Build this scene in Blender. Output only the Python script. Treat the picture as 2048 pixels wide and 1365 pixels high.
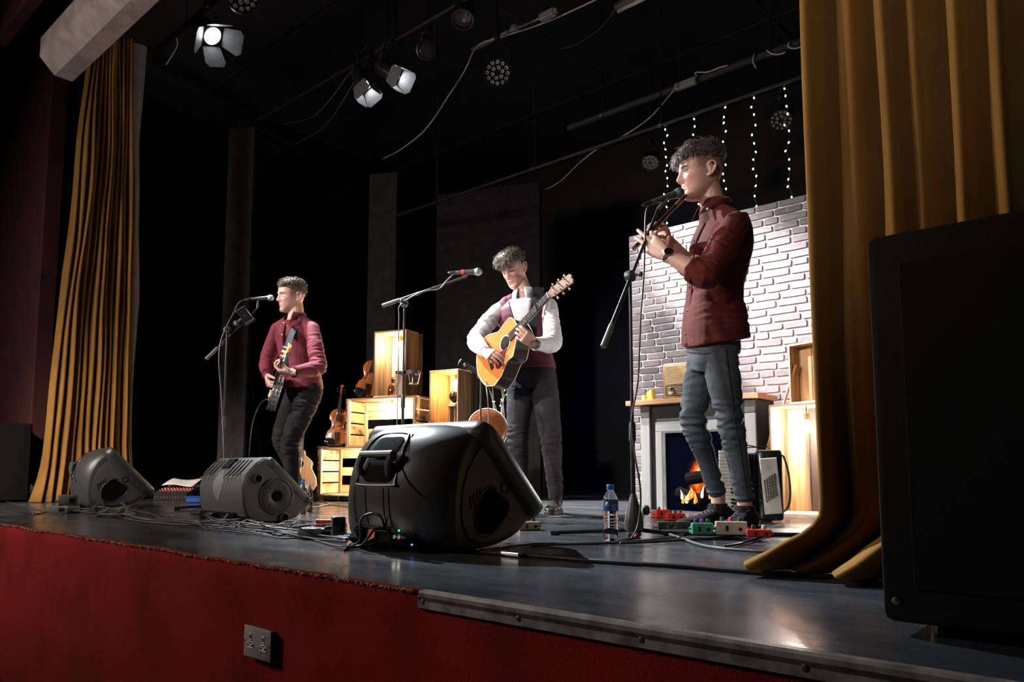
import bpy, bmesh, math, random
import numpy as np
from mathutils import Vector, Matrix, noise
from mathutils.bvhtree import BVHTree

for _o in list(bpy.data.objects):
    bpy.data.objects.remove(_o)
SC = bpy.context.scene
COL = SC.collection
V = Vector
R = math.radians
random.seed(7)

# ------------------------------------------------------------------ camera
FPX = 1500.0                       # focal length in pixels of the 2048 wide frame
PITCH = R(5.5)
HORIZON = 940.0
YAW = math.atan2(1700, 1500)
CAM = V((0.0, -1.24, 0.29))        # z = 0 is the stage floor, y = 0 its front edge
CY = HORIZON - FPX * math.tan(PITCH)
FH = V((-math.cos(YAW), math.sin(YAW), 0))
RT = V((math.sin(YAW), math.cos(YAW), 0))
ZZ = V((0, 0, 1))
FW = FH * math.cos(PITCH) + ZZ * math.sin(PITCH)
UP = -FH * math.sin(PITCH) + ZZ * math.cos(PITCH)
cd = bpy.data.cameras.new('camera')
cd.sensor_width = 36
cd.lens = FPX / 2048 * 36
cd.shift_y = (CY - 682.5) / 2048
cd.clip_start = 0.05
cam = bpy.data.objects.new('camera', cd)
COL.objects.link(cam)
cam.matrix_world = Matrix(((RT.x, UP.x, -FW.x, CAM.x), (RT.y, UP.y, -FW.y, CAM.y), (RT.z, UP.z, -FW.z, CAM.z), (0, 0, 0, 1)))
SC.camera = cam


def ray(x, y):
    return FW + RT * ((x - 1024) / FPX) + UP * ((CY - y) / FPX)


def F(x, y, z=0.0):                # photo point lying on the level z
    r = ray(x, y)
    return CAM + r * ((z - CAM.z) / r.z)


def P(x, y, d):                    # photo point at the distance d
    r = ray(x, y)
    return CAM + r * (d / r.dot(FH))


def PY(x, y, yy):                  # photo point on the upright plane y = yy
    r = ray(x, y)
    return CAM + r * ((yy - CAM.y) / r.y)


def PX(x, y, xx):
    r = ray(x, y)
    return CAM + r * ((xx - CAM.x) / r.x)


# ------------------------------------------------------------------ world, exposure, big lights
w = bpy.data.worlds.new('World')
SC.world = w
w.use_nodes = True
w.node_tree.nodes['Background'].inputs[0].default_value = (0.5, 0.55, 0.7, 1)
w.node_tree.nodes['Background'].inputs[1].default_value = 0.0008
SC.view_settings.view_transform = 'Standard'
SC.view_settings.look = 'None'
SC.view_settings.gamma = 1.0
SC.view_settings.use_curve_mapping = False
SC.view_settings.exposure = 0.0


def spot(name, loc, target, power, deg, blend, col, size=0.06):
    l = bpy.data.lights.new(name, 'SPOT')
    l.energy = power
    l.spot_size = R(deg)
    l.spot_blend = blend
    l.color = col
    l.shadow_soft_size = size
    o = bpy.data.objects.new(name, l)
    COL.objects.link(o)
    o.location = loc
    o.rotation_euler = (V(target) - V(loc)).to_track_quat('-Z', 'Y').to_euler()
    return o


WARM = (1.0, 0.86, 0.72)
COOL = (0.86, 0.92, 1.0)
# lamps in the hall, in front of the stage, plus unseen fills added for brightness
spot('hall_spot_guitar', (-5.2, -4.6, 3.3), (-3.4, 2.75, 1.15), 2300, 22, 0.6, (1.0, 0.92, 0.88), 0.10)
spot('hall_spot_banjo', (-7.2, -4.2, 3.3), (-5.2, 2.0, 1.1), 2300, 19, 0.6, (1.0, 0.88, 0.86), 0.10)
spot('hall_spot_whistle', (-5.6, -3.2, 3.2), (-1.78, 2.42, 0.95), 1150, 17, 0.5, (1.0, 0.88, 0.84), 0.10)
spot('hall_spot_curtain', (-3.5, -4.5, 3.8), (-7.4, 1.2, 0.1), 2600, 26, 1.0, (1.0, 0.85, 0.7), 0.2)
spot('right_curtain_fill', (-6.0, -3.4, 3.6), (-0.45, 1.0, 1.25), 560, 22, 1.0, (1.0, 0.85, 0.7), 0.2)  # added spot that brightens the right curtain, no known lamp
spot('hall_fill_right', (-0.6, -5.2, 3.3), (-1.45, 2.0, 1.45), 560, 25, 0.7, (1.0, 0.88, 0.80), 0.25)  # added fill from the hall front, lifts the whistle player's shaded side
spot('hall_fill_left', (-2.6, -5.6, 3.3), (-4.3, 2.4, 1.1), 1100, 25, 0.7, (1.0, 0.90, 0.84), 0.25)  # added fill that softens shadows on guitarist and banjo player
hl = bpy.data.lights.new('apron_fill_light', 'AREA')  # unseen area fill added to brighten the red apron and curtains
hl.energy = 165
hl.size = 1.0
hl.color = (1.0, 0.86, 0.75)
ho_ = bpy.data.objects.new('apron_fill_light', hl)
COL.objects.link(ho_)
ho_.location = (-6.6, -2.6, 2.6)
ho_.rotation_euler = (V((-4.6, 0.2, -0.3)) - V((-6.6, -2.6, 2.6))).to_track_quat('-Z', 'Y').to_euler()

# ------------------------------------------------------------------ node materials
MATS = {}


def nodes(name):
    m = bpy.data.materials.new(name)
    m.use_nodes = True
    nt = m.node_tree
    b = nt.nodes['Principled BSDF']
    return m, nt, b


def c4(c):
    return (c[0], c[1], c[2], 1.0)


def N(nt, t, **kw):
    n = nt.nodes.new(t)
    for k, v in kw.items():
        if k.startswith('_'):
            n.inputs[k[1:].replace('_', ' ')].default_value = v
        else:
            setattr(n, k, v)
    return n


def ramp(nt, src, stops):
    r = nt.nodes.new('ShaderNodeValToRGB')
    e = r.color_ramp.elements
    e[0].position, e[0].color = stops[0][0], c4(stops[0][1])
    e[1].position, e[1].color = stops[-1][0], c4(stops[-1][1])
    for p, c in stops[1:-1]:
        n = e.new(p)
        n.color = c4(c)
    nt.links.new(src, r.inputs[0])
    return r.outputs[0]


def coords(nt, scale=(1, 1, 1), rot=(0, 0, 0), kind='Object', rnd=False):
    tc = nt.nodes.new('ShaderNodeTexCoord')
    mp = nt.nodes.new('ShaderNodeMapping')
    mp.inputs['Scale'].default_value = scale
    mp.inputs['Rotation'].default_value = rot
    nt.links.new(tc.outputs[kind], mp.inputs[0])
    if rnd:
        oi = nt.nodes.new('ShaderNodeObjectInfo')
        mu = nt.nodes.new('ShaderNodeVectorMath')
        mu.operation = 'MULTIPLY'
        mu.inputs[1].default_value = (17.3, 9.1, 23.7)
        nt.links.new(oi.outputs['Random'], mu.inputs[0])
        nt.links.new(mu.outputs[0], mp.inputs['Location'])
    return mp.outputs[0]


def bump(nt, b, src, strength=0.3, dist=0.01):
    bp = nt.nodes.new('ShaderNodeBump')
    bp.inputs['Strength'].default_value = strength
    bp.inputs['Distance'].default_value = dist
    nt.links.new(src, bp.inputs['Height'])
    nt.links.new(bp.outputs[0], b.inputs['Normal'])


def plain(name, col, rough=0.5, metal=0.0, spec=None, noise_amt=0.15, nscale=30, bmp=0.0, sheen=0.0, coat=0.0):
    if name in MATS:
        return MATS[name]
    m, nt, b = nodes(name)
    b.inputs['Roughness'].default_value = rough
    b.inputs['Metallic'].default_value = metal
    if spec is not None:
        b.inputs['Specular IOR Level'].default_value = spec
    if sheen:
        b.inputs['Sheen Weight'].default_value = sheen
        b.inputs['Sheen Roughness'].default_value = 0.4
        b.inputs['Sheen Tint'].default_value = c4([min(1, 0.3 + x * 1.5) for x in col])
    if coat:
        b.inputs['Coat Weight'].default_value = coat
        b.inputs['Coat Roughness'].default_value = 0.08
    n = N(nt, 'ShaderNodeTexNoise', _Scale=nscale, _Detail=4.0)
    nt.links.new(coords(nt), n.inputs['Vector'])
    a = noise_amt
    o = ramp(nt, n.outputs[0], [(0.3, [x * (1 - a) for x in col]), (0.7, [min(1, x * (1 + a)) for x in col])])
    nt.links.new(o, b.inputs['Base Color'])
    if bmp:
        bump(nt, b, n.outputs[0], bmp, 0.004)
    MATS[name] = m
    return m


def glow(name, col, strength):
    if name in MATS:
        return MATS[name]
    m, nt, b = nodes(name)
    b.inputs['Base Color'].default_value = c4(col)
    b.inputs['Emission Color'].default_value = c4(col)
    b.inputs['Emission Strength'].default_value = strength
    MATS[name] = m
    return m


def wood(name, light, dark, burn=0.0, axis='z', scale=1.0, rough=0.6, coat=0.0, burncol=(0.03, 0.015, 0.006)):
    if name in MATS:
        return MATS[name]
    m, nt, b = nodes(name)
    b.inputs['Roughness'].default_value = rough
    if coat:
        b.inputs['Coat Weight'].default_value = coat
        b.inputs['Coat Roughness'].default_value = 0.1
    lo, hi = 2.2 * scale, 34 * scale
    s = {'x': (lo, hi, hi), 'y': (hi, lo, hi), 'z': (hi, hi, lo)}[axis]
    co = coords(nt, s, rnd=True)
    n = N(nt, 'ShaderNodeTexNoise', _Scale=1.0, _Detail=5.0, _Roughness=0.6, _Distortion=0.6)
    nt.links.new(co, n.inputs['Vector'])
    col = ramp(nt, n.outputs[0], [(0.32, dark), (0.52, [(x + y) / 2 for x, y in zip(light, dark)]), (0.68, light)])
    if burn:
        s2 = tuple(x * 0.22 for x in s)
        n2 = N(nt, 'ShaderNodeTexNoise', _Scale=1.0, _Detail=3.0, _Roughness=0.55)
        nt.links.new(coords(nt, s2, rnd=True), n2.inputs['Vector'])
        k = ramp(nt, n2.outputs[0], [(0.62 - burn * 0.22, (0, 0, 0)), (0.80 - burn * 0.22, (1, 1, 1))])
        mx = nt.nodes.new('ShaderNodeMix')
        mx.data_type = 'RGBA'
        nt.links.new(k, mx.inputs[0])
        nt.links.new(col, mx.inputs[6])
        mx.inputs[7].default_value = c4(burncol)
        col = mx.outputs[2]
    nt.links.new(col, b.inputs['Base Color'])
    bump(nt, b, n.outputs[0], 0.25, 0.002)
    MATS[name] = m
    return m


def fabric(name, col, rough=0.85, var=0.2, rib=0, sheen=0.3, weave=900, bmp=0.25, axis=0):
    if name in MATS:
        return MATS[name]
    m, nt, b = nodes(name)
    b.inputs['Roughness'].default_value = rough
    b.inputs['Sheen Weight'].default_value = sheen
    b.inputs['Sheen Roughness'].default_value = 0.35
    b.inputs['Sheen Tint'].default_value = c4([min(1, 0.15 + x * 1.6) for x in col])
    b.inputs['Specular IOR Level'].default_value = 0.2
    n = N(nt, 'ShaderNodeTexNoise', _Scale=9.0, _Detail=5.0)
    nt.links.new(coords(nt), n.inputs['Vector'])
    o = ramp(nt, n.outputs[0], [(0.3, [x * (1 - var) for x in col]), (0.7, [min(1, x * (1 + var)) for x in col])])
    nt.links.new(o, b.inputs['Base Color'])
    n2 = N(nt, 'ShaderNodeTexNoise', _Scale=float(weave), _Detail=2.0)
    nt.links.new(coords(nt), n2.inputs['Vector'])
    bump(nt, b, n2.outputs[0], bmp, 0.002)
    MATS[name] = m
    return m


# ------------------------------------------------------------------ mesh builder
XF = {}


def frame(d, up=None):
    d = d.normalized()
    up = up if up is not None else (V((0, 0, 1)) if abs(d.z) < 0.95 else V((1, 0, 0)))
    a = up.cross(d)
    if a.length < 1e-6:
        a = V((1, 0, 0)).cross(d)
    a.normalize()
    return a, d.cross(a).normalized()


class MB:
    def __init__(self):
        self.v, self.f, self.m = [], [], []
        self.mi = 0

    def add(self, vs, fs):
        k = len(self.v)
        self.v += [tuple(x) for x in vs]
        self.f += [tuple(i + k for i in q) for q in fs]
        self.m += [self.mi] * len(fs)
        return self

    def box(self, c, s, M=None, bev=0.0, seg=1):
        c = V(c)
        if bev > 0:
            bm = bmesh.new()
            bmesh.ops.create_cube(bm, size=1.0)
            for q in bm.verts:
                q.co = V((q.co.x * s[0], q.co.y * s[1], q.co.z * s[2]))
            bmesh.ops.bevel(bm, geom=bm.edges[:], offset=min(bev, min(s) * 0.49), segments=seg, affect='EDGES', profile=0.5)
            bm.verts.index_update()
            vs = [q.co.copy() for q in bm.verts]
            fs = [[q.index for q in fc.verts] for fc in bm.faces]
            bm.free()
        else:
            h = V(s) / 2
            vs = [V((x * h.x, y * h.y, z * h.z)) for x in (-1, 1) for y in (-1, 1) for z in (-1, 1)]
            fs = [(0, 1, 3, 2), (4, 6, 7, 5), (0, 4, 5, 1), (2, 3, 7, 6), (0, 2, 6, 4), (1, 5, 7, 3)]
        if M is not None:
            vs = [M @ q for q in vs]
        return self.add([q + c for q in vs], fs)

    def rings(self, rg, cap=True, closed=True, loop=False):
        n = len(rg[0])
        vs = [p for r in rg for p in r]
        fs = []
        m = len(rg)
        for i in range(m if loop else m - 1):
            a, b = i * n, ((i + 1) % m) * n
            for j in range(n if closed else n - 1):
                k = (j + 1) % n
                fs.append((a + j, a + k, b + k, b + j))
        if cap and not loop:
            fs.append(tuple(range(n - 1, -1, -1)))
            fs.append(tuple((m - 1) * n + j for j in range(n)))
        return self.add(vs, fs)

    def tube(self, pts, r, n=8, up=None, cap=True, flat=1.0, loop=False):
        pts = [V(p) for p in pts]
        rs = r if isinstance(r, (list, tuple)) else [r] * len(pts)
        rg = []
        a = None
        m = len(pts)
        for i, p in enumerate(pts):
            if loop:
                d = pts[(i + 1) % m] - pts[i - 1]
            else:
                d = pts[min(i + 1, m - 1)] - pts[max(i - 1, 0)]
            if d.length < 1e-9:
                d = V((0, 0, 1))
            d.normalize()
            if a is None:
                a, b = frame(d, up)
            else:
                a = (a - d * a.dot(d))
                if a.length < 1e-6:
                    a, b = frame(d, up)
                a.normalize()
                b = d.cross(a)
            rg.append([p + a * (rs[i] * math.cos(t)) + b * (rs[i] * flat * math.sin(t)) for t in [2 * math.pi * j / n for j in range(n)]])
        return self.rings(rg, cap, True, loop)

    def cyl(self, p0, p1, r0, r1=None, n=16):
        return self.tube([p0, p1], [r0, r0 if r1 is None else r1], n)

    def lathe(self, prof, o=(0, 0, 0), ax=(0, 0, 1), n=20, cap=True, up=None):
        o, ax = V(o), V(ax).normalized()
        a, b = frame(ax, up)
        return self.rings([[o + ax * z + (a * math.cos(2 * math.pi * j / n) + b * math.sin(2 * math.pi * j / n)) * max(r, 1e-5) for j in range(n)] for r, z in prof], cap)

    def ball(self, c, r, nu=14, nv=9, M=None):
        r = V(r) if isinstance(r, (tuple, list, Vector)) else V((r, r, r))
        rg = []
        for i in range(nv + 1):
            ph = -math.pi / 2 + math.pi * i / nv
            k = max(math.cos(ph), 0.002)
            ring = []
            for j in range(nu):
                t = 2 * math.pi * j / nu
                q = V((r.x * k * math.cos(t), r.y * k * math.sin(t), r.z * math.sin(ph)))
                ring.append((M @ q if M is not None else q) + V(c))
            rg.append(ring)
        return self.rings(rg)

    def extrude(self, poly, d, cap=True):            # closed outline of points, swept by the vector d
        poly = [V(p) for p in poly]
        return self.rings([poly, [p + V(d) for p in poly]], cap)

    def build(self, name, mat, parent=None, local=False, smooth=35, loc=None):
        me = bpy.data.meshes.new(name)
        vs = self.v
        if parent is not None and not local:
            Mi = XF[parent].inverted()
            vs = [tuple(Mi @ V(p)) for p in vs]
        elif loc is not None:
            vs = [tuple(V(p) - V(loc)) for p in vs]
        me.from_pydata(vs, [], self.f)
        for q in (mat if isinstance(mat, (list, tuple)) else [mat]):
            me.materials.append(q)
        if any(self.m):
            me.polygons.foreach_set('material_index', self.m)
        if smooth:
            me.shade_smooth()
            if smooth < 180:
                me.set_sharp_from_angle(angle=R(smooth))
        me.update()
        o = bpy.data.objects.new(name, me)
        COL.objects.link(o)
        if parent is not None:
            o.parent = parent
            XF[o] = XF[parent]
        elif loc is not None:
            o.location = loc
            XF[o] = Matrix.Translation(V(loc))
        else:
            XF[o] = Matrix()
        return o


def fix_normals(o):
    bm = bmesh.new()
    bm.from_mesh(o.data)
    bmesh.ops.recalc_face_normals(bm, faces=bm.faces[:])
    bm.to_mesh(o.data)
    bm.free()
    return o


def tag(o, label, cat, group=None, kind=None):
    o['label'] = label
    if cat:
        o['category'] = cat
    if group:
        o['group'] = group
    if kind:
        o['kind'] = kind
    return o


def thing(name, label, cat, loc=(0, 0, 0), rz=0.0, group=None, M=None):
    o = bpy.data.objects.new(name, None)
    o.empty_display_size = 0.05
    COL.objects.link(o)
    if M is None:
        M = Matrix.Translation(V(loc)) @ Matrix.Rotation(rz, 4, 'Z')
    o.matrix_world = M
    XF[o] = M
    return tag(o, label, cat, group)


def share(name, src, parent, M):            # another piece that shares the mesh of src; M in the parent's frame
    o = bpy.data.objects.new(name, src.data)
    COL.objects.link(o)
    o.parent = parent
    o.matrix_local = M
    XF[o] = XF[parent] @ M
    return o


def structure(o):
    o['kind'] = 'structure'
    return o


def bez(p, n=24):                            # smooth curve through the points (Catmull-Rom)
    p = [V(q) for q in p]
    if len(p) < 3:
        return [p[0].lerp(p[-1], i / (n - 1)) for i in range(n)]
    q = [p[0] * 2 - p[1]] + p + [p[-1] * 2 - p[-2]]
    out = []
    m = len(p) - 1
    per = max(2, n // m)
    for i in range(m):
        a, b, c, d = q[i:i + 4]
        for k in range(per):
            t = k / per
            out.append(0.5 * ((2 * b) + (c - a) * t + (2 * a - 5 * b + 4 * c - d) * t * t + (3 * b - a - 3 * c + d) * t ** 3))
    out.append(p[-1])
    return out


def interp(x, xs, ys):
    return float(np.interp(x, xs, ys))


# common finishes
BLACK_PLASTIC = plain('black moulded plastic', (0.048, 0.051, 0.054), 0.36, noise_amt=0.12, nscale=400, bmp=0.05)
GREY_PLASTIC = plain('charcoal textured plastic', (0.078, 0.080, 0.083), 0.5, noise_amt=0.15, nscale=500, bmp=0.1)
DARK = plain('matt black', (0.005, 0.005, 0.006), 0.9, spec=0.08)
RUBBER = plain('black cable rubber', (0.018, 0.018, 0.02), 0.42)
BLACK_METAL = plain('black painted steel', (0.02, 0.02, 0.022), 0.32, 0.3)
STEEL = plain('brushed steel', (0.45, 0.45, 0.46), 0.3, 1.0)
CHROME = plain('bright chrome', (0.75, 0.75, 0.76), 0.12, 1.0, noise_amt=0.03)
GOLD = plain('gold plated metal', (0.8, 0.52, 0.25), 0.25, 1.0)
WHITE_PLASTIC = plain('white plastic', (0.7, 0.69, 0.66), 0.45)
SOOT = plain('dark grey paint', (0.014, 0.014, 0.016), 0.7)

# ================================================================== the setting
def floor_mat():
    m, nt, b = nodes('worn black stage paint')
    n = N(nt, 'ShaderNodeTexNoise', _Scale=1.0, _Detail=8.0, _Roughness=0.65)
    nt.links.new(coords(nt, (1.2, 5.0, 1.0)), n.inputs['Vector'])
    base = ramp(nt, n.outputs[0], [(0.30, (0.026, 0.029, 0.034)), (0.52, (0.052, 0.057, 0.066)), (0.75, (0.12, 0.125, 0.137))])
    n2 = N(nt, 'ShaderNodeTexNoise', _Scale=1.0, _Detail=6.0, _Roughness=0.7)
    nt.links.new(coords(nt, (9.0, 34.0, 1.0), (0, 0, 0.12)), n2.inputs['Vector'])
    k = ramp(nt, n2.outputs[0], [(0.66, (0, 0, 0)), (0.76, (1, 1, 1))])
    mx = nt.nodes.new('ShaderNodeMix')
    mx.data_type = 'RGBA'
    nt.links.new(k, mx.inputs[0])
    nt.links.new(base, mx.inputs[6])
    mx.inputs[7].default_value = (0.19, 0.19, 0.2, 1)
    nt.links.new(mx.outputs[2], b.inputs['Base Color'])
    n3 = N(nt, 'ShaderNodeTexNoise', _Scale=2.2, _Detail=6.0, _Roughness=0.7)
    nt.links.new(coords(nt, (1, 2.5, 1)), n3.inputs['Vector'])
    rr = nt.nodes.new('ShaderNodeMapRange')
    rr.inputs[1].default_value = 0.3
    rr.inputs[2].default_value = 0.7
    rr.inputs[3].default_value = 0.13
    rr.inputs[4].default_value = 0.33
    nt.links.new(n3.outputs[0], rr.inputs[0])
    nt.links.new(rr.outputs[0], b.inputs['Roughness'])
    bump(nt, b, n2.outputs[0], 0.12, 0.003)
    return m


def carpet_mat():
    m, nt, b = nodes('red cord carpet')
    b.inputs['Roughness'].default_value = 0.95
    b.inputs['Sheen Weight'].default_value = 0.08
    b.inputs['Sheen Tint'].default_value = (0.9, 0.1, 0.08, 1)
    b.inputs['Specular IOR Level'].default_value = 0.1
    n = N(nt, 'ShaderNodeTexNoise', _Scale=420.0, _Detail=3.0)
    nt.links.new(coords(nt), n.inputs['Vector'])
    n2 = N(nt, 'ShaderNodeTexNoise', _Scale=3.0, _Detail=4.0)
    nt.links.new(coords(nt), n2.inputs['Vector'])
    ad = nt.nodes.new('ShaderNodeMath')
    ad.operation = 'ADD'
    nt.links.new(n.outputs[0], ad.inputs[0])
    nt.links.new(n2.outputs[0], ad.inputs[1])
    col = ramp(nt, ad.outputs[0], [(0.6, (0.10, 0.0045, 0.0055)), (0.9, (0.20, 0.010, 0.011)), (1.0, (0.29, 0.017, 0.017))])
    nt.links.new(col, b.inputs['Base Color'])
    bump(nt, b, n.outputs[0], 0.6, 0.006)
    return m


FLOOR_M = floor_mat()
CARPET = carpet_mat()
BLACKCLOTH = fabric('black stage cloth', (0.02, 0.02, 0.023), 0.9, 0.25, sheen=0.1)
REDWALL = plain('dark red wall paint', (0.04, 0.005, 0.0045), 0.85, noise_amt=0.3, nscale=6)
BLACKPAINT = plain('black wall paint', (0.006, 0.006, 0.0075), 0.75, noise_amt=0.3, nscale=5)

structure(MB().box((-5.75, 3.6, -0.02), (13.5, 7.2, 0.04)).build('floor', FLOOR_M, smooth=0))['label'] = 'worn black painted stage floor'
# apron face: carpet with a ragged upper lip
mb = MB()
xs = np.linspace(-12.5, 1.0, 260)
top = [0.004 + 0.008 * noise.noise(V((x * 3, 0, 0))) - 0.006 * (noise.noise(V((x * 19, 4, 0))) > 0.35) for x in xs]
rows = []
for z0 in (0, 1, 2, 3):
    row = []
    for x, t in zip(xs, top):
        lip = x < -1.38
        z = [t if lip else -0.02, -0.02 + (t * 0.3 if lip else -0.01), -0.055, -1.15][z0]
        row.append((x, [-0.004, -0.017 if lip else -0.006, -0.012, -0.012][z0] - 0.002 * noise.noise(V((x * 9, z0, 2))), z))
    rows.append(row)
rows.insert(0, [(x, 0.012, p[2] - 0.002) for x, p in zip(xs, rows[0])])
mb.rings(rows, cap=False, closed=False)
cf = fix_normals(mb.build('wall_front', CARPET, smooth=60))
structure(cf)['label'] = 'red carpeted face of the stage apron'
md = cf.modifiers.new('thick', 'SOLIDIFY')
md.thickness = 0.008
md.offset = -1
# frayed jute backing along the carpet's upper edge
mb = MB()
rnd = random.Random(3)
for i in range(3200):
    x = rnd.uniform(-9.5, -1.4)
    z = 0.001 + 0.007 * noise.noise(V((x * 3, 0, 0)))
    l = rnd.uniform(0.004, 0.011)
    p = V((x, rnd.uniform(-0.019, -0.012), z))
    mb.tube([p, p + V((rnd.uniform(-l, l), rnd.uniform(-0.004, 0.003), rnd.uniform(-0.008, 0.003)))], [0.0022, 0.001], 3, cap=False)
fr = mb.build('frayed_backing', plain('jute fray', (0.50, 0.34, 0.22), 0.9), cf, smooth=0)
fr['kind'] = 'stuff'
mb = MB()
mb.box((-0.19, -0.004, -0.011), (2.38, 0.03, 0.028), bev=0.005)
mb.box((-0.19, -0.016, -0.024), (2.38, 0.006, 0.03), bev=0.002)
tr = structure(mb.build('trim_1', plain('scuffed grey edging', (0.24, 0.225, 0.215), 0.5, noise_amt=0.5, nscale=25)))
tr['label'] = 'grey metal edging strip along the stage lip'
for i in range(8):
    MB().lathe([(0.006, 0), (0.006, 0.0015), (0.003, 0.0025)], (-1.36 + i * 0.3, -0.0185, -0.022), (0, -1, 0), 10).build('screw', STEEL, tr)

structure(MB().box((-6.0, -3.0, -1.2), (16, 6, 0.1)).build('floor_hall', plain('dark hall carpet', (0.03, 0.012, 0.012), 0.9), smooth=0))
structure(MB().box((-5.8, 7.0, 2.0), (13.4, 0.1, 6.4)).build('wall_back', BLACKPAINT, smooth=0))
structure(MB().box((-12.4, 3.5, 2.0), (0.1, 7.0, 6.4)).build('wall_left', BLACKPAINT, smooth=0))
structure(MB().box((1.05, 4.2, 2.0), (0.1, 6.0, 6.4)).build('wall_right', BLACKPAINT, smooth=0))
pr_ = structure(MB().box((-10.4, 1.18, 1.9), (4.3, 0.16, 6.4), bev=0.01).build('wall_proscenium', REDWALL, smooth=0))
pr_['label'] = 'dark red wall beside the stage opening'
# ceiling boards over the stage
ce = structure(MB().box((-5.8, 4.1, 4.68), (13.4, 6.2, 0.06)).build('ceiling', BLACKPAINT, smooth=0))
ce['label'] = 'black boarded ceiling over the stage'
for i in range(4):
    for j in range(7):
        MB().box((-10.9 + j * 1.83, 1.9 + i * 1.46, 4.64), (1.81, 1.44, 0.02), bev=0.004).build('ceiling_board', BLACKPAINT, ce, smooth=0)
STRIP = plain('dark wooden batten', (0.022, 0.018, 0.015), 0.6, noise_amt=0.4)
for i in range(4):
    MB().box((-5.6, 2.63 + i * 1.46, 4.622), (12.8, 0.03, 0.012), bev=0.002).build('batten', STRIP, ce)
for j in range(6):
    MB().box((-9.985 + j * 1.83, 4.1, 4.624), (0.03, 5.8, 0.012), bev=0.002).build('batten', STRIP, ce)

# proscenium head: painted box beam over the left curtain with a red moulding in front
b1 = MB()
b1.extrude([(-7.05, 0.66, 3.97), (-7.05, 0.66, 3.80), (-7.05, 0.78, 3.68), (-7.05, 0.92, 3.68), (-7.05, 0.92, 3.97)], (8.4, 0, 0))
o = structure(fix_normals(b1.build('trim_3', plain('grubby cream paint', (0.30, 0.25, 0.25), 0.7, noise_amt=0.25, nscale=8))))
o['label'] = 'cream painted beam across the stage opening'
b1 = MB()
b1.box((-3.2, 0.58, 4.30), (9.6, 0.12, 0.14), bev=0.02)
b1.box((-3.2, 0.62, 4.5), (9.6, 0.10, 0.35), bev=0.02)
structure(b1.build('trim_2', REDWALL))['label'] = 'dark red moulding above the stage opening'

# black masking flats upstage
def flat(name, label, x0, x1, y, z1, rz=0.0, col=BLACKCLOTH, braces=True):
    c = V(((x0 + x1) / 2, y, 0))
    t = thing(name, label, 'stage flat', c, rz, 'black masking flats')
    w_ = x1 - x0
    m = MB()
    m.box((0, 0, z1 / 2), (w_, 0.03, z1), bev=0.003)
    m.build('panel', col, t, local=True)
    for s in (-1, 1):
        MB().box((s * (w_ / 2 - 0.02), 0.035, z1 / 2), (0.045, 0.04, z1), bev=0.003).build('stile', SOOT, t, local=True)
    for z in (0.03, z1 - 0.04, z1 * 0.5):
        MB().box((0, 0.035, z), (w_ - 0.09, 0.04, 0.05), bev=0.003).build('rail', SOOT, t, local=True)
    if braces:
        MB().tube([(0, 0.05, z1 * 0.55), (0, 0.75, 0.02)], 0.014).build('brace', SOOT, t, local=True)
        MB().box((0, 0.75, 0.03), (0.22, 0.22, 0.06), bev=0.01).build('stage_weight', BLACK_METAL, t, local=True)
    return t


GREYFLAT = fabric('black cloth in lit tone', (0.062, 0.060, 0.059), 0.9, 0.25, sheen=0.2)  # black flat's cloth lightened in colour, standing in for light on it
p0, p1 = P(432, 900, 8.6), P(462, 900, 8.6)
flat('masking_flat', 'narrow charcoal flat, toned as lit, standing left of the banjo player', -0.32, 0.02, 0, 4.35, 0, GREYFLAT).matrix_world = Matrix.Translation(V((p1.x, p1.y, 0))) @ Matrix.Rotation(R(28), 4, 'Z')
p1 = P(758, 900, 9.0)
flat('masking_flat', 'narrow black flat, toned as lit, behind the tallest lit crate', -0.36, 0.0, 0, 3.95, 0, fabric('black cloth in dim lit tone', (0.036, 0.036, 0.040), 0.9, 0.25)).matrix_world = Matrix.Translation(V((p1.x, p1.y, 0))) @ Matrix.Rotation(R(30), 4, 'Z')  # lighter cloth colour stands in for the lit strip of a black flat
p1 = P(973, 900, 8.6)
flat('masking_flat', 'wide black flat behind the guitarist', -1.3, 0.0, 0, 3.6, 0).matrix_world = Matrix.Translation(V((p1.x, p1.y, 0))) @ Matrix.Rotation(R(22), 4, 'Z')

# ------------------------------------------------------------------ gold velvet curtains
def velvet():
    m, nt, b = nodes('gold velvet')
    b.inputs['Roughness'].default_value = 0.8
    b.inputs['Sheen Weight'].default_value = 0.55
    b.inputs['Sheen Roughness'].default_value = 0.3
    b.inputs['Sheen Tint'].default_value = (1.0, 0.58, 0.18, 1)
    b.inputs['Specular IOR Level'].default_value = 0.1
    n = N(nt, 'ShaderNodeTexNoise', _Scale=5.0, _Detail=7.0)
    nt.links.new(coords(nt, (1, 1, 0.4)), n.inputs['Vector'])
    nt.links.new(ramp(nt, n.outputs[0], [(0.3, (0.20, 0.098, 0.025)), (0.7, (0.31, 0.165, 0.046))]), b.inputs['Base Color'])
    n2 = N(nt, 'ShaderNodeTexNoise', _Scale=700.0)
    nt.links.new(coords(nt), n2.inputs['Vector'])
    bump(nt, b, n2.outputs[0], 0.2, 0.002)
    return m


VELVET = velvet()
LINING = fabric('off white curtain lining', (0.42, 0.36, 0.33), 0.9, 0.15)
rc = random.Random(11)


def pleats(n_, seed):
    rr_ = random.Random(seed)
    w_ = [rr_.uniform(0.6, 1.5) for _ in range(n_)]
    e_ = np.cumsum([0] + w_)
    e_ = e_ / e_[-1]
    a_ = [rr_.uniform(0.65, 1.25) for _ in range(n_)]
    return e_, a_


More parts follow.
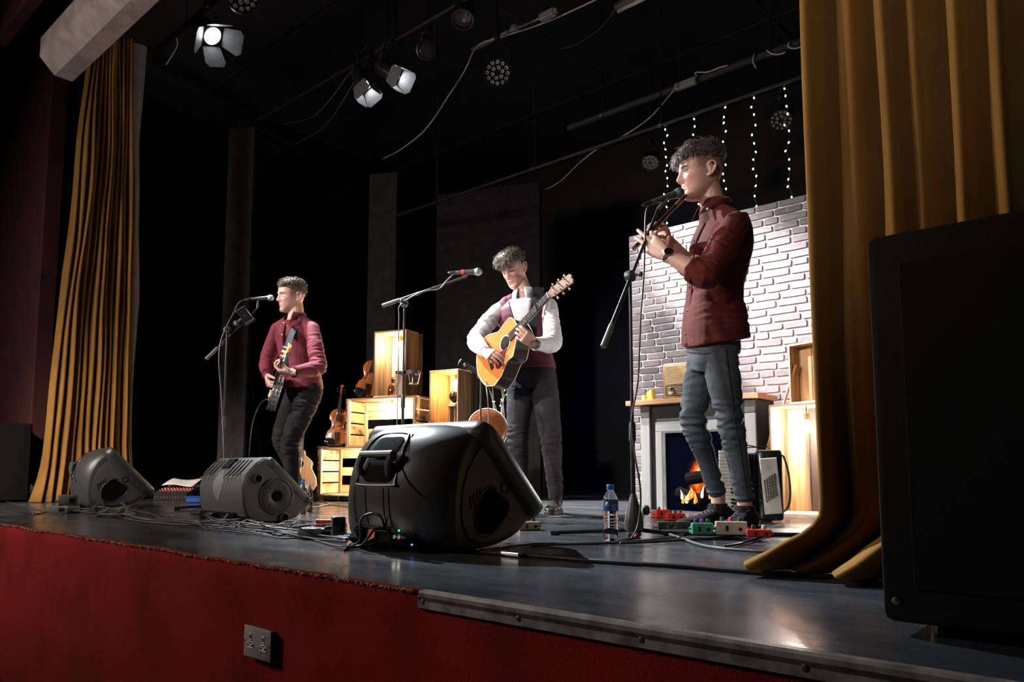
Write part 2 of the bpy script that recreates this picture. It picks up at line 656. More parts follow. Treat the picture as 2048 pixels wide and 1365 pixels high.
def pleat_fn(u, e_, a_):
    i = min(int(np.searchsorted(e_, u, side='right')) - 1, len(a_) - 1)
    t = (u - e_[i]) / (e_[i + 1] - e_[i])
    return a_[i] * (0.5 - 0.5 * math.cos(2 * math.pi * t)) ** 0.8


# left curtain: hangs along y at x = -7.65, flares at the foot
t = thing('stage_curtain', 'gold velvet stage curtain with pale lining edge, far left', 'curtain', (-7.65, 1.4, 0), 0, 'gold stage curtains')
e_, a_ = pleats(13, 5)
rows = []
NU, NV = 240, 46
for j in range(NV):
    k = j / (NV - 1)
    z = 4.75 * (1 - k)
    row = []
    ys0 = interp(z, [0, 0.4, 1.0, 2.4, 4.75], [1.01, 1.05, 1.08, 1.16, 1.26])
    ys1 = interp(z, [0, 0.5, 2.4, 4.75], [1.86, 1.80, 1.75, 1.64])
    amp = interp(z, [0, 0.5, 4.75], [0.15, 0.115, 0.08])
    for i in range(NU):
        u = i / (NU - 1)
        uu = min(1, max(0, u + 0.035 * noise.noise(V((u * 4, z * 0.7, 1))) * min(1, 4 * u, 4 * (1 - u))))
        pv = pleat_fn(uu, e_, a_)
        x = -7.72 + amp * pv + 0.05 * noise.noise(V((u * 6, z * 0.8, 7)))
        y = ys0 + (ys1 - ys0) * u + 0.02 * noise.noise(V((u * 8, z, 3)))
        if z < 0.35:
            q = (0.35 - z) / 0.35
            x += 0.10 * q * q * (0.5 + pv)
            y -= 0.05 * q * q
        row.append((x, y, max(0.004, z)))
    rows.append(row)
cu = MB().rings(rows, cap=False, closed=False).build('drape', VELVET, t, smooth=180)
md = cu.modifiers.new('thick', 'SOLIDIFY')
md.thickness = 0.006
rows = []
for j in range(NV):
    z = 4.72 * (1 - j / (NV - 1)) + 0.02
    y1 = interp(z, [0, 0.5, 2.4, 4.75], [1.86, 1.80, 1.75, 1.64]) + 0.012 * noise.noise(V((0, z * 1.3, 3)))
    wd = 0.06 + 0.05 * max(0, noise.noise(V((z * 0.8, 2, 2)))) + 0.08 * max(0, (z - 3.6))
    wd = wd * interp(z, [0, 1.2, 2.0], [0.15, 0.35, 1.0])
    rows.append([(-7.72 + 0.05 * math.sin(q * 2.2) - 0.02 * q, y1 + wd * q, z) for q in np.linspace(0, 1, 7)])
li = MB().rings(rows, cap=False, closed=False).build('lining', LINING, t, smooth=180)
md = li.modifiers.new('thick', 'SOLIDIFY')
md.thickness = 0.005
MB().tube([(-7.68, 0.9, 4.76), (-7.68, 2.4, 4.76)], 0.02).build('curtain_track', BLACK_METAL, t)

# right curtain: hangs across the near side of the opening and puddles on the boards
t = thing('stage_curtain', 'gold velvet stage curtain puddling on the floor beside the big black loudspeaker', 'curtain', (-0.5, 0.98, 0), 0, 'gold stage curtains')
# folds read off the photograph at the height of the eye: position along the hem, depth of the fold
rows = []
NU, NV = 300, 64
e_, a_ = np.array([0, .17, .35, .52, .65, .84, 1.0]), [1.0, 0.95, 1.1, 0.8, 1.0, 0.9]
for j in range(NV):
    k = (j / (NV - 1)) ** 0.8
    z = 2.6 * (1 - k)
    row = []
    for i in range(NU):
        u = i / (NU - 1)
        wob = 0.03 * noise.noise(V((u * 5, z * 0.9, 1.7))) * min(1, 6 * u)
        pv = pleat_fn(min(1, max(0, u + wob)), e_, a_)
        x = -0.775 + 0.56 * u + 0.02 * noise.noise(V((u * 3, z * 1.1, 5))) * (1 - u) - 0.02 * max(0, z - 1.2) * 0
        y = 1.12 - 0.25 * pv ** 0.62 - 0.02 * math.sin(u * 70 + 2 * noise.noise(V((u * 4, z, 0)))) * pv + 0.03 * noise.noise(V((u * 5, z * 0.7, 9)))
        zz = z
        if z < 0.18:
            q = (0.18 - z) / 0.18
            sw = (1 - u) ** 0.7
            x -= (0.125 * q ** 1.7 * (0.3 + sw) + 0.02 * q * pv)
            y -= 0.075 * q ** 1.6 * (0.4 + pv)
            zz = max(0.0, z - 0.0) + 0.07 * q * q * pv * (0.6 + 0.5 * math.sin(u * 19 + 1))
            if z < 0.06:
                zz = max(zz - 0.03 * (0.06 - z) / 0.06, 0.006 + 0.05 * pv * (z / 0.06) + 0.012 * pv)
        row.append((x, y, max(0.006, zz)))
    rows.append(row)
cu = MB().rings(rows, cap=False, closed=False).build('drape', VELVET, t, smooth=180)
md = cu.modifiers.new('thick', 'SOLIDIFY')
md.thickness = 0.007
md.offset = -1
# pale stitched hem line
hem = MB()
row = rows[int(NV * 0.93)]
hem.tube([V(p) + V((-0.002, -0.006, 0.002)) for p in row[8:150:2]], 0.0011, 4)
hem.build('hem_stitching', plain('pale thread', (0.5, 0.4, 0.25), 0.9), t)

# ------------------------------------------------------------------ monitor wedges
GRILLE = plain('perforated black grille', (0.012, 0.012, 0.013), 0.55, 0.5, noise_amt=0.6, nscale=900, bmp=0.4)


def chaikin(p, n=2):
    for _ in range(n):
        q = []
        for i in range(len(p)):
            a, b = V(p[i]), V(p[(i + 1) % len(p)])
            q += [a.lerp(b, 0.25), a.lerp(b, 0.75)]
        p = q
    return p


def rounded_monitor(label, loc, rz=0.0, s=1.0):
    t = thing('stage_monitor', label, 'speaker', loc, rz, 'stage monitor loudspeakers')
    S = s
    mid = [(0.07, 0.0), (0.27, 0.0), (0.45, 0.055), (0.515, 0.155), (0.225, 0.455), (0.15, 0.462), (0.05, 0.40), (-0.01, 0.27), (0.0, 0.10)]
    end = [(0.10, 0.012), (0.27, 0.004), (0.45, 0.055), (0.515, 0.155), (0.225, 0.43), (0.19, 0.425), (0.13, 0.36), (0.085, 0.25), (0.075, 0.08)]
    L = 0.30
    rg = []
    for x in [-L, -L + .004, -L + .015, -0.27, -0.24, -0.20, -0.14, -0.07, 0, 0.07, 0.14, 0.20, 0.24, 0.27, L - .015, L - .004, L]:
        e = (abs(x) / L) ** 3.0
        inset = 0.0 if abs(x) < L - .016 else (0.004 if abs(x) < L - .005 else (0.010 if abs(x) < L else 0.022))
        pts = [(a[0] * (1 - e) + b[0] * e, a[1] * (1 - e) + b[1] * e) for a, b in zip(mid, end)]
        cx_, cy_ = 0.24, 0.21
        pts = [V((x, cx_ + (p[0] - cx_) * (1 - inset * 3), cy_ + (p[1] - cy_) * (1 - inset * 3))) for p in pts]
        rg.append([p * S for p in chaikin(pts, 2)])
    bo_ = fix_normals(MB().rings(rg).build('body', BLACK_PLASTIC, t, local=True, smooth=50))
    tree = BVHTree.FromPolygons([tuple(q_.co) for q_ in bo_.data.vertices], [tuple(q_.vertices) for q_ in bo_.data.polygons])
    # bezel slab: rounded frame round the sloping baffle
    a, b = V((0, 0.222, 0.452)), V((0, 0.522, 0.142))
    d = (b - a).normalized()
    nrm = V((0, d.z * -1, d.y)).normalized()
    if nrm.z < 0:
        nrm = -nrm
    c = (a + b) / 2
    hl = (b - a).length / 2 + 0.006

    def rr(hx, hy, r, off):
        out = []
        for sx, sy, a0 in ((1, 1, 0), (-1, 1, 90), (-1, -1, 180), (1, -1, 270)):
            for k in range(6):
                an = R(a0 + 18 * k)
                out.append((c + V((1, 0, 0)) * (sx * (hx - r) + r * math.cos(an)) + d * (sy * (hy - r) + r * math.sin(an)) + nrm * off) * S)
        return out
    bz = [rr(0.300, hl - 0.015, 0.05, -0.070), rr(0.333, hl + 0.006, 0.06, -0.060), rr(0.346, hl + 0.014, 0.06, -0.035), rr(0.346, hl + 0.016, 0.06, 0.0), rr(0.332, hl + 0.004, 0.06, 0.014), rr(0.318, hl - 0.012, 0.055, 0.014), rr(0.312, hl - 0.02, 0.05, 0.004)]
    fix_normals(MB().rings(bz).build('front_bezel', BLACK_PLASTIC, t, local=True, smooth=50))
    fix_normals(MB().rings([rr(0.312, hl - 0.022, 0.05, 0.0), rr(0.312, hl - 0.022, 0.05, 0.006), rr(0.22, hl - 0.09, 0.05, 0.014)]).build('grille', GRILLE, t, local=True))

    # rear handle recess with its bar, in the rear panel (facing the audience)
    def rear(x, z, off=0.0):
        hit = tree.ray_cast(V((x * S, -1.0, z * S)), V((0, 1, 0)))
        if hit[0] is None:
            return V((x, 0.0 - off, z)) * S
        return hit[0] + hit[1] * (off * S)
    pts = [rear(-0.145, 0.36), rear(-0.135, 0.40), rear(-0.10, 0.425), rear(0.035, 0.425), rear(0.07, 0.405), rear(0.082, 0.36), rear(0.082, 0.25), rear(0.07, 0.235), rear(-0.13, 0.235), rear(-0.145, 0.26)]
    MB().tube([p + V((0, -0.002, 0)) for p in bez(pts + [pts[0]], 60)[:-1]], 0.0045 * S, 6, loop=True).build('moulded_rim', BLACK_PLASTIC, t, local=True)
    hr = MB()
    for z0, z1, x0, x1 in ((0.345, 0.41, -0.095, 0.055), (0.245, 0.32, -0.105, 0.065)):
        outer = []
        for q in bez([(x0, z0), (x0 + 0.02, z1), (x1 - 0.02, z1), (x1, z0)], 12) if False else []:
            pass
        ring0 = []
        for k in range(24):
            an = 2 * math.pi * k / 24
            ux = (x0 + x1) / 2 + (x1 - x0) / 2 * max(-1, min(1, 1.25 * math.cos(an)))
            uz = (z0 + z1) / 2 + (z1 - z0) / 2 * max(-1, min(1, 1.25 * math.sin(an)))
            ring0.append((ux, uz))
        hr.rings([[rear(x, z, 0.003) for x, z in ring0], [rear((x0 + x1) / 2 + (x - (x0 + x1) / 2) * 0.97, (z0 + z1) / 2 + (z - (z0 + z1) / 2) * 0.97, 0.0035) for x, z in ring0], [rear((x0 + x1) / 2 + (x - (x0 + x1) / 2) * 0.5, (z0 + z1) / 2 + (z - (z0 + z1) / 2) * 0.5, 0.003) for x, z in ring0]])
    hr.build('handle_recess', DARK, t, local=True)
    hb = MB()
    hb.tube([rear(-0.11, 0.335, 0.028), rear(0.07, 0.335, 0.028)], 0.017 * S, 10, flat=0.8)
    for x in (-0.105, 0.065):
        hb.tube([rear(x, 0.335, 0.026), rear(x - 0.012, 0.30, 0.02), rear(x - 0.018, 0.27, 0.006)], [0.017 * S, 0.014 * S, 0.011 * S], 8)
    hb.build('handle', GREY_PLASTIC, t, local=True)
    for x in (-0.17, -0.085, 0.02, 0.05):
        MB().tube([rear(x, z, 0.0) for z in (0.225, 0.18, 0.13, 0.09)], 0.0035 * S, 6).build('rib', BLACK_PLASTIC, t, local=True)
    MB().tube([rear(x, z, 0.0008) for x, z in ((0.075, 0.42), (0.09, 0.36), (0.10, 0.30), (0.125, 0.27), (0.15, 0.24), (0.18, 0.215), (0.20, 0.20))], 0.003 * S, 6).build('moulded_seam', DARK, t, local=True)
    # amplifier panel underneath at the rear: fins, label, sockets, LEDs
    am = MB()
    am.box(V((-0.02, 0.045, 0.045)) * S, V((0.36, 0.05, 0.075)) * S, Matrix.Rotation(R(-38), 3, 'X'), bev=0.006)
    amp_ = am.build('amplifier_panel', DARK, t, local=True)
    for k in range(7):
        MB().box(V((-0.07, 0.017 + 0.006 * k, 0.075 - 0.011 * k)) * S, V((0.20, 0.014, 0.004)) * S, Matrix.Rotation(R(-38), 3, 'X')).build('cooling_fin', BLACK_METAL, amp_, local=True)
    lb = MB()
    lb.box(V((-0.06, 0.008, 0.055)) * S, V((0.035, 0.004, 0.055)) * S, Matrix.Rotation(R(-38), 3, 'X') @ Matrix.Rotation(R(-30), 3, 'Y'))
    o_ = lb.build('warning_label', plain('orange warning label', (0.75, 0.10, 0.02), 0.5), amp_, local=True)
    o_['label'] = 'orange warning label'
    for x, z, c_, nm in ((0.09, 0.075, (0.05, 0.9, 0.3), 'green led'), (0.16, 0.03, (0.05, 0.2, 1.0), 'blue led')):
        MB().ball(V((x, 0.012, z)) * S, 0.0035 * S, 8, 6).build('indicator_light', glow(nm, c_, 4), amp_, local=True)
    for x in (0.10, 0.125):
        MB().lathe([(0.011 * S, 0), (0.011 * S, 0.02 * S), (0.007 * S, 0.03 * S)], V((x, 0.012, 0.05)) * S, (0, -1, 0.2), 12).build('plug', STEEL, amp_, local=True)
    # end panels with their recesses (bottle grip, vents, pole sockets, corner pads)
    for s_ in (1, -1):
        X0 = s_ * (L - 0.003)

        def E(y, z, off=0.0):
            return V((X0 + s_ * off, y, z)) * S
        ep = [E(0.25, 0.40), E(0.30, 0.365), E(0.49, 0.165), E(0.475, 0.13), E(0.43, 0.085), E(0.28, 0.03), E(0.15, 0.035), E(0.105, 0.12), E(0.12, 0.26), E(0.19, 0.36)]
        ep = [p for p in chaikin(ep, 1)]
        epn = MB().rings([[p for p in ep], [p + V((s_ * 0.012 * S, 0, 0)) for p in ep], [p.lerp(E(0.28, 0.2), 0.06) + V((s_ * 0.014 * S, 0, 0)) for p in ep]]).build('end_panel', GREY_PLASTIC, t, local=True, smooth=40)
        rec = [E(0.165, 0.165, 0.0148), E(0.225, 0.225, 0.0148), E(0.265, 0.235, 0.0148), E(0.285, 0.205, 0.0148), E(0.335, 0.185, 0.0148), E(0.355, 0.15, 0.0148), E(0.31, 0.09, 0.0148), E(0.24, 0.05, 0.0148), E(0.17, 0.07, 0.0148)]
        rec = chaikin(rec, 1)
        MB().rings([rec, [p + V((s_ * 0.002 * S, 0, 0)) for p in rec]]).build('grip_recess', DARK, epn, local=True)
        MB().tube([p + V((s_ * 0.001 * S, 0, 0)) for p in rec], 0.004 * S, 6, loop=True).build('grip_rim', BLACK_PLASTIC, epn, local=True)
        MB().lathe([(0.022 * S, 0), (0.022 * S, 0.008 * S), (0.017 * S, 0.008 * S), (0.016 * S, 0.002 * S)], E(0.325, 0.225, 0.01), (s_, 0, 0), 18).build('pole_socket', DARK, epn, local=True)
        for k in range(4):
            MB().tube([E(0.145 + 0.016 * k, 0.20 + 0.010 * k - q * 0.012, 0.014) + V((0, 0.018 * (q / 4 - 0.4) ** 2 * S, 0)) for q in range(5)], 0.0035 * S, 5).build('vent_slot', DARK, epn, local=True)
        for (y, z) in ((0.315, 0.325), (0.465, 0.16)):
            MB().box(E(y, z, 0.012), V((0.014, 0.035, 0.085)) * S, Matrix.Rotation(R(42), 3, 'X'), bev=0.006 * S, seg=2).build('corner_pad', BLACK_PLASTIC, t, local=True)
    for x in (-0.17, 0.17):
        for y in (0.10, 0.26):
            MB().lathe([(0.018 * S, -0.002), (0.02 * S, 0.006 * S), (0.02 * S, 0.02 * S)], (x * S, y * S, 0.0), (0, 0, 1), 12).build('rubber_foot', RUBBER, t, local=True)
    return t


rounded_monitor('big rounded black stage monitor with handle, nearest the camera', (-2.17, 0.50, 0.0), 0.0, 1.0)
rounded_monitor('rounded black stage monitor in front of the left gold curtain', (-6.16, 0.80, 0.0), R(-14), 0.97)


def angular_monitor(label, loc, rz=0.0, S=1.0):
    t = thing('stage_monitor', label, 'speaker', loc, rz, 'stage monitor loudspeakers')
    prof = [(0.07, 0.0), (0.33, 0.0), (0.46, 0.10), (0.465, 0.13), (0.17, 0.405), (0.10, 0.405), (-0.02, 0.275), (0.0, 0.06)]
    L = 0.30
    rg = []
    for x, k in ((-L, 0.93), (-L + 0.012, 0.985), (-L + 0.03, 1.0), (L - 0.03, 1.0), (L - 0.012, 0.985), (L, 0.93)):
        pts = [V((x, 0.22 + (p[0] - 0.22) * k, 0.2 + (p[1] - 0.2) * k)) for p in prof]
        rg.append([p * S for p in chaikin(pts, 1)])
    bo_ = fix_normals(MB().rings(rg).build('body', GREY_PLASTIC, t, local=True, smooth=25))
    tree = BVHTree.FromPolygons([tuple(q_.co) for q_ in bo_.data.vertices], [tuple(q_.vertices) for q_ in bo_.data.polygons])
    d = (V((0, 0.465, 0.13)) - V((0, 0.17, 0.405))).normalized()
    nrm = V((0, -d.z, d.y))
    c = (V((0, 0.465, 0.13)) + V((0, 0.17, 0.405))) / 2
    Mx = Matrix(((1, 0, 0), (0, d.y, nrm.y), (0, d.z, nrm.z)))
    MB().box(c * S - nrm * 0.02 * S, V((0.615, 0.41, 0.055)) * S, Mx, bev=0.012, seg=2).build('front_bezel', GREY_PLASTIC, t, local=True)
    MB().box(c * S + nrm * 0.010 * S, V((0.56, 0.35, 0.012)) * S, Mx, bev=0.004).build('grille', GRILLE, t, local=True)

    def rear(x, k, off=0.004):                # k from the rear shoulder (0) up to the top edge (1)
        return V((x, -0.015 + 0.115 * k - off * 0.7, 0.285 + 0.115 * k + off * 0.5)) * S
    for x in (-0.235, -0.185, -0.135, 0.075, 0.125, 0.175, 0.225):
        MB().tube([rear(x, 0.02), rear(x, 0.9)], 0.0035 * S, 6).build('groove_rib', BLACK_PLASTIC, t, local=True)
        MB().ball(rear(x, -0.06, 0.004), 0.006 * S, 8, 6).build('rivet', STEEL, t, local=True)
    MB().box(rear(-0.03, 0.72, 0.003), V((0.11, 0.085, 0.010)) * S, Matrix.Rotation(R(45), 3, 'X'), bev=0.003).build('vent_plate', DARK, t, local=True)
    for k in range(6):
        MB().box(rear(-0.07 + 0.016 * k, 0.70, 0.011), V((0.006, 0.075, 0.006)) * S, Matrix.Rotation(R(45), 3, 'X')).build('vent_slat', BLACK_PLASTIC, t, local=True)
    def on(x, z, off):
        h_ = tree.ray_cast(V((x * S, -1.0, z * S)), V((0, 1, 0)))
        return h_[0] + h_[1] * off if h_[0] is not None else V((x, 0, z)) * S
    rec = chaikin([V((-0.105, 0, 0.25)), V((-0.07, 0, 0.30)), V((-0.03, 0, 0.335)), V((0.01, 0, 0.30)), V((0.045, 0, 0.25)), V((0.015, 0, 0.17)), V((-0.03, 0, 0.13)), V((-0.075, 0, 0.17))], 1)
    cz = V((-0.03, 0, 0.235))
    MB().rings([[on(q_.x, q_.z, k_) for q_ in [p.lerp(cz, f_) for p in rec]] for f_, k_ in ((0.0, -0.004), (0.0, 0.002), (0.1, 0.003), (0.5, 0.003), (0.95, 0.003))]).build('handle_dish', plain('satin grey moulding', (0.2, 0.2, 0.2), 0.35), t, local=True)
    for s_ in (1, -1):
        X0 = s_ * (L + 0.001) * S
        c = V((X0, 0.215 * S, 0.165 * S))
        ax = (s_, 0, 0)
        prt = MB().lathe([(0.112 * S, -0.008), (0.114 * S, 0.008 * S), (0.106 * S, 0.010 * S), (0.103 * S, 0.0)], c, ax, 36).build('port_ring', GREY_PLASTIC, t, local=True)
        MB().lathe([(0.101 * S, -0.004), (0.099 * S, 0.003), (0.09 * S, 0.004), (0.045 * S, 0.006), (0.04 * S, 0.004)], c, ax, 36).build('port_disc', BLACK_PLASTIC, prt, local=True)
        MB().lathe([(0.034 * S, 0.0), (0.034 * S, 0.0075), (0.02 * S, 0.0072)], c, ax, 24).build('port_hole', DARK, prt, local=True)
        for k in range(4):
            an = R(45 + 90 * k)
            MB().ball(c + V((s_ * 0.004, 0.072 * math.cos(an) * S, 0.072 * math.sin(an) * S)), 0.005 * S, 8, 6).build('screw', BLACK_METAL, t, local=True)
        for (y, z) in ((0.085, 0.275), (0.27, 0.03)):
            q = V((X0, y * S, z * S))
            MB().lathe([(0.03 * S, -0.02), (0.03 * S, 0.014 * S), (0.023 * S, 0.016 * S), (0.021 * S, 0.002)], q, ax, 20).build('fixing_socket', GREY_PLASTIC, t, local=True)
            MB().lathe([(0.02 * S, 0), (0.02 * S, 0.008 * S)], q, ax, 16).build('socket_hole', DARK, t, local=True)
        for (y, z) in ((0.185, 0.362), (0.435, 0.135)):
            MB().ball(V((X0 + s_ * 0.004, y * S, z * S)), V((0.012, 0.022, 0.022)) * S, 14, 10).build('rubber_stud', BLACK_PLASTIC, t, local=True)
    am = MB()
    am.box(V((-0.04, 0.005, 0.035)) * S, V((0.46, 0.03, 0.06)) * S, bev=0.004)
    am.build('connector_panel', DARK, t, local=True)
    MB().box(V((-0.06, -0.03, 0.05)) * S, V((0.10, 0.05, 0.022)) * S, bev=0.01, seg=2).build('power_plug', RUBBER, t, local=True)
    return t


angular_monitor('angular charcoal stage monitor with round side port, beside the water bottle', (-3.99, 0.84, 0.0), R(-2), 0.88)

# ------------------------------------------------------------------ hall loudspeakers
PAINT_TEX = plain('textured black cabinet paint', (0.005, 0.0053, 0.0062), 0.8, spec=0.15, noise_amt=0.4, nscale=500, bmp=0.35)
t = thing('loudspeaker', 'large black loudspeaker cabinet at the right edge of the stage lip', 'speaker', (-0.08, 0.50, 0))
MB().box((-0.075, 0.465, 0.372), (0.67, 0.49, 0.70), bev=0.016, seg=2).build('cabinet', PAINT_TEX, t)
for s_ in (-1, 1):
    MB().lathe([(0.007, 0), (0.007, 0.003), (0.004, 0.004)], (-0.075 + s_ * 0.31, 0.22, 0.06), (0, -1, 0), 10).build('screw', STEEL, t)
MB().box((-0.075, 0.218, 0.372), (0.56, 0.008, 0.58), bev=0.003).build('grille', PAINT_TEX, t)
for x in (-0.33, 0.18):
    for y in (0.3, 0.64):
        MB().lathe([(0.02, 0), (0.022, 0.025)], (x, y, 0), (0, 0, 1), 12).build('rubber_foot', RUBBER, t)
MB().lathe([(0.028, 0), (0.028, 0.004), (0.02, 0.006)], (0.13, 0.213, 0.25), (0, -1, 0), 20).build('badge', STEEL, t)

t = thing('loudspeaker', 'black loudspeaker cabinet with castors at the far left edge', 'speaker', (-8.1, 0.72, 0))
c = F(20, 1005)
MB().box((c.x - 0.16, c.y - 0.12, 0.36), (0.42, 0.50, 0.70), bev=0.012).build('cabinet', PAINT_TEX, t)
for z in (0.60, 0.12):
    q = P(36, 940 - (z - 0.29) * 1500 / 6.85, 6.85)
    MB().box(q + V((0.0, 0.03, 0.0)), (0.05, 0.10, 0.06), bev=0.01).build('castor_bracket', STEEL, t)
    MB().lathe([(0.02, -0.016), (0.045, -0.014), (0.05, 0), (0.045, 0.014), (0.02, 0.016)], q + V((0.04, 0.07, -0.005)), (0.9, -0.4, 0), 22).build('castor_wheel', RUBBER, t)
MB().box((c.x - 0.16, c.y - 0.375, 0.36), (0.36, 0.008, 0.6), bev=0.003).build('grille', PAINT_TEX, t)

# double socket on the apron
a, b = PY(510, 1252, 0), PY(560, 1310, 0)
c = V(((a.x + b.x) / 2, -0.016, (a.z + b.z) / 2 - 0.005))
t = thing('wall_socket', 'brushed steel double power socket on the red apron', 'socket', c)
BRUSH = plain('brushed nickel plate', (0.34, 0.31, 0.29), 0.45, 0.25)
MB().box(c + V((0, -0.004, 0)), (0.146, 0.020, 0.086), bev=0.008, seg=2).build('back_box', plain('dark socket box', (0.05, 0.04, 0.04), 0.6), t)  # dark mounting box behind the face plate
MB().box(c + V((0, -0.015, 0)), (0.15, 0.006, 0.09), bev=0.0028, seg=2).build('face_plate', BRUSH, t)
for s_ in (-1, 1):
    o = c + V((s_ * 0.036, -0.0185, 0.0))
    g = MB()
    g.box(o + V((0, 0, 0.014)), (0.012, 0.002, 0.022))
    g.box(o + V((0, 0, -0.010)), (0.036, 0.002, 0.016))
    g.box(o + V((0, 0, 0.0)), (0.018, 0.002, 0.010))
    g.build('outlet', WHITE_PLASTIC, t, smooth=0)
    for x, z, w_, h_ in ((0, 0.015, 0.005, 0.011), (-0.011, -0.010, 0.008, 0.005), (0.011, -0.010, 0.008, 0.005)):
        MB().box(o + V((x, -0.001, z)), (w_, 0.002, h_)).build('pin_slot', DARK, t, smooth=0)
    MB().lathe([(0.003, 0), (0.003, 0.001)], c + V((s_ * 0.067, -0.018, 0)), (0, -1, 0), 8).build('screw', STEEL, t)

# ================================================================== brick flat with fireplace
BX0, BX1, BY, BZ = -3.285, -1.55, 3.95, 2.213
t = thing('brick_flat', 'tall grey brick pattern stage flat behind the fireplace', 'stage flat', (-2.4, BY, 0))
MORTAR = plain('pale mortar', (0.40, 0.365, 0.375), 0.85, noise_amt=0.15, nscale=60, bmp=0.3)
MB().box(((BX0 + BX1) / 2, BY + 0.035, BZ / 2), (BX1 - BX0, 0.06, BZ), bev=0.003).build('backing_board', MORTAR, t)


def brick_mat():
    m, nt, b = nodes('washed grey brick')
    b.inputs['Roughness'].default_value = 0.85
    oi = nt.nodes.new('ShaderNodeObjectInfo')
    base = ramp(nt, oi.outputs['Random'], [(0.0, (0.066, 0.051, 0.054)), (0.5, (0.10, 0.078, 0.082)), (1.0, (0.14, 0.115, 0.12))])
    n = N(nt, 'ShaderNodeTexNoise', _Scale=38.0, _Detail=6.0, _Roughness=0.7)
    nt.links.new(coords(nt, (0.5, 1, 1), rnd=True), n.inputs['Vector'])
    k = ramp(nt, n.outputs[0], [(0.56, (0, 0, 0)), (0.82, (1, 1, 1))])
    mx = nt.nodes.new('ShaderNodeMix')
    mx.data_type = 'RGBA'
    nt.links.new(k, mx.inputs[0])
    nt.links.new(base, mx.inputs[6])
    mx.inputs[7].default_value = (0.30, 0.265, 0.272, 1)
    nt.links.new(mx.outputs[2], b.inputs['Base Color'])
    bump(nt, b, n.outputs[0], 0.4, 0.006)
    return m


BRICK = brick_mat()
rb = random.Random(21)
ROW = 0.0555
zr = 0.004
r_i = 0
while zr + ROW * 0.6 < BZ:
    x = BX0 - rb.choice((0.0, 0.05, 0.09))
    h_ = min(ROW - 0.0115, BZ - zr - 0.002)
    while x < BX1 - 0.02:
        l = rb.choice((0.10, 0.165, 0.18, 0.2, 0.2)) * rb.uniform(0.94, 1.06)
        x0, x1 = max(x, BX0), min(x + l, BX1)
        x += l + 0.0125
        if x1 - x0 < 0.03:
            continue
        if zr < 0.70 and x0 > -3.06 and x1 < -1.7:
            continue
        m = MB()
        rg = []
        jit = [rb.uniform(-0.0028, 0.0028) for _ in range(8)]
        for y, k in ((0.006, 0.0), (0.0, 0.0), (-0.0022, 0.003)):
            out = []
            for i_, (u, v) in enumerate(((0, 0.12), (0.03, 0), (0.5, -0.02), (0.97, 0), (1, 0.12), (1, 0.88), (0.97, 1), (0.5, 1.03), (0.03, 1), (0, 0.88))):
                px_ = x0 + (x1 - x0) * u + (k if u < 0.4 else (-k if u > 0.6 else 0))
                pz_ = zr + h_ * v + (k if v < 0.4 else -k) + jit[i_ % 8]
                out.append((px_, BY + y, min(pz_, BZ - 0.001)))
            rg.append(out)
        m.rings(rg).build('brick', BRICK, t, smooth=0)
    zr += ROW
    r_i += 1

# fireplace surround
WHITEWASH = wood('whitewashed boards', (0.27, 0.265, 0.25), (0.17, 0.165, 0.155), 0.18, 'z', 0.5, 0.7, burncol=(0.2, 0.19, 0.18))
WHITEWASH_X = wood('whitewashed lintel', (0.27, 0.265, 0.25), (0.17, 0.165, 0.155), 0.18, 'x', 0.5, 0.7, burncol=(0.2, 0.19, 0.18))
CHARC = plain('charcoal chalk paint', (0.035, 0.034, 0.034), 0.8, noise_amt=0.3, nscale=14)
DGREY = plain('dark grey chalk paint', (0.08, 0.077, 0.073), 0.8, noise_amt=0.3, nscale=14)
PINE = wood('waxed pine', (0.42, 0.21, 0.10), (0.30, 0.135, 0.055), 0.0, 'x', 0.7, 0.5)
FY = 3.60
xl = PY(1284, 900, FY).x
xr = PY(1515, 900, FY).x
t = thing('fireplace', 'mock fireplace with pine mantel and whitewashed surround', 'fireplace', ((xl + xr) / 2, FY, 0))
zt = 0.766
MB().box(((xl + xr) / 2, FY + 0.165, zt / 2 + 0.002), (xr - xl - 0.01, 0.30, zt - 0.004), bev=0.003).build('carcass', CHARC, t)
mx0, mx1 = PY(1255, 805, FY - 0.02).x, PY(1516, 790, FY - 0.02).x
MB().box(((mx0 + mx1) / 2, FY + 0.13, zt + 0.019), (mx1 - mx0, 0.36, 0.036), bev=0.003).build('mantel_shelf', PINE, t)
for xa, xb in ((xl, PY(1302, 900, FY).x), (PY(1493, 900, FY).x, xr)):
    MB().box(((xa + xb) / 2, FY - 0.004, 0.335), (xb - xa, 0.022, 0.67), bev=0.003).build('side_board', WHITEWASH, t)
    MB().box(((xa + xb) / 2, FY - 0.004, 0.718), (xb - xa, 0.022, 0.092), bev=0.003).build('corbel_block', DGREY, t)
ia, ib, ic = PY(1314, 930, FY).x, PY(1327, 930, FY).x, PY(1334, 930, FY).x
ja, jb, jc = PY(1487, 930, FY).x, PY(1474, 930, FY).x, PY(1466, 930, FY).x
zh1, zh0 = PY(1330, 845, FY).z, PY(1334, 864, FY).z
for xa, xb in ((ia, ib), (jb, ja)):
    MB().box(((xa + xb) / 2, FY - 0.006, zh0 / 2), (xb - xa, 0.02, zh0), bev=0.003).build('inner_board', WHITEWASH, t)
MB().box(((ia + ja) / 2, FY - 0.006, (zh0 + zh1) / 2), (ja - ia, 0.02, zh1 - zh0), bev=0.003).build('lintel_board', WHITEWASH_X, t)
for xa, xb in ((ib, ic), (jc, jb)):
    MB().box(((xa + xb) / 2, FY - 0.010, (zh0 - 0.01) / 2), (xb - xa, 0.012, zh0 - 0.012), bev=0.002).build('opening_trim', DGREY, t)
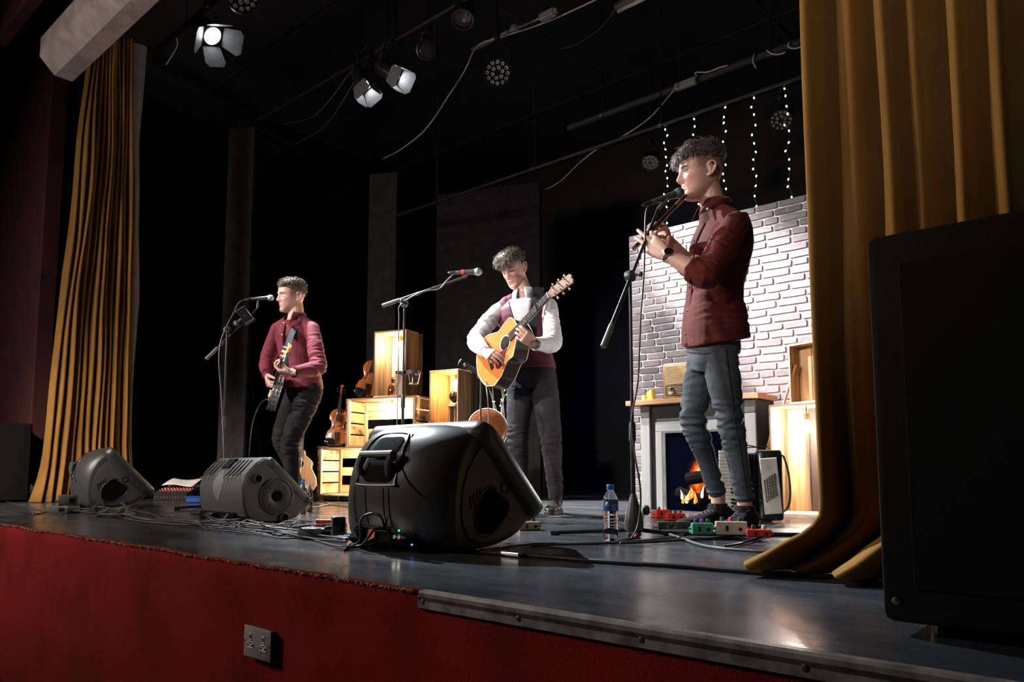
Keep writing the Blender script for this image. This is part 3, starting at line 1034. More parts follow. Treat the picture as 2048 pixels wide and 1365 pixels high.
MB().box(((ib + jb) / 2, FY - 0.010, zh0 - 0.006), (jb - ib, 0.012, 0.014), bev=0.002).build('opening_trim', DGREY, t)


def fire_mat():          # printed picture of a fire, with a faint glow of its own added
    m, nt, b = nodes('printed picture of a log fire')
    b.inputs['Roughness'].default_value = 0.6
    b.inputs['Specular IOR Level'].default_value = 0.0
    tc = nt.nodes.new('ShaderNodeTexCoord')
    n = N(nt, 'ShaderNodeTexNoise', _Scale=3.2, _Detail=6.0, _Roughness=0.6, _Distortion=1.2)
    mp = nt.nodes.new('ShaderNodeMapping')
    mp.inputs['Scale'].default_value = (3.0, 1.0, 1.0)
    nt.links.new(tc.outputs['Generated'], mp.inputs[0])
    nt.links.new(mp.outputs[0], n.inputs['Vector'])
    sep = nt.nodes.new('ShaderNodeSeparateXYZ')
    nt.links.new(tc.outputs['Generated'], sep.inputs[0])

    def mth(op, a, c=None):
        q = nt.nodes.new('ShaderNodeMath')
        q.operation = op
        for i, s_ in enumerate((a, c)):
            if s_ is None:
                continue
            if isinstance(s_, (int, float)):
                q.inputs[i].default_value = s_
            else:
                nt.links.new(s_, q.inputs[i])
        return q.outputs[0]
    dx = mth('SUBTRACT', sep.outputs[0], 0.56)
    dz = mth('SUBTRACT', sep.outputs[2], 0.42)
    r2 = mth('ADD', mth('MULTIPLY', mth('MULTIPLY', dx, dx), 9.0), mth('MULTIPLY', mth('MULTIPLY', dz, dz), 5.0))
    heat = mth('SUBTRACT', mth('ADD', mth('MULTIPLY', n.outputs[0], 0.75), 0.42), r2)
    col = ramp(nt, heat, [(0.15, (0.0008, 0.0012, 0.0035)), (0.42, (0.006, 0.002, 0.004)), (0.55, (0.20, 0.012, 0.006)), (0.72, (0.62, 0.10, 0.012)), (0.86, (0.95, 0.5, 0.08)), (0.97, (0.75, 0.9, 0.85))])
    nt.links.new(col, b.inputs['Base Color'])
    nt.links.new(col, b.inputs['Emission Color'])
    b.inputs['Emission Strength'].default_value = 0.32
    return m


MB().box(((ic + jc) / 2, FY - 0.002, zh0 / 2 - 0.004), (jc - ic, 0.012, zh0 - 0.012)).build('fire_picture', fire_mat(), t, smooth=0)
LOG = plain('charred log', (0.004, 0.003, 0.003), 0.95, spec=0.05, noise_amt=0.5, nscale=60)
FLAME = [glow('flame orange', (0.95, 0.22, 0.03), 0.7), glow('flame pale', (0.8, 0.85, 0.7), 0.6)]  # printed flames as thin pieces, made to glow though no fire burns
cxf = (ic + jc) / 2
for (x, z, l, a_) in ((-0.02, 0.235, 0.15, 8), (0.10, 0.20, 0.20, -58), (-0.08, 0.10, 0.2, -20), (0.05, 0.11, 0.2, 38)):
    dv = V((math.cos(R(a_)), 0, math.sin(R(a_))))
    MB().tube([V((cxf + x, FY - 0.006, z)) + dv * (l * q) for q in (-0.5, -0.45, 0, 0.45, 0.5)], [0.03, 0.042, 0.046, 0.042, 0.03], 10, up=V((0, 1, 0)), flat=0.999).build('log', LOG, t).scale = (1, 1, 1)
rf = random.Random(4)
for k in range(16):
    x, z = cxf + rf.uniform(-0.13, 0.12), rf.uniform(0.05, 0.10)
    hh = rf.uniform(0.03, 0.09)
    pts = [V((x, FY - 0.05, z)), V((x + rf.uniform(-0.01, 0.01), FY - 0.052, z + hh * 0.5)), V((x + rf.uniform(-0.02, 0.02), FY - 0.05, z + hh))]
    MB().tube(bez(pts, 6), [0.008, 0.011, 0.010, 0.008, 0.005, 0.002, 0.001][:len(bez(pts, 6))], 6).build('flame', FLAME[k % 5 == 0], t)

# radio on the mantel
zt2 = zt + 0.037
ra, rb_ = PY(1323, 780, FY + 0.10), PY(1418, 780, FY + 0.10)
t = thing('table_radio', 'vintage wooden valve radio with woven front on the mantel', 'radio', ((ra.x + rb_.x) / 2, FY + 0.18, zt2))
rw, rh = rb_.x - ra.x, 0.285
rx, ry = (ra.x + rb_.x) / 2, FY + 0.185
RADIO = wood('varnished walnut', (0.13, 0.06, 0.022), (0.07, 0.03, 0.01), 0.0, 'x', 0.8, 0.35, coat=0.5)
MB().box((rx, ry, zt2 + rh / 2 + 0.004), (rw, 0.15, rh), bev=0.022, seg=3).build('cabinet', RADIO, t)
MB().box((rx, ry - 0.076, zt2 + rh / 2 + 0.004), (rw - 0.025, 0.012, rh - 0.028), bev=0.012, seg=2).build('front_moulding', wood('honey veneer', (0.26, 0.135, 0.04), (0.18, 0.085, 0.024), 0, 'z', 0.8, 0.35, coat=0.4), t)
sc_ = MB().box((rx, ry - 0.082, zt2 + 0.185), (rw - 0.065, 0.008, 0.145), bev=0.004).build('speaker_cloth', fabric('woven radio cloth', (0.36, 0.24, 0.115), 0.8, 0.15, weave=300, bmp=0.5), t)
for k in range(11):
    MB().box((rx, ry - 0.087, zt2 + 0.122 + 0.0125 * k), (rw - 0.07, 0.003, 0.003)).build('cloth_rib', plain('pale brass', (0.36, 0.25, 0.12), 0.45), sc_)
dp_ = MB().box((rx, ry - 0.083, zt2 + 0.070), (rw - 0.065, 0.010, 0.075), bev=0.004).build('dial_panel', plain('dark dial glass', (0.03, 0.02, 0.014), 0.15), t)
for k in range(6):
    MB().box((rx - 0.06, ry - 0.0895, zt2 + 0.042 + 0.011 * k), (rw * 0.45, 0.002, 0.002)).build('dial_line', plain('dial ivory', (0.6, 0.5, 0.33), 0.5), dp_)
for x in (-rw / 2 + 0.085, rw / 2 - 0.085):
    MB().lathe([(0.026, 0), (0.026, 0.008), (0.018, 0.012), (0.017, 0.026), (0.012, 0.03)], (rx + x, ry - 0.088, zt2 + 0.072), (0, -1, 0), 22).build('tuning_knob', CHROME, dp_)
for x in (-1, 1):
    MB().box((rx + x * (rw / 2 - 0.05), ry, zt2 + 0.003), (0.04, 0.11, 0.006), bev=0.002).build('foot', DARK, t)

# candle cluster
q = PY(1297, 799, FY + 0.07)
t = thing('candle', 'stepped yellow pillar candle with melted top on the mantel', 'candle', (q.x, q.y, zt2))
WAX = plain('yellow wax', (0.85, 0.60, 0.10), 0.45, noise_amt=0.1)
b_ = WAX.node_tree.nodes['Principled BSDF']
b_.inputs['Subsurface Weight'].default_value = 0.4
b_.inputs['Subsurface Radius'].default_value = (0.03, 0.02, 0.008)
m = MB()
for dx, dy, r_, h_ in ((-0.03, 0.0, 0.026, 0.048), (0.006, 0.012, 0.027, 0.07), (0.034, -0.006, 0.025, 0.082)):
    rg = []
    for z, k in ((0, 1.02), (0.006, 1.0), (h_ * 0.8, 1.0), (h_, 0.93), (h_ - 0.006, 0.75)):
        rg.append([(q.x + dx + r_ * k * math.cos(2 * math.pi * j / 20), q.y + dy + r_ * k * math.sin(2 * math.pi * j / 20), zt2 + z + (0.007 * noise.noise(V((j * 0.7, r_ * 99, 0))) if z > h_ * 0.9 else 0)) for j in range(20)])
    m.rings(rg)
m.build('wax', WAX, t)
for dx, dy, h_ in ((-0.03, 0, 0.046), (0.006, 0.012, 0.068), (0.034, -0.006, 0.08)):
    MB().tube([(q.x + dx, q.y + dy, zt2 + h_ - 0.004), (q.x + dx + 0.002, q.y + dy, zt2 + h_ + 0.010)], 0.0012, 5).build('wick', DARK, t)

# ================================================================== crates
CR_IN = wood('pale crate pine', (0.74, 0.56, 0.36), (0.42, 0.25, 0.12), 0.55, 'z', 1.0, 0.65, burncol=(0.15, 0.06, 0.02))
CR_INX = wood('pale crate pine across', (0.74, 0.56, 0.36), (0.42, 0.25, 0.12), 0.50, 'x', 1.0, 0.65, burncol=(0.15, 0.06, 0.02))
CR_BURNT = wood('scorched crate boards', (0.33, 0.19, 0.09), (0.13, 0.068, 0.032), 0.62, 'z', 1.0, 0.7)
CR_BURNTX = wood('scorched crate boards across', (0.42, 0.24, 0.10), (0.22, 0.11, 0.045), 0.5, 'x', 1.0, 0.7)
CR_SCORCH = wood('heavily scorched pine', (0.60, 0.38, 0.18), (0.36, 0.18, 0.07), 0.85, 'z', 0.8, 0.65, burncol=(0.03, 0.014, 0.006))


def crate(label, org, rz, w_, d_, h_, back='v', legs=0.0, nback=4, gaps=(), side='v', inner=None, outer=None, nside=3):
    """open-fronted crate, org = front left bottom corner, front along local +x, depth along local +y"""
    M = Matrix.Translation(V(org)) @ Matrix.Rotation(rz, 4, 'Z')
    t = thing('wooden_crate', label, 'crate', M=M, group='stacked wooden crates')
    th = 0.014
    inner = inner or (CR_IN if back == 'v' else CR_INX)
    z0 = legs

    def slat(c, s, mat):
        rr_ = random.uniform(-0.0015, 0.0015)
        MB().box(V(c) + V((0, rr_, 0)), s, bev=0.002).build('slat', mat, t, local=True)
    # back
    if back == 'v':
        w1 = (w_ - 2 * th) / nback
        for i in range(nback):
            slat((th + w1 * (i + 0.5), d_ - th / 2, z0 + h_ / 2), (w1 - 0.004, th, h_ - 2 * th - 0.002), inner)
    else:
        h1 = (h_ - 2 * th) / nback
        for i in range(nback):
            if i in gaps:
                continue
            slat((w_ / 2, d_ - th / 2, z0 + th + h1 * (i + 0.5)), (w_ - 2 * th - 0.002, th, h1 - 0.004), inner)
    # sides
    for x in (th / 2, w_ - th / 2):
        if side == 'v':
            d1 = d_ / nside
            for i in range(nside):
                slat((x, d1 * (i + 0.5), z0 + h_ / 2), (th, d1 - 0.003, h_ - 2 * th - 0.001), outer or CR_BURNT)
        else:
            h1 = (h_ - 2 * th) / nside
            for i in range(nside):
                slat((x, d_ / 2, z0 + th + h1 * (i + 0.5)), (th, d_, h1 - 0.012), outer or CR_BURNTX)
    # inner corner posts
    for x in (th + 0.014, w_ - th - 0.014):
        for y in (0.014, d_ - th - 0.014):
            if side == 'h':
                MB().box((x, y, z0 + h_ / 2), (0.026, 0.026, h_ - 2 * th - 0.002), bev=0.002).build('corner_post', CR_IN, t, local=True)
    # top and bottom
    for z in (z0 + th / 2, z0 + h_ - th / 2):
        d1 = d_ / 3
        for i in range(3):
            slat((w_ / 2, d1 * (i + 0.5), z), (w_, d1 - 0.003, th), CR_BURNTX if z > z0 + 0.1 else CR_INX)
    for x in (0.03, w_ - 0.03):
        for y in (0.03, d_ - 0.03):
            if legs:
                MB().box((x, y, legs / 2), (0.035, 0.035, legs), bev=0.003).build('leg', CR_IN, t, local=True)
    return t, M


def bulb(label, pos, drop, power, r=0.032, col=(1.0, 0.80, 0.54), name='crate bulb'):
    pos = V(pos)
    t = thing('light_bulb', label, 'light bulb', pos + V((0, 0, drop)), 0, 'bare bulbs in the crates')
    MB().lathe([(0.002, -r * 1.02), (r * 0.6, -r * 0.82), (r * 0.95, -r * 0.35), (r, 0.0), (r * 0.86, r * 0.5), (r * 0.5, r * 1.15), (r * 0.4, r * 1.5)], pos, (0, 0, 1), 20).build('glass', glow(name, col, power), t, smooth=180)
    MB().lathe([(r * 0.45, 0), (r * 0.5, 0.006), (r * 0.5, 0.04), (r * 0.25, 0.045)], pos + V((0, 0, r * 1.4)), (0, 0, 1), 16).build('socket', plain('brass lamp holder', (0.25, 0.15, 0.06), 0.35, 0.8), t)
    if drop > r * 1.4 + 0.045:
        MB().tube([pos + V((0, 0, r * 1.4 + 0.044)), pos + V((0, 0, drop))], 0.003, 6).build('cord', RUBBER, t)
    return t


RZ = R(17)
eX, eY = V((math.cos(RZ), math.sin(RZ), 0)), V((-math.sin(RZ), math.cos(RZ), 0))
o1 = F(633, 1003)
bw = 0.98
crate('lowest pale slatted crate, lit inside, carrying the other crates', o1, RZ, bw, 0.34, 0.445, 'h', 0.05, 5, (1, 3), 'h', nside=4, outer=CR_INX)
o2 = o1 + eX * 0.30 + eY * 0.012 + V((0, 0, 0.4955))
crate('wide slatted crate, lit inside, second in the stack', o2, RZ, 0.76, 0.31, 0.445, 'h', 0.0, 5, (2,), 'h', nside=4)
o3 = o2 + eX * 0.29 + eY * 0.01 + V((0, 0, 0.4455))
crate('tall scorched crate on top of the stack', o3, RZ, 0.345, 0.29, 0.605, 'v', 0.0, 4)
o4 = P(857, 900, 6.62)
o4.z = 0
R4 = R(11)
t4, _m = crate('scorched upright crate with a glowing bulb beside the guitarist', o4, R4, 0.31, 0.31, 1.165, 'v', 0.0, 4)
MB().box((0.155, 0.155, 0.594), (0.278, 0.275, 0.014), bev=0.002).build('shelf', CR_INX, t4, local=True)
BP = 850.0
bulb('bare bulb inside the tall top crate', o3 + eX * 0.205 + eY * 0.14 + V((0, 0, 0.48)), 0.11, BP)
bulb('bare bulb inside the second crate', o2 + eX * 0.40 + eY * 0.16 + V((0, 0, 0.36)), 0.07, BP)
bulb('bare bulb inside the lowest crate', o1 + eX * 0.45 + eY * 0.16 + V((0, 0, 0.38)), 0.10, BP)
e4, f4 = V((math.cos(R4), math.sin(R4), 0)), V((-math.sin(R4), math.cos(R4), 0))
bulb('round bulb glowing in the crate beside the guitarist', o4 + e4 * 0.215 + f4 * 0.12 + V((0, 0, 1.04)), 0.11, 520.0, 0.034, (1.0, 0.62, 0.26), 'amber bulb')
# ornament in that crate: dark ball on a little stand
q = o4 + e4 * 0.225 + f4 * 0.07 + V((0, 0, 0.6005 + 0.0145))
t = thing('ornament', 'dark ball ornament on a small wooden stand in the bulb crate', 'ornament', q)
MB().box(q + V((0, 0, 0.24)), (0.11, 0.09, 0.028), bev=0.003).build('stand_top', CR_BURNTX, t)
for x in (-0.035, 0.035):
    MB().box(q + V((x, 0, 0.113)), (0.02, 0.06, 0.226), bev=0.003).build('stand_leg', CR_BURNT, t)
MB().lathe([(0.02, 0.0), (0.026, 0.004), (0.012, 0.012), (0.03, 0.02), (0.047, 0.045), (0.05, 0.065), (0.044, 0.09), (0.028, 0.108), (0.006, 0.115)], q + V((0, 0, 0.2545)), (0, 0, 1), 20).build('ball', plain('dark bronze', (0.035, 0.022, 0.015), 0.35, 0.5), t)
MB().tube([q + V((0.04, 0, 0.32)), q + V((0.066, -0.01, 0.322))], [0.02, 0.003], 10).build('spout', plain('dark bronze', (0.035, 0.022, 0.015), 0.35, 0.5), t)
# things standing in the tall crate
q = o3 + eX * 0.10 + eY * 0.17 + V((0, 0, 0.0148))
t = thing('glass_jug', 'small brown glass jug inside the tall top crate', 'jug', q)
MB().lathe([(0.04, 0), (0.045, 0.008), (0.046, 0.08), (0.03, 0.115), (0.016, 0.13), (0.016, 0.16), (0.02, 0.165)], q, (0, 0, 1), 20).build('body', plain('brown glass', (0.06, 0.02, 0.008), 0.08, coat=0.5), t)
MB().lathe([(0.012, 0), (0.014, 0.02), (0.01, 0.024)], q + V((0, 0, 0.165)), (0, 0, 1), 12).build('stopper', PINE, t)
q = o3 + eX * 0.24 + eY * 0.12 + V((0, 0, 0.0148))
t = thing('storage_tin', 'dull beige tin leaning sticks, inside the tall top crate', 'tin', q)
MB().box(q + V((0, 0, 0.095)), (0.13, 0.09, 0.188), bev=0.006).build('body', plain('beige card', (0.33, 0.24, 0.16), 0.7), t)
MB().box(q + V((0, 0, 0.192)), (0.136, 0.096, 0.012), bev=0.003).build('lid', plain('beige card', (0.33, 0.24, 0.16), 0.7), t)
q2 = q + V((0.02, -0.065, 0))
solo_ = MB()
solo_.tube([q2 + V((-0.07, 0, 0.008)), q2 + V((0.02, 0.01, 0.225))], [0.006, 0.005], 8)
solo_.ball(q2 + V((-0.0705, 0, 0.0085)), 0.008, 8, 6)
tag(solo_.build('drumstick', PINE, loc=q2), 'pale wooden stick leaning in the tall top crate', 'stick')

# right-hand crates by the fireplace
q = PY(1544, 1025, 3.58)
q.z = 0
crate('large upright crate, dazzlingly lit inside, right of the accordion', q, R(2), 0.48, 0.30, 0.715, 'v', 0.0, 3, nside=2, inner=CR_SCORCH)
q5 = PY(1579, 806, 3.66)
q5.z = 0.7155
crate('scorched knotty crate standing on the lit crate by the curtain', q5, R(-20), 0.34, 0.10, 0.40, 'v', 0.0, 3, nside=2, inner=CR_SCORCH, outer=CR_BURNT)
st = MB().tube([q + V((0.06, 0.10, 0.716)), q + V((0.15, 0.10, 0.98))], 0.009, 4)
tag(st.build('prop_stick', PINE, loc=q + V((0.06, 0.10, 0.716))), 'thin wooden strut leaning against the scorched knotty crate', 'stick')
st = MB().tube([q + V((-0.16, 0.06, 0.012)), q + V((-0.005, 0.06, 0.55))], 0.011, 4)
tag(st.build('prop_stick', PINE, loc=q + V((-0.16, 0.06, 0.0))), 'wooden strut between the fireplace and the lit crate', 'stick')
bq = PX(1644, 856, 0) if False else P(1614, 856, 4.80)
bulb('fierce white bulb beside the gold curtain', bq, q.z + 0.715 - 0.016 - bq.z, 1100.0, 0.034, (1.0, 0.93, 0.84), 'fierce bulb')

# ================================================================== accordion
q = F(1545, 1046)
t = thing('accordion', 'piano accordion with white button panel standing beside the fireplace', 'accordion', q, 0)
Ma = Matrix.Translation(q) @ Matrix.Rotation(YAW - math.pi / 2 + R(90) - R(6), 4, 'Z') if False else Matrix.Translation(q) @ Matrix.Rotation(math.atan2(RT.y, RT.x) + R(-14), 4, 'Z')
t.matrix_world = Ma
XF[t] = Ma
LACQ = plain('black accordion lacquer', (0.012, 0.018, 0.017), 0.18, coat=0.6)
IVORY = plain('ivory celluloid', (0.62, 0.62, 0.54), 0.35)
MB().box((-0.005, 0.10, 0.205), (0.135, 0.20, 0.39), bev=0.016, seg=2).build('bass_case', LACQ, t, local=True)
bl = []
for i in range(15):
    x = -0.075 - 0.0075 * i
    k = 0.0 if i % 2 else 0.012
    bl.append([(x, y, z) for y, z in ((0.01 + k, 0.02 + k), (0.19 - k, 0.02 + k), (0.19 - k, 0.385 - k), (0.01 + k, 0.385 - k))])
MB().rings(bl).build('bellows', plain('black bellows cloth', (0.02, 0.018, 0.02), 0.6), t, local=True, smooth=0)
MB().box((-0.225, 0.10, 0.205), (0.09, 0.20, 0.39), bev=0.016, seg=2).build('treble_case', LACQ, t, local=True)
kbd = MB().box((-0.235, -0.03, 0.205), (0.05, 0.06, 0.41), bev=0.006).build('keyboard_bed', LACQ, t, local=True)
for i in range(20):
    MB().box((-0.225, -0.066, 0.022 + i * 0.0192), (0.105, 0.014, 0.0178), bev=0.002).build('white_key', IVORY, kbd, local=True)
for i in range(19):
    if i % 7 in (2, 6):
        continue
    MB().box((-0.195, -0.076, 0.0316 + i * 0.0192), (0.05, 0.012, 0.010), bev=0.002).build('black_key', LACQ, kbd, local=True)
Mp = Matrix.Rotation(R(-4), 3, 'Y')
bpn = MB().box((-0.002, -0.006, 0.20), (0.094, 0.014, 0.31), Mp, bev=0.004).build('button_panel', IVORY, t, local=True)
for r_ in range(12):
    for c_ in range(5):
        x = -0.036 + 0.0135 * c_ - 0.006
        z = 0.115 + 0.0105 * r_ + c_ * 0.009
        MB().lathe([(0.004, 0), (0.004, 0.004), (0.0025, 0.006)], (x + 0.008 + (z - 0.2) * -0.07, -0.013, z), (0, -1, 0), 7).build('bass_button', LACQ, bpn, local=True)
sp = bez([(0.05, 0.03, 0.37), (0.075, 0.02, 0.36), (0.10, 0.02, 0.24), (0.095, 0.03, 0.10), (0.035, 0.04, 0.03)], 20)
rg = [[V(p) + V((0, -0.03, 0)), V(p) + V((0, 0.03, 0)), V(p) + V((-0.006, 0.03, 0)), V(p) + V((-0.006, -0.03, 0))] for p in sp]
MB().rings(rg).build('bass_strap', plain('black leather', (0.025, 0.02, 0.018), 0.4, bmp=0.2, nscale=200), t, local=True)
sp = bez([(-0.22, 0.10, 0.395), (-0.14, 0.05, 0.425), (-0.05, 0.08, 0.412), (0.0, 0.13, 0.42), (-0.08, 0.15, 0.415), (-0.2, 0.16, 0.41)], 30)
rg = [[V(p) + V((0, -0.012, 0)), V(p) + V((0, 0.012, 0)), V(p) + V((0, 0.012, 0.006)), V(p) + V((0, -0.012, 0.006))] for p in sp]
MB().rings(rg).build('shoulder_strap', plain('black leather', (0.025, 0.02, 0.018), 0.4), t, local=True)
for x, z in ((-0.06, 0.37), (-0.06, 0.12), (-0.06, 0.04), (0.02, 0.02)):
    MB().ball((x, 0.001, z), 0.004, 8, 6).build('stud', CHROME, t, local=True)

# ================================================================== guitars and fiddles
def guitar_outline(n=72, Lb=0.49, lower=0.195, waist=0.125, upper=0.145, cut=True):
    """half widths along the body; returns closed outline in (w, u): u from the tail (0) to the neck end (Lb)"""
    us = np.linspace(0, 1, n)
    kx = [0, 0.03, 0.10, 0.25, 0.42, 0.62, 0.78, 0.90, 0.97, 1.0]
    ky = [0.0, 0.42, 0.75, 1.0, 0.93, 0.64, 0.70, 0.72, 0.48, 0.0]
    lw = [max(0, float(np.interp(u, kx, ky))) for u in us]
    # smooth
    lw = np.array(lw)
    for _ in range(3):
        lw[1:-1] = 0.25 * lw[:-2] + 0.5 * lw[1:-1] + 0.25 * lw[2:]
    left = [(-lower * k, Lb * u) for k, u in zip(lw, us)]
    right = [(lower * k, Lb * u) for k, u in zip(lw, us)]
    if cut:
        out = []
        for x, y in right:
            u = y / Lb
            if u > 0.74:
                q_ = min(1, (u - 0.74) / 0.16)
                x = x * (1 - q_) + (0.045) * q_ if u < 0.985 else min(x, 0.04)
            out.append((x, y))
        right = out
    return left + right[::-1][1:-1]


SPRUCE = wood('amber spruce top', (0.58, 0.20, 0.045), (0.48, 0.15, 0.03), 0.0, 'y', 2.0, 0.3, coat=0.5)
ROSE = wood('dark rosewood', (0.04, 0.016, 0.010), (0.018, 0.008, 0.006), 0.0, 'y', 1.0, 0.2, coat=0.8)
MAHOG = wood('mahogany neck', (0.17, 0.07, 0.03), (0.10, 0.04, 0.018), 0.0, 'y', 1.0, 0.35)
BIND = plain('cream binding', (0.75, 0.68, 0.52), 0.35)
EBONY = plain('ebony', (0.015, 0.012, 0.011), 0.3)
STRINGM = plain('string steel', (0.6, 0.58, 0.55), 0.3, 0.9)
PEARL = plain('pearl inlay', (0.8, 0.78, 0.72), 0.2)


def guitar(label, M, top=SPRUCE, side=ROSE, depth=0.105, cut=True, scale=1.0, group=None, pick=True, capo=True, name='acoustic_guitar'):
    """local: x = across (treble side +), y = along the neck, z = out of the face; origin at the tail"""
    t = thing(name, label, 'guitar', M=M @ Matrix.Scale(scale, 4), group=group)
    ol = guitar_outline(cut=cut)
    LOC = dict(local=True)
    sd = [[V((x, y, -depth + 0.002)) for x, y in ol], [V((x, y, -0.001)) for x, y in ol]]
    fix_normals(MB().rings(sd, cap=False).build('sides', side, t, **LOC))

    def disc(z, bulge):
        rings_ = [[V((x * k, 0.245 + (y - 0.245) * k, z + bulge * (1 - k * k))) for x, y in ol] for k in (1.0, 0.75, 0.5, 0.25, 0.02)]
        return rings_
    fix_normals(MB().rings(disc(-depth, -0.008)[:]).build('back', side, t, **LOC))
    fix_normals(MB().rings([[p + V((0, 0, -0.003)) for p in disc(0, 0)[0]]] + disc(0.0, 0.002)).build('soundboard', top, t, **LOC))
    for z in (0.0, -depth):
        MB().tube([V((x, y, z)) for x, y in ol], 0.003, 6, loop=True).build('binding', BIND, t, **LOC)
    # sound hole with rosette
    MB().lathe([(0.001, 0.0), (0.049, 0.0), (0.049, 0.0015)], (0, 0.335, 0.002), (0, 0, 1), 32).build('sound_hole', DARK, t, **LOC)
    MB().lathe([(0.049, 0.0), (0.049, 0.002), (0.056, 0.002), (0.056, 0.0)], (0, 0.335, 0.002), (0, 0, 1), 32, cap=False).build('rosette', BIND, t, **LOC)
    if pick:
        pg = [(0.03, 0.36), (0.055, 0.335), (0.065, 0.30), (0.11, 0.26), (0.125, 0.21), (0.10, 0.185), (0.05, 0.20), (0.02, 0.27), (0.035, 0.30)]
        pg = chaikin([V((x, y, 0.0035)) for x, y in pg], 2)
        MB().rings([pg, [p + V((0, 0, 0.0015)) for p in pg]]).build('pickguard', plain('oxblood pickguard', (0.10, 0.012, 0.012), 0.2, coat=0.5), t, **LOC)
    br_ = MB().box((0, 0.155, 0.006), (0.16, 0.03, 0.010), bev=0.004).build('bridge', EBONY, t, **LOC)
    MB().box((0, 0.160, 0.012), (0.075, 0.004, 0.006)).build('saddle', BIND, br_, **LOC)
    # neck, fretboard, frets
    rg = []
    for y, w_, h_ in ((0.45, 0.028, 0.05), (0.49, 0.028, 0.03), (0.52, 0.0275, 0.024), (0.80, 0.0225, 0.021), (0.815, 0.022, 0.02)):
        rg.append([V((w_ * math.cos(a), y, 0.004 + h_ * min(0, math.sin(a)) )) for a in [2 * math.pi * j / 16 for j in range(16)]])
    fix_normals(MB().rings(rg).build('neck', MAHOG, t, **LOC))
    rg = [[V((-w_, y, 0.003)), V((w_, y, 0.003)), V((w_, y, 0.010)), V((-w_, y, 0.010))] for y, w_ in ((0.388, 0.029), (0.81, 0.0225))]
    fb_ = MB().rings(rg).build('fretboard', EBONY, t, **LOC)
    sc = 0.648
    for i in range(1, 20):
        y = 0.812 - (sc - sc / 2 ** (i / 12))
        if y < 0.392:
            break
        w_ = interp(y, [0.388, 0.81], [0.029, 0.0225])
        MB().box((0, y, 0.0106), (2 * w_, 0.002, 0.0018)).build('fret', STRINGM, fb_, smooth=0, **LOC)
        if i in (3, 5, 7, 9, 12):
            MB().lathe([(0.003, 0), (0.003, 0.0006)], (0, y + 0.012, 0.010), (0, 0, 1), 10).build('fret_marker', PEARL, fb_, **LOC)
    MB().box((0, 0.813, 0.009), (0.045, 0.005, 0.009)).build('nut', BIND, t, **LOC)
    hd = [(-0.022, 0.815), (-0.033, 0.845), (-0.037, 0.99), (-0.015, 1.0), (0, 0.99), (0.015, 1.0), (0.037, 0.99), (0.033, 0.845), (0.022, 0.815)]
    tilt = lambda y: -0.25 * (y - 0.815)
    hs_ = MB().rings([[V((x, y, -0.008 + tilt(y))) for x, y in hd], [V((x, y, 0.006 + tilt(y))) for x, y in hd]]).build('headstock', MAHOG, t, **LOC)
    for i in range(6):
        s_ = -1 if i < 3 else 1
        y = 0.86 + 0.045 * (i % 3)
        z = tilt(y)
        pgm = MB()
        pgm.tube([V((s_ * 0.026, y, z + 0.004)), V((s_ * 0.026, y, z + 0.022))], 0.0045, 8)
        pgm.tube([V((s_ * 0.036, y, z - 0.003)), V((s_ * 0.052, y, z - 0.003))], 0.003, 6)
        pgm.ball(V((s_ * 0.058, y, z - 0.003)), (0.008, 0.010, 0.006), 10, 6)
        pgm.build('tuning_peg', GOLD, hs_, **LOC)
    for i in range(6):
        k = (i - 2.5) / 2.5
        MB().tube([V((k * 0.028, 0.158, 0.015)), V((k * 0.018, 0.813, 0.0145)), V((math.copysign(0.026, k), 0.86 + 0.045 * (i % 3 if k < 0 else 2 - i % 3), tilt(0.9) + 0.012))], 0.0007, 4).build('string', STRINGM, t, smooth=0, **LOC)
    if capo:
        y = 0.70
        MB().box((0, y, 0.02), (0.058, 0.010, 0.010), bev=0.003).build('capo', BLACK_METAL, t, **LOC)
    return t


# guitar standing behind the banjo player, and the round-backed instrument behind the big monitor
Mg = Matrix.Translation(F(590, 1005)) @ Matrix.Rotation(math.atan2(RT.y, RT.x) + R(8), 4, 'Z') @ Matrix.Rotation(R(80), 4, 'X') @ Matrix.Rotation(R(-3), 4, 'Z') @ Matrix.Translation((0, 0.06, 0))
PALE = wood('pale maple', (0.70, 0.42, 0.22), (0.58, 0.32, 0.15), 0.0, 'y', 1.0, 0.35)
guitar('pale wooden cutaway guitar standing behind the legs of the banjo player', Mg, PALE, MAHOG, 0.07, True, 0.86, 'instruments waiting on stands', False, False)
c = F(590, 1005)
t = thing('guitar_stand', 'black folding stand under the pale cutaway guitar', 'instrument stand', c, 0)
for s_ in (-1, 1):
    MB().tube(bez([c + RT * (0.10 * s_) + V((0, 0, 0.0)) - FH * 0.10 + V((0, 0, 0.008)), c + RT * (0.07 * s_) - FH * 0.03 + V((0, 0, 0.035)), c + RT * (0.03 * s_) + FH * 0.16 + V((0, 0, 0.30))], 10), 0.008, 8).build('leg', BLACK_METAL, t)
MB().tube([c + FH * 0.16 + V((0, 0, 0.30)), c + FH * 0.30 + V((0, 0, 0.008))], 0.008, 8).build('leg', BLACK_METAL, t)

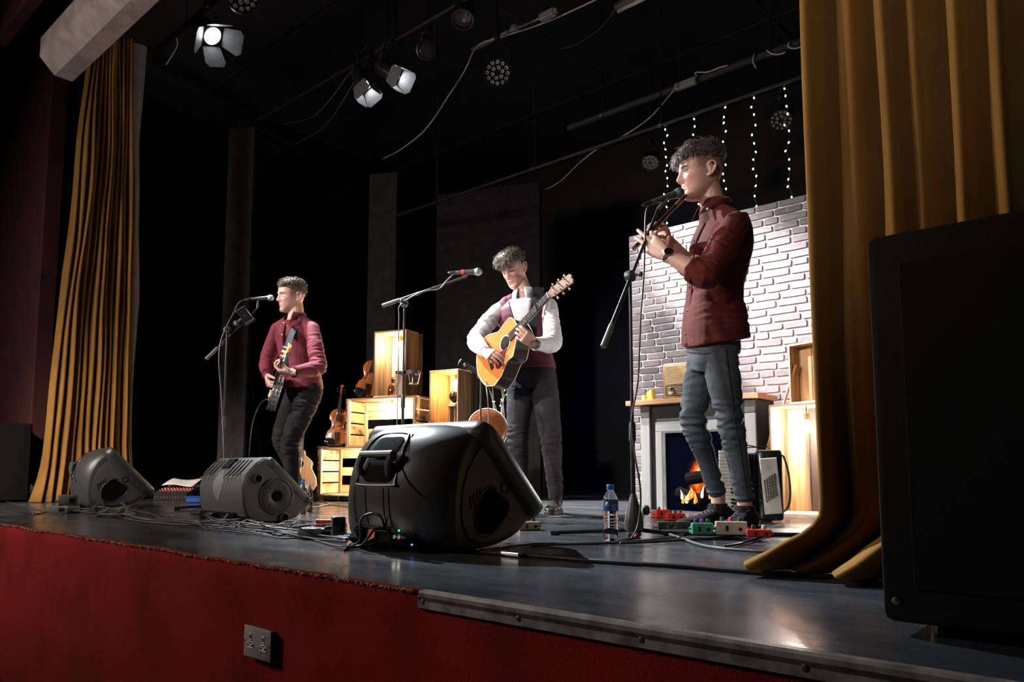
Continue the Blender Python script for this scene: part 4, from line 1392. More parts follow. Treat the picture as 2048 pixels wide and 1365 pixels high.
q = P(976, 862, 6.0)
t = thing('round_backed_instrument', 'round glossy brown instrument back with pale rim behind the big monitor', 'instrument', (q.x, q.y, 0), 0, 'instruments waiting on stands')
ax = (-FH + RT * 0.25 + ZZ * 0.15).normalized()
BR = 0.165
q.z = PX(0, 0, 1).z if False else 0.29 + (940 - 817) * 6.0 / 1500 - BR
MB().lathe([(0.01, 0.022), (BR * 0.5, 0.019), (BR * 0.85, 0.011), (BR * 0.97, 0.002), (BR, -0.01), (BR, -0.06), (BR * 0.9, -0.07), (0.01, -0.07)], q, ax, 48).build('resonator', wood('glossy mahogany back', (0.20, 0.065, 0.025), (0.12, 0.035, 0.014), 0, 'z', 0.6, 0.15, coat=0.9), t, smooth=60)
a_, b_ = frame(ax)
MB().tube([q + (a_ * math.cos(k * math.pi / 24) + b_ * math.sin(k * math.pi / 24)) * BR for k in range(48)], 0.004, 6, loop=True).build('binding', BIND, t)
MB().tube([q - ax * 0.045 - ZZ * BR * 0.2, q - ax * 0.16 + V((0, 0, 0.0)) - ZZ * (q.z - 0.01)], 0.012, 8).build('stand_leg', BLACK_METAL, t)
for s_ in (-1, 1):
    MB().tube([q - ax * 0.03 + RT * (0.1 * s_) - ZZ * (BR + 0.0), q + ax * 0.06 + RT * (0.16 * s_) - ZZ * (q.z - 0.01)], 0.010, 8).build('stand_leg', BLACK_METAL, t)
MB().box(q - ax * 0.03 - ZZ * (BR + 0.01), (0.24, 0.09, 0.02), bev=0.006).build('stand_rest', BLACK_METAL, t)

# branch with fairy lights behind the guitarist's legs
q = F(1003, 1008)
t = thing('twig_lights', 'bundle of bare twigs wrapped in tiny white lights behind the guitarist', 'fairy lights', q)
rt_ = random.Random(5)
MB().lathe([(0.05, 0), (0.07, 0.02), (0.075, 0.14), (0.05, 0.22), (0.055, 0.24), (0.045, 0.235), (0.04, 0.20)], q, (0, 0, 1), 20).build('vase', plain('dark glazed vase', (0.03, 0.03, 0.035), 0.25), t)
FB = None
TW = plain('pale bare twig', (0.22, 0.20, 0.18), 0.8)
for k in range(9):
    e = P(rt_.uniform(978, 1016), rt_.uniform(772, 812), 6.35 + rt_.uniform(-0.1, 0.1))
    s0 = q + V((rt_.uniform(-0.02, 0.02), rt_.uniform(-0.02, 0.02), 0.22))
    md_ = s0.lerp(e, 0.55) + V((rt_.uniform(-0.06, 0.06), rt_.uniform(-0.06, 0.06), 0))
    pts = bez([s0, md_, e], 14)
    MB().tube(pts, [0.006 * (1 - i / len(pts)) + 0.0015 for i in range(len(pts))], 5).build('twig', TW, t)
    for i in range(2, len(pts), 2):
        pp = pts[i] + V((rt_.uniform(-0.015, 0.015), rt_.uniform(-0.015, 0.015), rt_.uniform(-0.01, 0.01)))
        if rt_.random() < 0.75:
            if FB is None:
                FB = MB().ball((0, 0, 0), 0.0045, 8, 6).build('tiny_light', glow('tiny white led', (0.95, 1.0, 0.92), 5), t, local=True)
                FB.location = XF[t].inverted() @ pp
            else:
                share('tiny_light', FB, t, Matrix.Translation(XF[t].inverted() @ pp))


def violin(label, M):
    """local x across, y along (tail 0 to scroll 0.59), z out of the face"""
    t = thing('violin', label, 'violin', M=M, group='fiddles on the crates')
    L_ = dict(local=True)
    VAR = wood('red brown fiddle varnish', (0.42, 0.13, 0.035), (0.28, 0.075, 0.02), 0.12, 'y', 1.6, 0.25, coat=0.6)
    us = np.linspace(0, 1, 60)
    kx = [0, 0.02, 0.07, 0.22, 0.36, 0.40, 0.42, 0.54, 0.66, 0.69, 0.72, 0.82, 0.93, 0.98, 1.0]
    ky = [0, 0.35, 0.72, 1.0, 0.86, 0.80, 0.66, 0.53, 0.66, 0.76, 0.78, 0.80, 0.62, 0.30, 0]
    hw = np.interp(us, kx, ky) * 0.104
    ol = [(-h, 0.356 * u) for h, u in zip(hw, us)] + [(h, 0.356 * u) for h, u in zip(hw, us)][::-1][1:-1]
    fix_normals(MB().rings([[V((x * 0.97, 0.178 + (y - 0.178) * 0.97, z)) for x, y in ol] for z in (-0.032, 0.0)], cap=False).build('ribs', VAR, t, **L_))
    for z, s_, nm in ((0.0, 1, 'belly'), (-0.032, -1, 'back')):
        rr_ = [[V((x, y, z)) for x, y in ol]] + [[V((x * k, 0.178 + (y - 0.178) * k, z + s_ * (0.003 + 0.013 * (1 - k ** 2)))) for x, y in ol] for k in (1.0, 0.8, 0.55, 0.3, 0.03)]
        fix_normals(MB().rings(rr_).build(nm, VAR, t, **L_))
    for s_ in (-1, 1):
        MB().tube(bez([V((s_ * 0.022, 0.225, 0.0165)), V((s_ * 0.03, 0.215, 0.016)), V((s_ * 0.036, 0.185, 0.016)), V((s_ * 0.045, 0.155, 0.0145)), V((s_ * 0.052, 0.165, 0.012))], 12), 0.0022, 5).build('f_hole', DARK, t, **L_)
    MB().rings([[V((-w_, y, z)), V((w_, y, z)), V((w_ * 0.8, y, z + 0.007)), V((-w_ * 0.8, y, z + 0.007))] for y, w_, z in ((0.225, 0.021, 0.030), (0.50, 0.012, 0.012))]).build('fingerboard', EBONY, t, **L_)
    MB().tube([V((0, 0.34, -0.005)), V((0, 0.37, 0.004)), V((0, 0.50, 0.006))], [0.018, 0.0135, 0.011], 10, flat=0.9).build('neck', VAR, t, **L_)
    MB().rings([[V((-w_, y, 0.022)), V((w_, y, 0.022)), V((w_ * 0.8, y, 0.028)), V((-w_ * 0.8, y, 0.028))] for y, w_ in ((0.015, 0.006), (0.10, 0.02), (0.12, 0.021))]).build('tailpiece', EBONY, t, **L_)
    MB().box((0, 0.185, 0.028), (0.042, 0.005, 0.028), bev=0.002).build('bridge', BIND, t, **L_)
    pb_ = MB().tube([V((0, 0.50, 0.004)), V((0, 0.545, 0.0)), V((0, 0.565, -0.006))], [0.011, 0.010, 0.009], 10).build('pegbox', VAR, t, **L_)
    MB().lathe([(0.004, -0.017), (0.013, -0.014), (0.014, 0.0), (0.013, 0.014), (0.004, 0.017)], (0, 0.577, -0.010), (1, 0, 0), 14).build('scroll', VAR, pb_, **L_)
    for i in range(4):
        s_ = -1 if i % 2 else 1
        y = 0.512 + 0.013 * i
        pg_ = MB().tube([V((-s_ * 0.015, y, 0.0)), V((s_ * 0.03, y, 0.0))], 0.0032, 6)
        pg_.ball(V((s_ * 0.036, y, 0.0)), (0.009, 0.007, 0.004), 8, 6)
        pg_.build('tuning_peg', EBONY, pb_, **L_)
        k = (i - 1.5) / 1.5
        MB().tube([V((k * 0.014, 0.115, 0.029)), V((k * 0.016, 0.185, 0.043)), V((k * 0.008, 0.50, 0.021))], 0.0006, 4).build('string', STRINGM, t, smooth=0, **L_)
    MB().ball((0.055, 0.03, 0.022), (0.045, 0.038, 0.014), 18, 10).build('chin_rest', EBONY, t, **L_) if False else MB().ball((-0.062, 0.03, 0.024), (0.046, 0.036, 0.013), 18, 10).build('chin_rest', plain('glossy black', (0.012, 0.012, 0.013), 0.12, coat=0.6), t, **L_)
    # clip-on stand feet
    MB().box((0, -0.006, -0.012), (0.14, 0.012, 0.07), bev=0.004).build('rest_clamp', BLACK_METAL, t, **L_)
    return t


def lean(base, yaw, back, roll):
    return Matrix.Translation(base) @ Matrix.Rotation(yaw, 4, 'Z') @ Matrix.Rotation(R(90 - back), 4, 'X') @ Matrix.Rotation(R(roll), 4, 'Z')


YR = math.atan2(RT.y, RT.x)
b1_ = o1 + eX * 0.175 + eY * 0.04 + V((0, 0, 0.497 + 0.016))
violin('fiddle upright on the lowest crate, against the second crate', lean(b1_, YR + R(4), 10, -3))
b2_ = o2 + eX * 0.175 + eY * 0.045 + V((0, 0, 0.4465 + 0.018))
violin('fiddle leaning against the tall top crate', lean(b2_, YR + R(8), 10, -13))
MB_ = MB().tube([o1 + eX * 0.0 + V((0, 0, 0.505)) - eX * 0.09 + eY * 0.1, o1 + eX * 0.12 + eY * 0.1 + V((0, 0, 0.507))], [0.003, 0.006], 8)
MB_.tube([o1 + eX * 0.12 + eY * 0.1 + V((0, 0, 0.507)), o1 + eX * 0.5 + eY * 0.30 + V((0, 0, 0.507))], [0.004, 0.004], 8) if False else None
tag(MB_.build('violin_bow', PINE, loc=o1 + V((0, 0, 0.5))), 'bow tip poking out over the lowest crate', 'bow')

# ================================================================== microphone stands
MESH = plain('silver mic mesh', (0.42, 0.44, 0.46), 0.35, 0.8, noise_amt=0.35, nscale=900, bmp=0.5)
MESH_D = plain('grey mic mesh', (0.16, 0.16, 0.17), 0.4, 0.7, noise_amt=0.4, nscale=900, bmp=0.5)


def microphone(label, tail, head, mesh=MESH, ring=None, r=0.025):
    tail, head = V(tail), V(head)
    t = thing('microphone', label, 'microphone', tail, 0, 'vocal microphones')
    d = (head - tail).normalized()
    L_ = (head - tail).length
    MB().lathe([(0.010, 0), (0.0115, 0.004), (0.012, 0.03), (0.017, L_ * 0.62), (0.019, L_ * 0.72), (0.0185, L_ * 0.76)], tail, d, 20).build('handle', plain('dark grey mic body', (0.045, 0.047, 0.05), 0.4), t)
    MB().lathe([(0.0195, 0), (0.0205, 0.004), (0.0205, 0.012), (0.019, 0.016)], tail + d * (L_ * 0.735), d, 20).build('collar', STEEL, t)
    c = head - d * r
    MB().lathe([(0.018, -r * 0.95), (r * 0.94, -r * 0.42), (r, 0.0), (r * 0.9, r * 0.48), (r * 0.62, r * 0.82), (0.004, r)], c, d, 24).build('grille', mesh, t)
    MB().lathe([(r * 1.03, -0.003), (r * 1.04, 0.0), (r * 1.03, 0.003)], c, d, 24, cap=False).build('band', STEEL, t)
    if ring:
        MB().lathe([(0.0155, 0), (0.016, 0.002), (0.016, 0.02), (0.0155, 0.022)], tail + d * (L_ * 0.22), d, 18).build('tape_band', plain('red tape', ring, 0.5), t)
    MB().lathe([(0.004, -0.05), (0.007, -0.045), (0.0105, -0.02), (0.0105, 0.001)], tail, d, 14).build('plug', BLACK_METAL, t)
    return t


def mic_stand(label, foot, top, boom0, boom1, clip, base='tripod', legs_px=None, sleeve=0.45, r0=0.010, r1=0.0075):
    foot, top, boom0, boom1 = V(foot), V(top), V(boom0), V(boom1)
    t = thing('microphone_stand', label, 'mic stand', foot, 0, 'microphone stands')
    h = top.z - foot.z
    zs = foot.z + h * sleeve
    MB().cyl((foot.x, foot.y, foot.z + 0.03), (foot.x, foot.y, zs), r0, n=14).build('lower_tube', BLACK_METAL, t)
    MB().cyl((foot.x, foot.y, zs - 0.02), (top.x, top.y, top.z), r1, n=14).build('upper_tube', BLACK_METAL, t)
    MB().lathe([(r0 + 0.003, 0), (r0 + 0.005, 0.006), (r0 + 0.005, 0.07), (r0 + 0.002, 0.085)], (foot.x, foot.y, zs - 0.07), (0, 0, 1), 14).build('height_clutch', BLACK_PLASTIC, t)
    d = (boom1 - boom0).normalized()
    a_, b_ = frame(d)
    cl = MB()
    cl.lathe([(0.012, -0.016), (0.026, -0.014), (0.028, 0), (0.026, 0.014), (0.012, 0.016)], top, a_, 18)
    cl.tube([top - a_ * 0.016, top - a_ * 0.05], [0.007, 0.005], 8)
    cl.ball(top - a_ * 0.055, 0.012, 10, 7)
    cl.build('boom_clutch', BLACK_PLASTIC, t)
    MB().cyl(boom0, boom1, 0.0075, n=12).build('boom_arm', BLACK_METAL, t)
    MB().cyl(boom0 - d * 0.01, boom0 + d * 0.11, 0.013, 0.0125, n=14).build('boom_grip', plain('grey rubber grip', (0.10, 0.10, 0.105), 0.5), t)
    MB().cyl(boom0 + d * 0.11, boom0 + d * ((boom1 - boom0).length * 0.45), 0.0095, n=12).build('boom_sleeve', BLACK_METAL, t)
    if clip is not None:
        clip = V(clip)
        c2 = MB()
        c2.tube([boom1, boom1.lerp(clip, 0.5), clip], [0.009, 0.011, 0.008], 10)
        c2.build('mic_clip', BLACK_PLASTIC, t)
    if base == 'tripod':
        hub = MB()
        hub.lathe([(0.03, 0.02), (0.04, 0.03), (0.042, 0.06), (0.036, 0.10), (0.02, 0.155), (0.013, 0.185)], foot, (0, 0, 1), 16)
        hub.build('tripod_hub', BLACK_PLASTIC, t)
        MB().box(foot + V((0.0, 0.0, 0.022)), (0.05, 0.05, 0.04), bev=0.006).build('hub_block', BLACK_PLASTIC, t)
        MB().lathe([(0.014, 0), (0.022, 0.006), (0.022, 0.022), (0.014, 0.028)], foot + RT * 0.04 + V((0, 0, 0.115)), RT, 14).build('hub_knob', BLACK_PLASTIC, t)
        for e in legs_px:
            e = V(e)
            dd = (e - foot).normalized()
            lg = MB().cyl(foot + dd * 0.03 + V((0, 0, 0.03)), e + V((0, 0, 0.012)), 0.0095, n=12).build('leg', BLACK_METAL, t)
            MB().cyl(e + V((0, 0, 0.012)) - dd * 0.03, e + V((0, 0, 0.0125)) + dd * 0.008, 0.0125, n=12).build('rubber_foot', RUBBER, lg)
    else:
        MB().lathe([(0.005, 0.0), (0.125, 0.0), (0.13, 0.006), (0.125, 0.014), (0.03, 0.026), (0.014, 0.05)], foot, (0, 0, 1), 32).build('round_base', BLACK_METAL, t)
    return t


# whistle player's stand
ft = P(1266, 940, 3.28)
ft.z = 0
tp = P(1268, 553, 3.28)
tp.x, tp.y = ft.x, ft.y
bd0, bd1 = P(1230, 692, 3.10), P(1337, 418, 3.42)
cl = tp - (bd0 + (bd1 - bd0) * ((tp - bd0).dot((bd1 - bd0)) / (bd1 - bd0).length_squared))
bd0, bd1 = bd0 + cl * 0.9, bd1 + cl * 0.9
mic_stand('tripod boom stand holding the microphone of the whistle player', ft, tp, bd0, bd1, P(1337, 396, 3.42), 'tripod',
          [F(1106, 1071), F(1338, 1073), F(1290, 1020)], 0.42)
microphone('grey microphone at the mouth of the whistle player', P(1303, 405, 3.42), P(1368, 383, 3.44), MESH_D)
# guitarist's stand
ft = P(804, 940, 4.75)
ft.z = 0
tp = P(807, 606, 4.75)
tp.x, tp.y = ft.x, ft.y
mic_stand('boom stand with a cup holder in front of the lit crates', ft, tp, P(768, 611, 4.80), P(928, 555, 4.70), P(934, 548, 4.70), 'round', None, 0.55)
microphone('silver topped microphone with a red band beside the guitarist', P(911, 545.5, 4.70), P(964, 543.5, 4.68), MESH, (0.8, 0.06, 0.02))
ho = ft + V((0, 0, 0.29 + (940 - 745) * 4.75 / 1500))
t = thing('cup_holder', 'round black cup holder clamped on the boom stand of the guitarist', 'cup holder', ho)
c = ho + RT * 0.065
MB().rings([[c + V((r_ * math.cos(2 * math.pi * j / 28), r_ * math.sin(2 * math.pi * j / 28), z)) for j in range(28)] for r_, z in ((0.045, -0.012), (0.047, 0.012), (0.043, 0.012), (0.041, -0.012))], loop=True).build('ring', BLACK_PLASTIC, t)
MB().tube([ho - RT * 0.05, ho - RT * 0.012], [0.012, 0.012], 8).build('clamp_screw', BLACK_PLASTIC, t)
MB().box(ho, (0.03, 0.03, 0.03), bev=0.005).build('clamp', BLACK_PLASTIC, t)
MB().rings([[c + V((r_ * math.cos(2 * math.pi * j / 20), r_ * math.sin(2 * math.pi * j / 20), z)) for j in range(20)] for r_, z in ((0.012, -0.075), (0.032, -0.075), (0.032, -0.070), (0.012, -0.070))]).build('rest', STEEL, t)
for k in range(3):
    an = R(120 * k + 30)
    dv = V((math.cos(an), math.sin(an), 0))
    MB().tube([c + dv * 0.044, c + dv * 0.03 + V((0, 0, -0.072))], 0.0025, 6).build('rod', STEEL, t)
# banjo player's stand
ft = P(444, 940, 5.6)
ft.z = 0
tp = P(457, 660, 5.6)
tp.x, tp.y = ft.x, ft.y
mic_stand('boom stand with a phone holder in front of the banjo player', ft, tp, P(414, 717, 5.58), P(515, 617, 5.64), P(516, 603, 5.66), 'tripod',
          [ft + V((0.30, -0.05, 0)), ft + V((-0.18, 0.25, 0)), ft + V((-0.14, -0.27, 0))], 0.5)
microphone('silver topped microphone at the mouth of the banjo player', P(503, 598.5, 5.66), P(548, 596, 5.70), MESH)
hq = P(491, 632, 5.58)
t = thing('phone_holder', 'black phone holder clamped on the boom of the banjo player', 'phone holder', hq)
du = (P(508, 645, 5.55) - P(482, 612, 5.6)).normalized()
nn = (du.cross(RT)).normalized()
ww = du.cross(nn)
Mh = Matrix((ww, du, nn)).transposed()
MB().box(hq, (0.075, 0.15, 0.012), Mh, bev=0.006).build('phone', plain('black glass', (0.008, 0.008, 0.01), 0.1), t)
for s_ in (-1, 1):
    MB().box(hq + du * (0.072 * s_), (0.085, 0.014, 0.028), Mh, bev=0.004).build('jaw', BLACK_PLASTIC, t)
MB().cyl(hq, P(475, 645, 5.6), 0.010, n=10).build('arm', BLACK_PLASTIC, t)
MB().box(P(473, 647, 5.6), (0.04, 0.04, 0.04), bev=0.008).build('clamp', BLACK_PLASTIC, t)
# instrument microphone stand behind the guitarist
ft = P(961, 940, 5.55)
ft.z = 0
tp = P(961, 752, 5.55)
tp.x, tp.y = ft.x, ft.y
mic_stand('short stand with an instrument microphone behind the guitar', ft, tp, P(985, 760, 5.55), P(946, 742, 5.55), None, 'round', None, 0.6)
t = thing('instrument_microphone', 'small black caged microphone hovering above the bulb crate', 'microphone', P(933, 732, 5.55))
q0, q1 = P(952, 743, 5.55), P(920, 725, 5.55)
dd = (q1 - q0).normalized()
MB().lathe([(0.01, 0), (0.02, 0.01), (0.02, 0.06), (0.024, 0.065), (0.024, 0.075)], q0, dd, 16).build('body', BLACK_METAL, t)
a_, b_ = frame(dd)
for k in range(6):
    an = k * math.pi / 3
    MB().tube([q0 + dd * 0.07 + (a_ * math.cos(an) + b_ * math.sin(an)) * 0.024, q1 + (a_ * math.cos(an) + b_ * math.sin(an)) * 0.026], 0.002, 5).build('cage_wire', BLACK_METAL, t)
MB().lathe([(0.026, 0), (0.028, 0.003), (0.026, 0.006), (0.02, 0.006)], q1, dd, 16).build('cage_rim', STEEL, t)
MB().ball(q0.lerp(q1, 0.7), 0.013, 10, 8).build('capsule', GOLD, t)

# ================================================================== bottles, pedals, mixer
def bottle(label, base, h=0.24, r=0.033, lab=True, cap=(0.02, 0.15, 0.55)):
    t = thing('water_bottle', label, 'bottle', base, 0, 'plastic water bottles')
    m, nt, b = (MATS['pet'], None, None) if 'pet' in MATS else nodes('clear bottle plastic')
    if b is not None:
        b.inputs['Base Color'].default_value = (0.93, 0.97, 1, 1)
        b.inputs['Transmission Weight'].default_value = 1.0
        b.inputs['Roughness'].default_value = 0.04
        b.inputs['IOR'].default_value = 1.25
        MATS['pet'] = m
    k = r
    prof = [(0.004, 0.006), (k * 0.55, 0.002), (k * 0.9, 0.0), (k, 0.012), (k, 0.04 * h / .24)]
    for i in range(4):
        z = h * (0.22 + 0.055 * i)
        prof += [(k, z), (k * 0.94, z + h * 0.012), (k, z + h * 0.024)]
    prof += [(k * 0.92, h * 0.46), (k * 0.97, h * 0.5), (k, h * 0.52), (k, h * 0.72), (k * 0.85, h * 0.79), (k * 0.45, h * 0.88), (k * 0.40, h * 0.91)]
    MB().lathe(prof, base, (0, 0, 1), 28).build('body', MATS['pet'], t, smooth=60)
    if lab:
        lb_ = MB().lathe([(k * 1.015, h * 0.525), (k * 1.02, h * 0.53), (k * 1.02, h * 0.71), (k * 1.015, h * 0.715)], base, (0, 0, 1), 28, cap=False).build('label_band', plain('blue label', (0.03, 0.08, 0.28), 0.4), t)
        q_ = V(base) + V((0, 0, h * 0.645)) - FH * (k * 0.9) - RT * (k * 0.5)
        MB().ball(q_, (0.008, 0.008, 0.010), 10, 8).build('label_spot', plain('lime spot', (0.4, 0.55, 0.06), 0.5), lb_)
        for i in range(4):
            MB().tube([V(base) + V((0, 0, h * (0.55 + 0.028 * i))) - FH * (k * 1.03 * math.cos(a)) + RT * (k * 1.03 * math.sin(a)) for a in (0.05, 0.35, 0.65)], 0.0012, 4).build('label_text_line', plain('pale print', (0.5, 0.6, 0.75), 0.5), lb_)
    MB().lathe([(k * 0.46, 0), (k * 0.47, 0.003), (k * 0.47, h * 0.085), (k * 0.40, h * 0.095)], V(base) + V((0, 0, h * 0.905)), (0, 0, 1), 20).build('cap', plain('blue cap %d' % int(cap[2] * 100), cap, 0.4), t)
    return t


bb = P(1220, 940, 3.15)
bb.z = 0
bottle('clear water bottle with blue label beside the tripod stand', bb, 0.228, 0.032)
bb = P(606, 940, 5.0)
bb.z = 0
bottle('clear water bottle with blue cap beside the angular monitor', bb, 0.215, 0.031)
bb = P(619, 940, 5.25)
bb.z = 0
bottle('nearly empty clear bottle behind the blue capped bottle', bb, 0.19, 0.028, False, (0.5, 0.5, 0.52))


def pedal(label, px, py, w_, d_, h_, col, rz=0.0, knobs=3, knobcols=None, name='effects_pedal', slope=0.35, z=0.0, metal=0.0):
    c = F(px, py, z)
    t = thing(name, label, 'guitar pedal', c, YR + R(rz), 'effects pedals')
    m = plain('pedal paint ' + ' '.join('%.2f' % x for x in col), col, 0.35, metal, noise_amt=0.06, coat=0.3)
    a0 = h_ * (1 - slope)
    # wedge body: lower towards the player
    b_ = MB()
    b_.rings([[V((-w_ / 2, 0, 0.003)), V((w_ / 2, 0, 0.003)), V((w_ / 2, 0, h_ * 0.95)), V((-w_ / 2, 0, h_ * 0.95))],
              [V((-w_ / 2, d_ * 0.04, 0.003)), V((w_ / 2, d_ * 0.04, 0.003)), V((w_ / 2, d_ * 0.04, h_)), V((-w_ / 2, d_ * 0.04, h_))],
              [V((-w_ / 2, d_ * 0.45, 0.003)), V((w_ / 2, d_ * 0.45, 0.003)), V((w_ / 2, d_ * 0.45, h_ * 0.95)), V((-w_ / 2, d_ * 0.45, h_ * 0.95))],
              [V((-w_ / 2, d_ * 0.5, 0.003)), V((w_ / 2, d_ * 0.5, 0.003)), V((w_ / 2, d_ * 0.5, a0)), V((-w_ / 2, d_ * 0.5, a0))],
              [V((-w_ / 2, d_, 0.003)), V((w_ / 2, d_, 0.003)), V((w_ / 2, d_, a0 * 0.8)), V((-w_ / 2, d_, a0 * 0.8))]])
    o_ = b_.build('housing', m, t, local=True, smooth=0)
    bv = o_.modifiers.new('bevel', 'BEVEL')
    bv.width = 0.003
    bv.segments = 2
    fix_normals(o_)
    MB().box((0, d_ / 2, 0.0025), (w_ * 0.96, d_ * 0.96, 0.005), bev=0.001).build('rubber_base', RUBBER, t, local=True)
    for i in range(knobs):
        x = w_ * ((i + 0.5) / knobs - 0.5) * 0.86
        kc = (knobcols or [None] * knobs)[i]
        km = BLACK_PLASTIC if kc is None else plain('knob ' + ' '.join('%.2f' % q_ for q_ in kc), kc, 0.3, coat=0.4)
        MB().lathe([(0.008, 0), (0.0095, 0.002), (0.008, 0.015), (0.006, 0.017)], (x, d_ * 0.22, h_ * 0.98), (0, 0, 1), 14).build('knob', km, t, local=True)
    MB().box((0, d_ * 0.76, a0 * 0.93), (w_ * 0.8, d_ * 0.36, 0.006), bev=0.002).build('footswitch', RUBBER, t, local=True)
    for s_ in (-1, 1):
        MB().lathe([(0.008, 0), (0.008, 0.004), (0.006, 0.005), (0.006, 0.012)], (s_ * w_ / 2, d_ * 0.3, h_ * 0.5), (s_, 0, 0), 10).build('jack', STEEL, t, local=True)
    MB().lathe([(0.007, 0), (0.008, 0.001), (0.004, 0.002)], (w_ * 0.28, 0.001, h_ * 0.45), (0, -1, 0), 12).build('socket_ring', BLACK_METAL, t, local=True)
    MB().box((-w_ * 0.15, -0.001, h_ * 0.5), (0.012, 0.003, h_ * 0.4), bev=0.001).build('side_plate', BLACK_METAL, t, local=True)
    return t


RED, TEAL, CREAM = (0.55, 0.03, 0.02), (0.03, 0.36, 0.25), (0.52, 0.52, 0.40)
brd = F(1450, 1072)
t = thing('pedalboard', 'low black pedalboard tray under the pedals of the whistle player', 'pedalboard', brd, YR - R(8))
MB().box((0.03, 0.10, 0.010), (0.60, 0.24, 0.016), bev=0.004).build('tray', BLACK_METAL, t, local=True)
for x in (-0.2, 0.05, 0.28):
    MB().box((x, 0.10, 0.0015), (0.03, 0.2, 0.003)).build('rubber_strip', RUBBER, t, local=True)
pedal('teal green effects pedal on the front of the pedalboard', 1406, 1071, 0.085, 0.12, 0.050, TEAL, -6, 3, [None, (0.25, 0.1, 0.6), None], z=0.018)
pedal('cream effects pedal with a magenta knob', 1464, 1072, 0.125, 0.14, 0.058, CREAM, -10, 3, [None, (0.7, 0.02, 0.35), None], z=0.018)
pedal('small red effects pedal nearest the curtain', 1519, 1076, 0.095, 0.12, 0.032, RED, -12, 2, [None, (0.7, 0.68, 0.66)], z=0.018)
pedal('black multi-effects pedal with printed face', 1350, 1066, 0.155, 0.12, 0.05, (0.02, 0.02, 0.022), 4, 0)
m_ = bpy.data.objects['effects_pedal.003']
wl = plain('white print', (0.55, 0.55, 0.53), 0.5)
rw_ = random.Random(9)
for i in range(26):
    x, z = rw_.uniform(-0.035, 0.03), rw_.uniform(0.008, 0.044)
    MB().box((x, -0.0008, z), (rw_.uniform(0.004, 0.012), 0.001, rw_.uniform(0.0012, 0.003))).build('print_mark', wl, m_, local=True, smooth=0)
pedal('bright red effects pedal with three black knobs', 1353, 1043, 0.10, 0.12, 0.045, (0.72, 0.035, 0.02), 0, 3)
pedal('bright red effects pedal half behind its twin', 1327, 1037, 0.085, 0.12, 0.05, (0.68, 0.03, 0.02), 6, 2, [None, (0.7, 0.68, 0.66)])
pedal('orange red pedal among the cables beside the big monitor', 655, 1061, 0.125, 0.10, 0.05, (0.72, 0.075, 0.015), -8, 0)
MB().box((0.045, -0.002, 0.03), (0.035, 0.006, 0.056), bev=0.002).build('grey_tape', plain('grey tape', (0.2, 0.2, 0.2), 0.6), bpy.data.objects['effects_pedal.006'], local=True)
pedal('pale cream tuner pedal on the floor right of the big monitor', 1060, 1062, 0.10, 0.11, 0.042, (0.62, 0.45, 0.30), 10, 2)
# small bits on the pedalboard
for px, py, c_, lb in ((1393, 1050, (0.75, 0.45, 0.42), 'pink knob topper beside the teal pedal'), (1421, 1047, (0.8, 0.03, 0.06), 'crimson knob topper behind the teal pedal')):
    q = F(px, py + 10, 0.06)
    o_ = MB().lathe([(0.012, 0), (0.013, 0.003), (0.012, 0.02), (0.008, 0.022)], q, (0, 0, 1), 14).build('knob_topper', plain('topper %.2f' % c_[1], c_, 0.3, coat=0.4), loc=q) if False else None

q = F(1268, 1078)
t = thing('belt_pack', 'small black box with a red light at the foot of the tripod stand', 'transmitter', q, YR)
MB().box((0, 0.02, 0.012), (0.05, 0.03, 0.022), bev=0.003).build('casing', BLACK_PLASTIC, t, local=True)
MB().ball((0.004, 0.003, 0.016), 0.0045, 8, 6).build('indicator_light', glow('red led', (1.0, 0.03, 0.05), 8), t, local=True)
# mixer with a sheet of paper by the left monitor
c = F(342, 1003)
t = thing('mixing_desk', 'small black mixing desk with red knobs behind the left monitor', 'mixer', c, YR + R(-6))
MB().rings([[V((-0.16, y, 0.004)), V((0.16, y, 0.004)), V((0.16, y, z)), V((-0.16, y, z))] for y, z in ((-0.02, 0.075), (0.30, 0.15))]).build('chassis', BLACK_METAL, t, local=True, smooth=0)
kn = [plain('mixer red', (0.6, 0.03, 0.03), 0.4), plain('mixer grey', (0.35, 0.35, 0.36), 0.4), BLACK_PLASTIC, plain('mixer white', (0.7, 0.7, 0.7), 0.4)]
kb = {}
for i in range(10):
    for j in range(7):
        y = 0.005 + j * 0.04
        z = 0.075 + (y + 0.02) * 0.235
        mi = [2, 0, 1, 0, 2, 3, 1][j]
        if mi not in kb:
            kb[mi] = MB().lathe([(0.008, 0), (0.0085, 0.002), (0.007, 0.014), (0.005, 0.015)], (0, 0, 0), (0, 0, 1), 10).build('knob', kn[mi], t, local=True)
            kb[mi].location = (-0.14 + i * 0.031, y, z)
        else:
            share('knob', kb[mi], t, Matrix.Translation((-0.14 + i * 0.031, y, z)))
for i in range(11):
    MB().lathe([(0.006, 0), (0.007, 0.003), (0.004, 0.005)], (-0.145 + i * 0.029, -0.021, 0.035), (0, -1, 0), 8).build('jack_socket', STEEL, t, local=True)
pm = MB()
Mp = XF[t]
gr = [[Mp @ V((-0.16 + 0.30 * i / 8, 0.10 + 0.21 * j / 6, 0.142 + 0.062 * j / 6 + 0.010 * math.sin(i * 0.6 + j * 0.4))) for i in range(9)] for j in range(7)]
pm.rings(gr, cap=False, closed=False)
o_ = pm.build('paper_sheet', plain('white paper', (0.75, 0.75, 0.74), 0.8, noise_amt=0.03), loc=gr[0][0], smooth=180)
md = o_.modifiers.new('thick', 'SOLIDIFY')
md.thickness = 0.001
tag(o_, 'white sheet of paper lying on the mixing desk', 'paper')
c = F(384, 1007)
t = thing('plastic_box', 'small blue plastic box between the mixer and the angular monitor', 'box', c, YR)
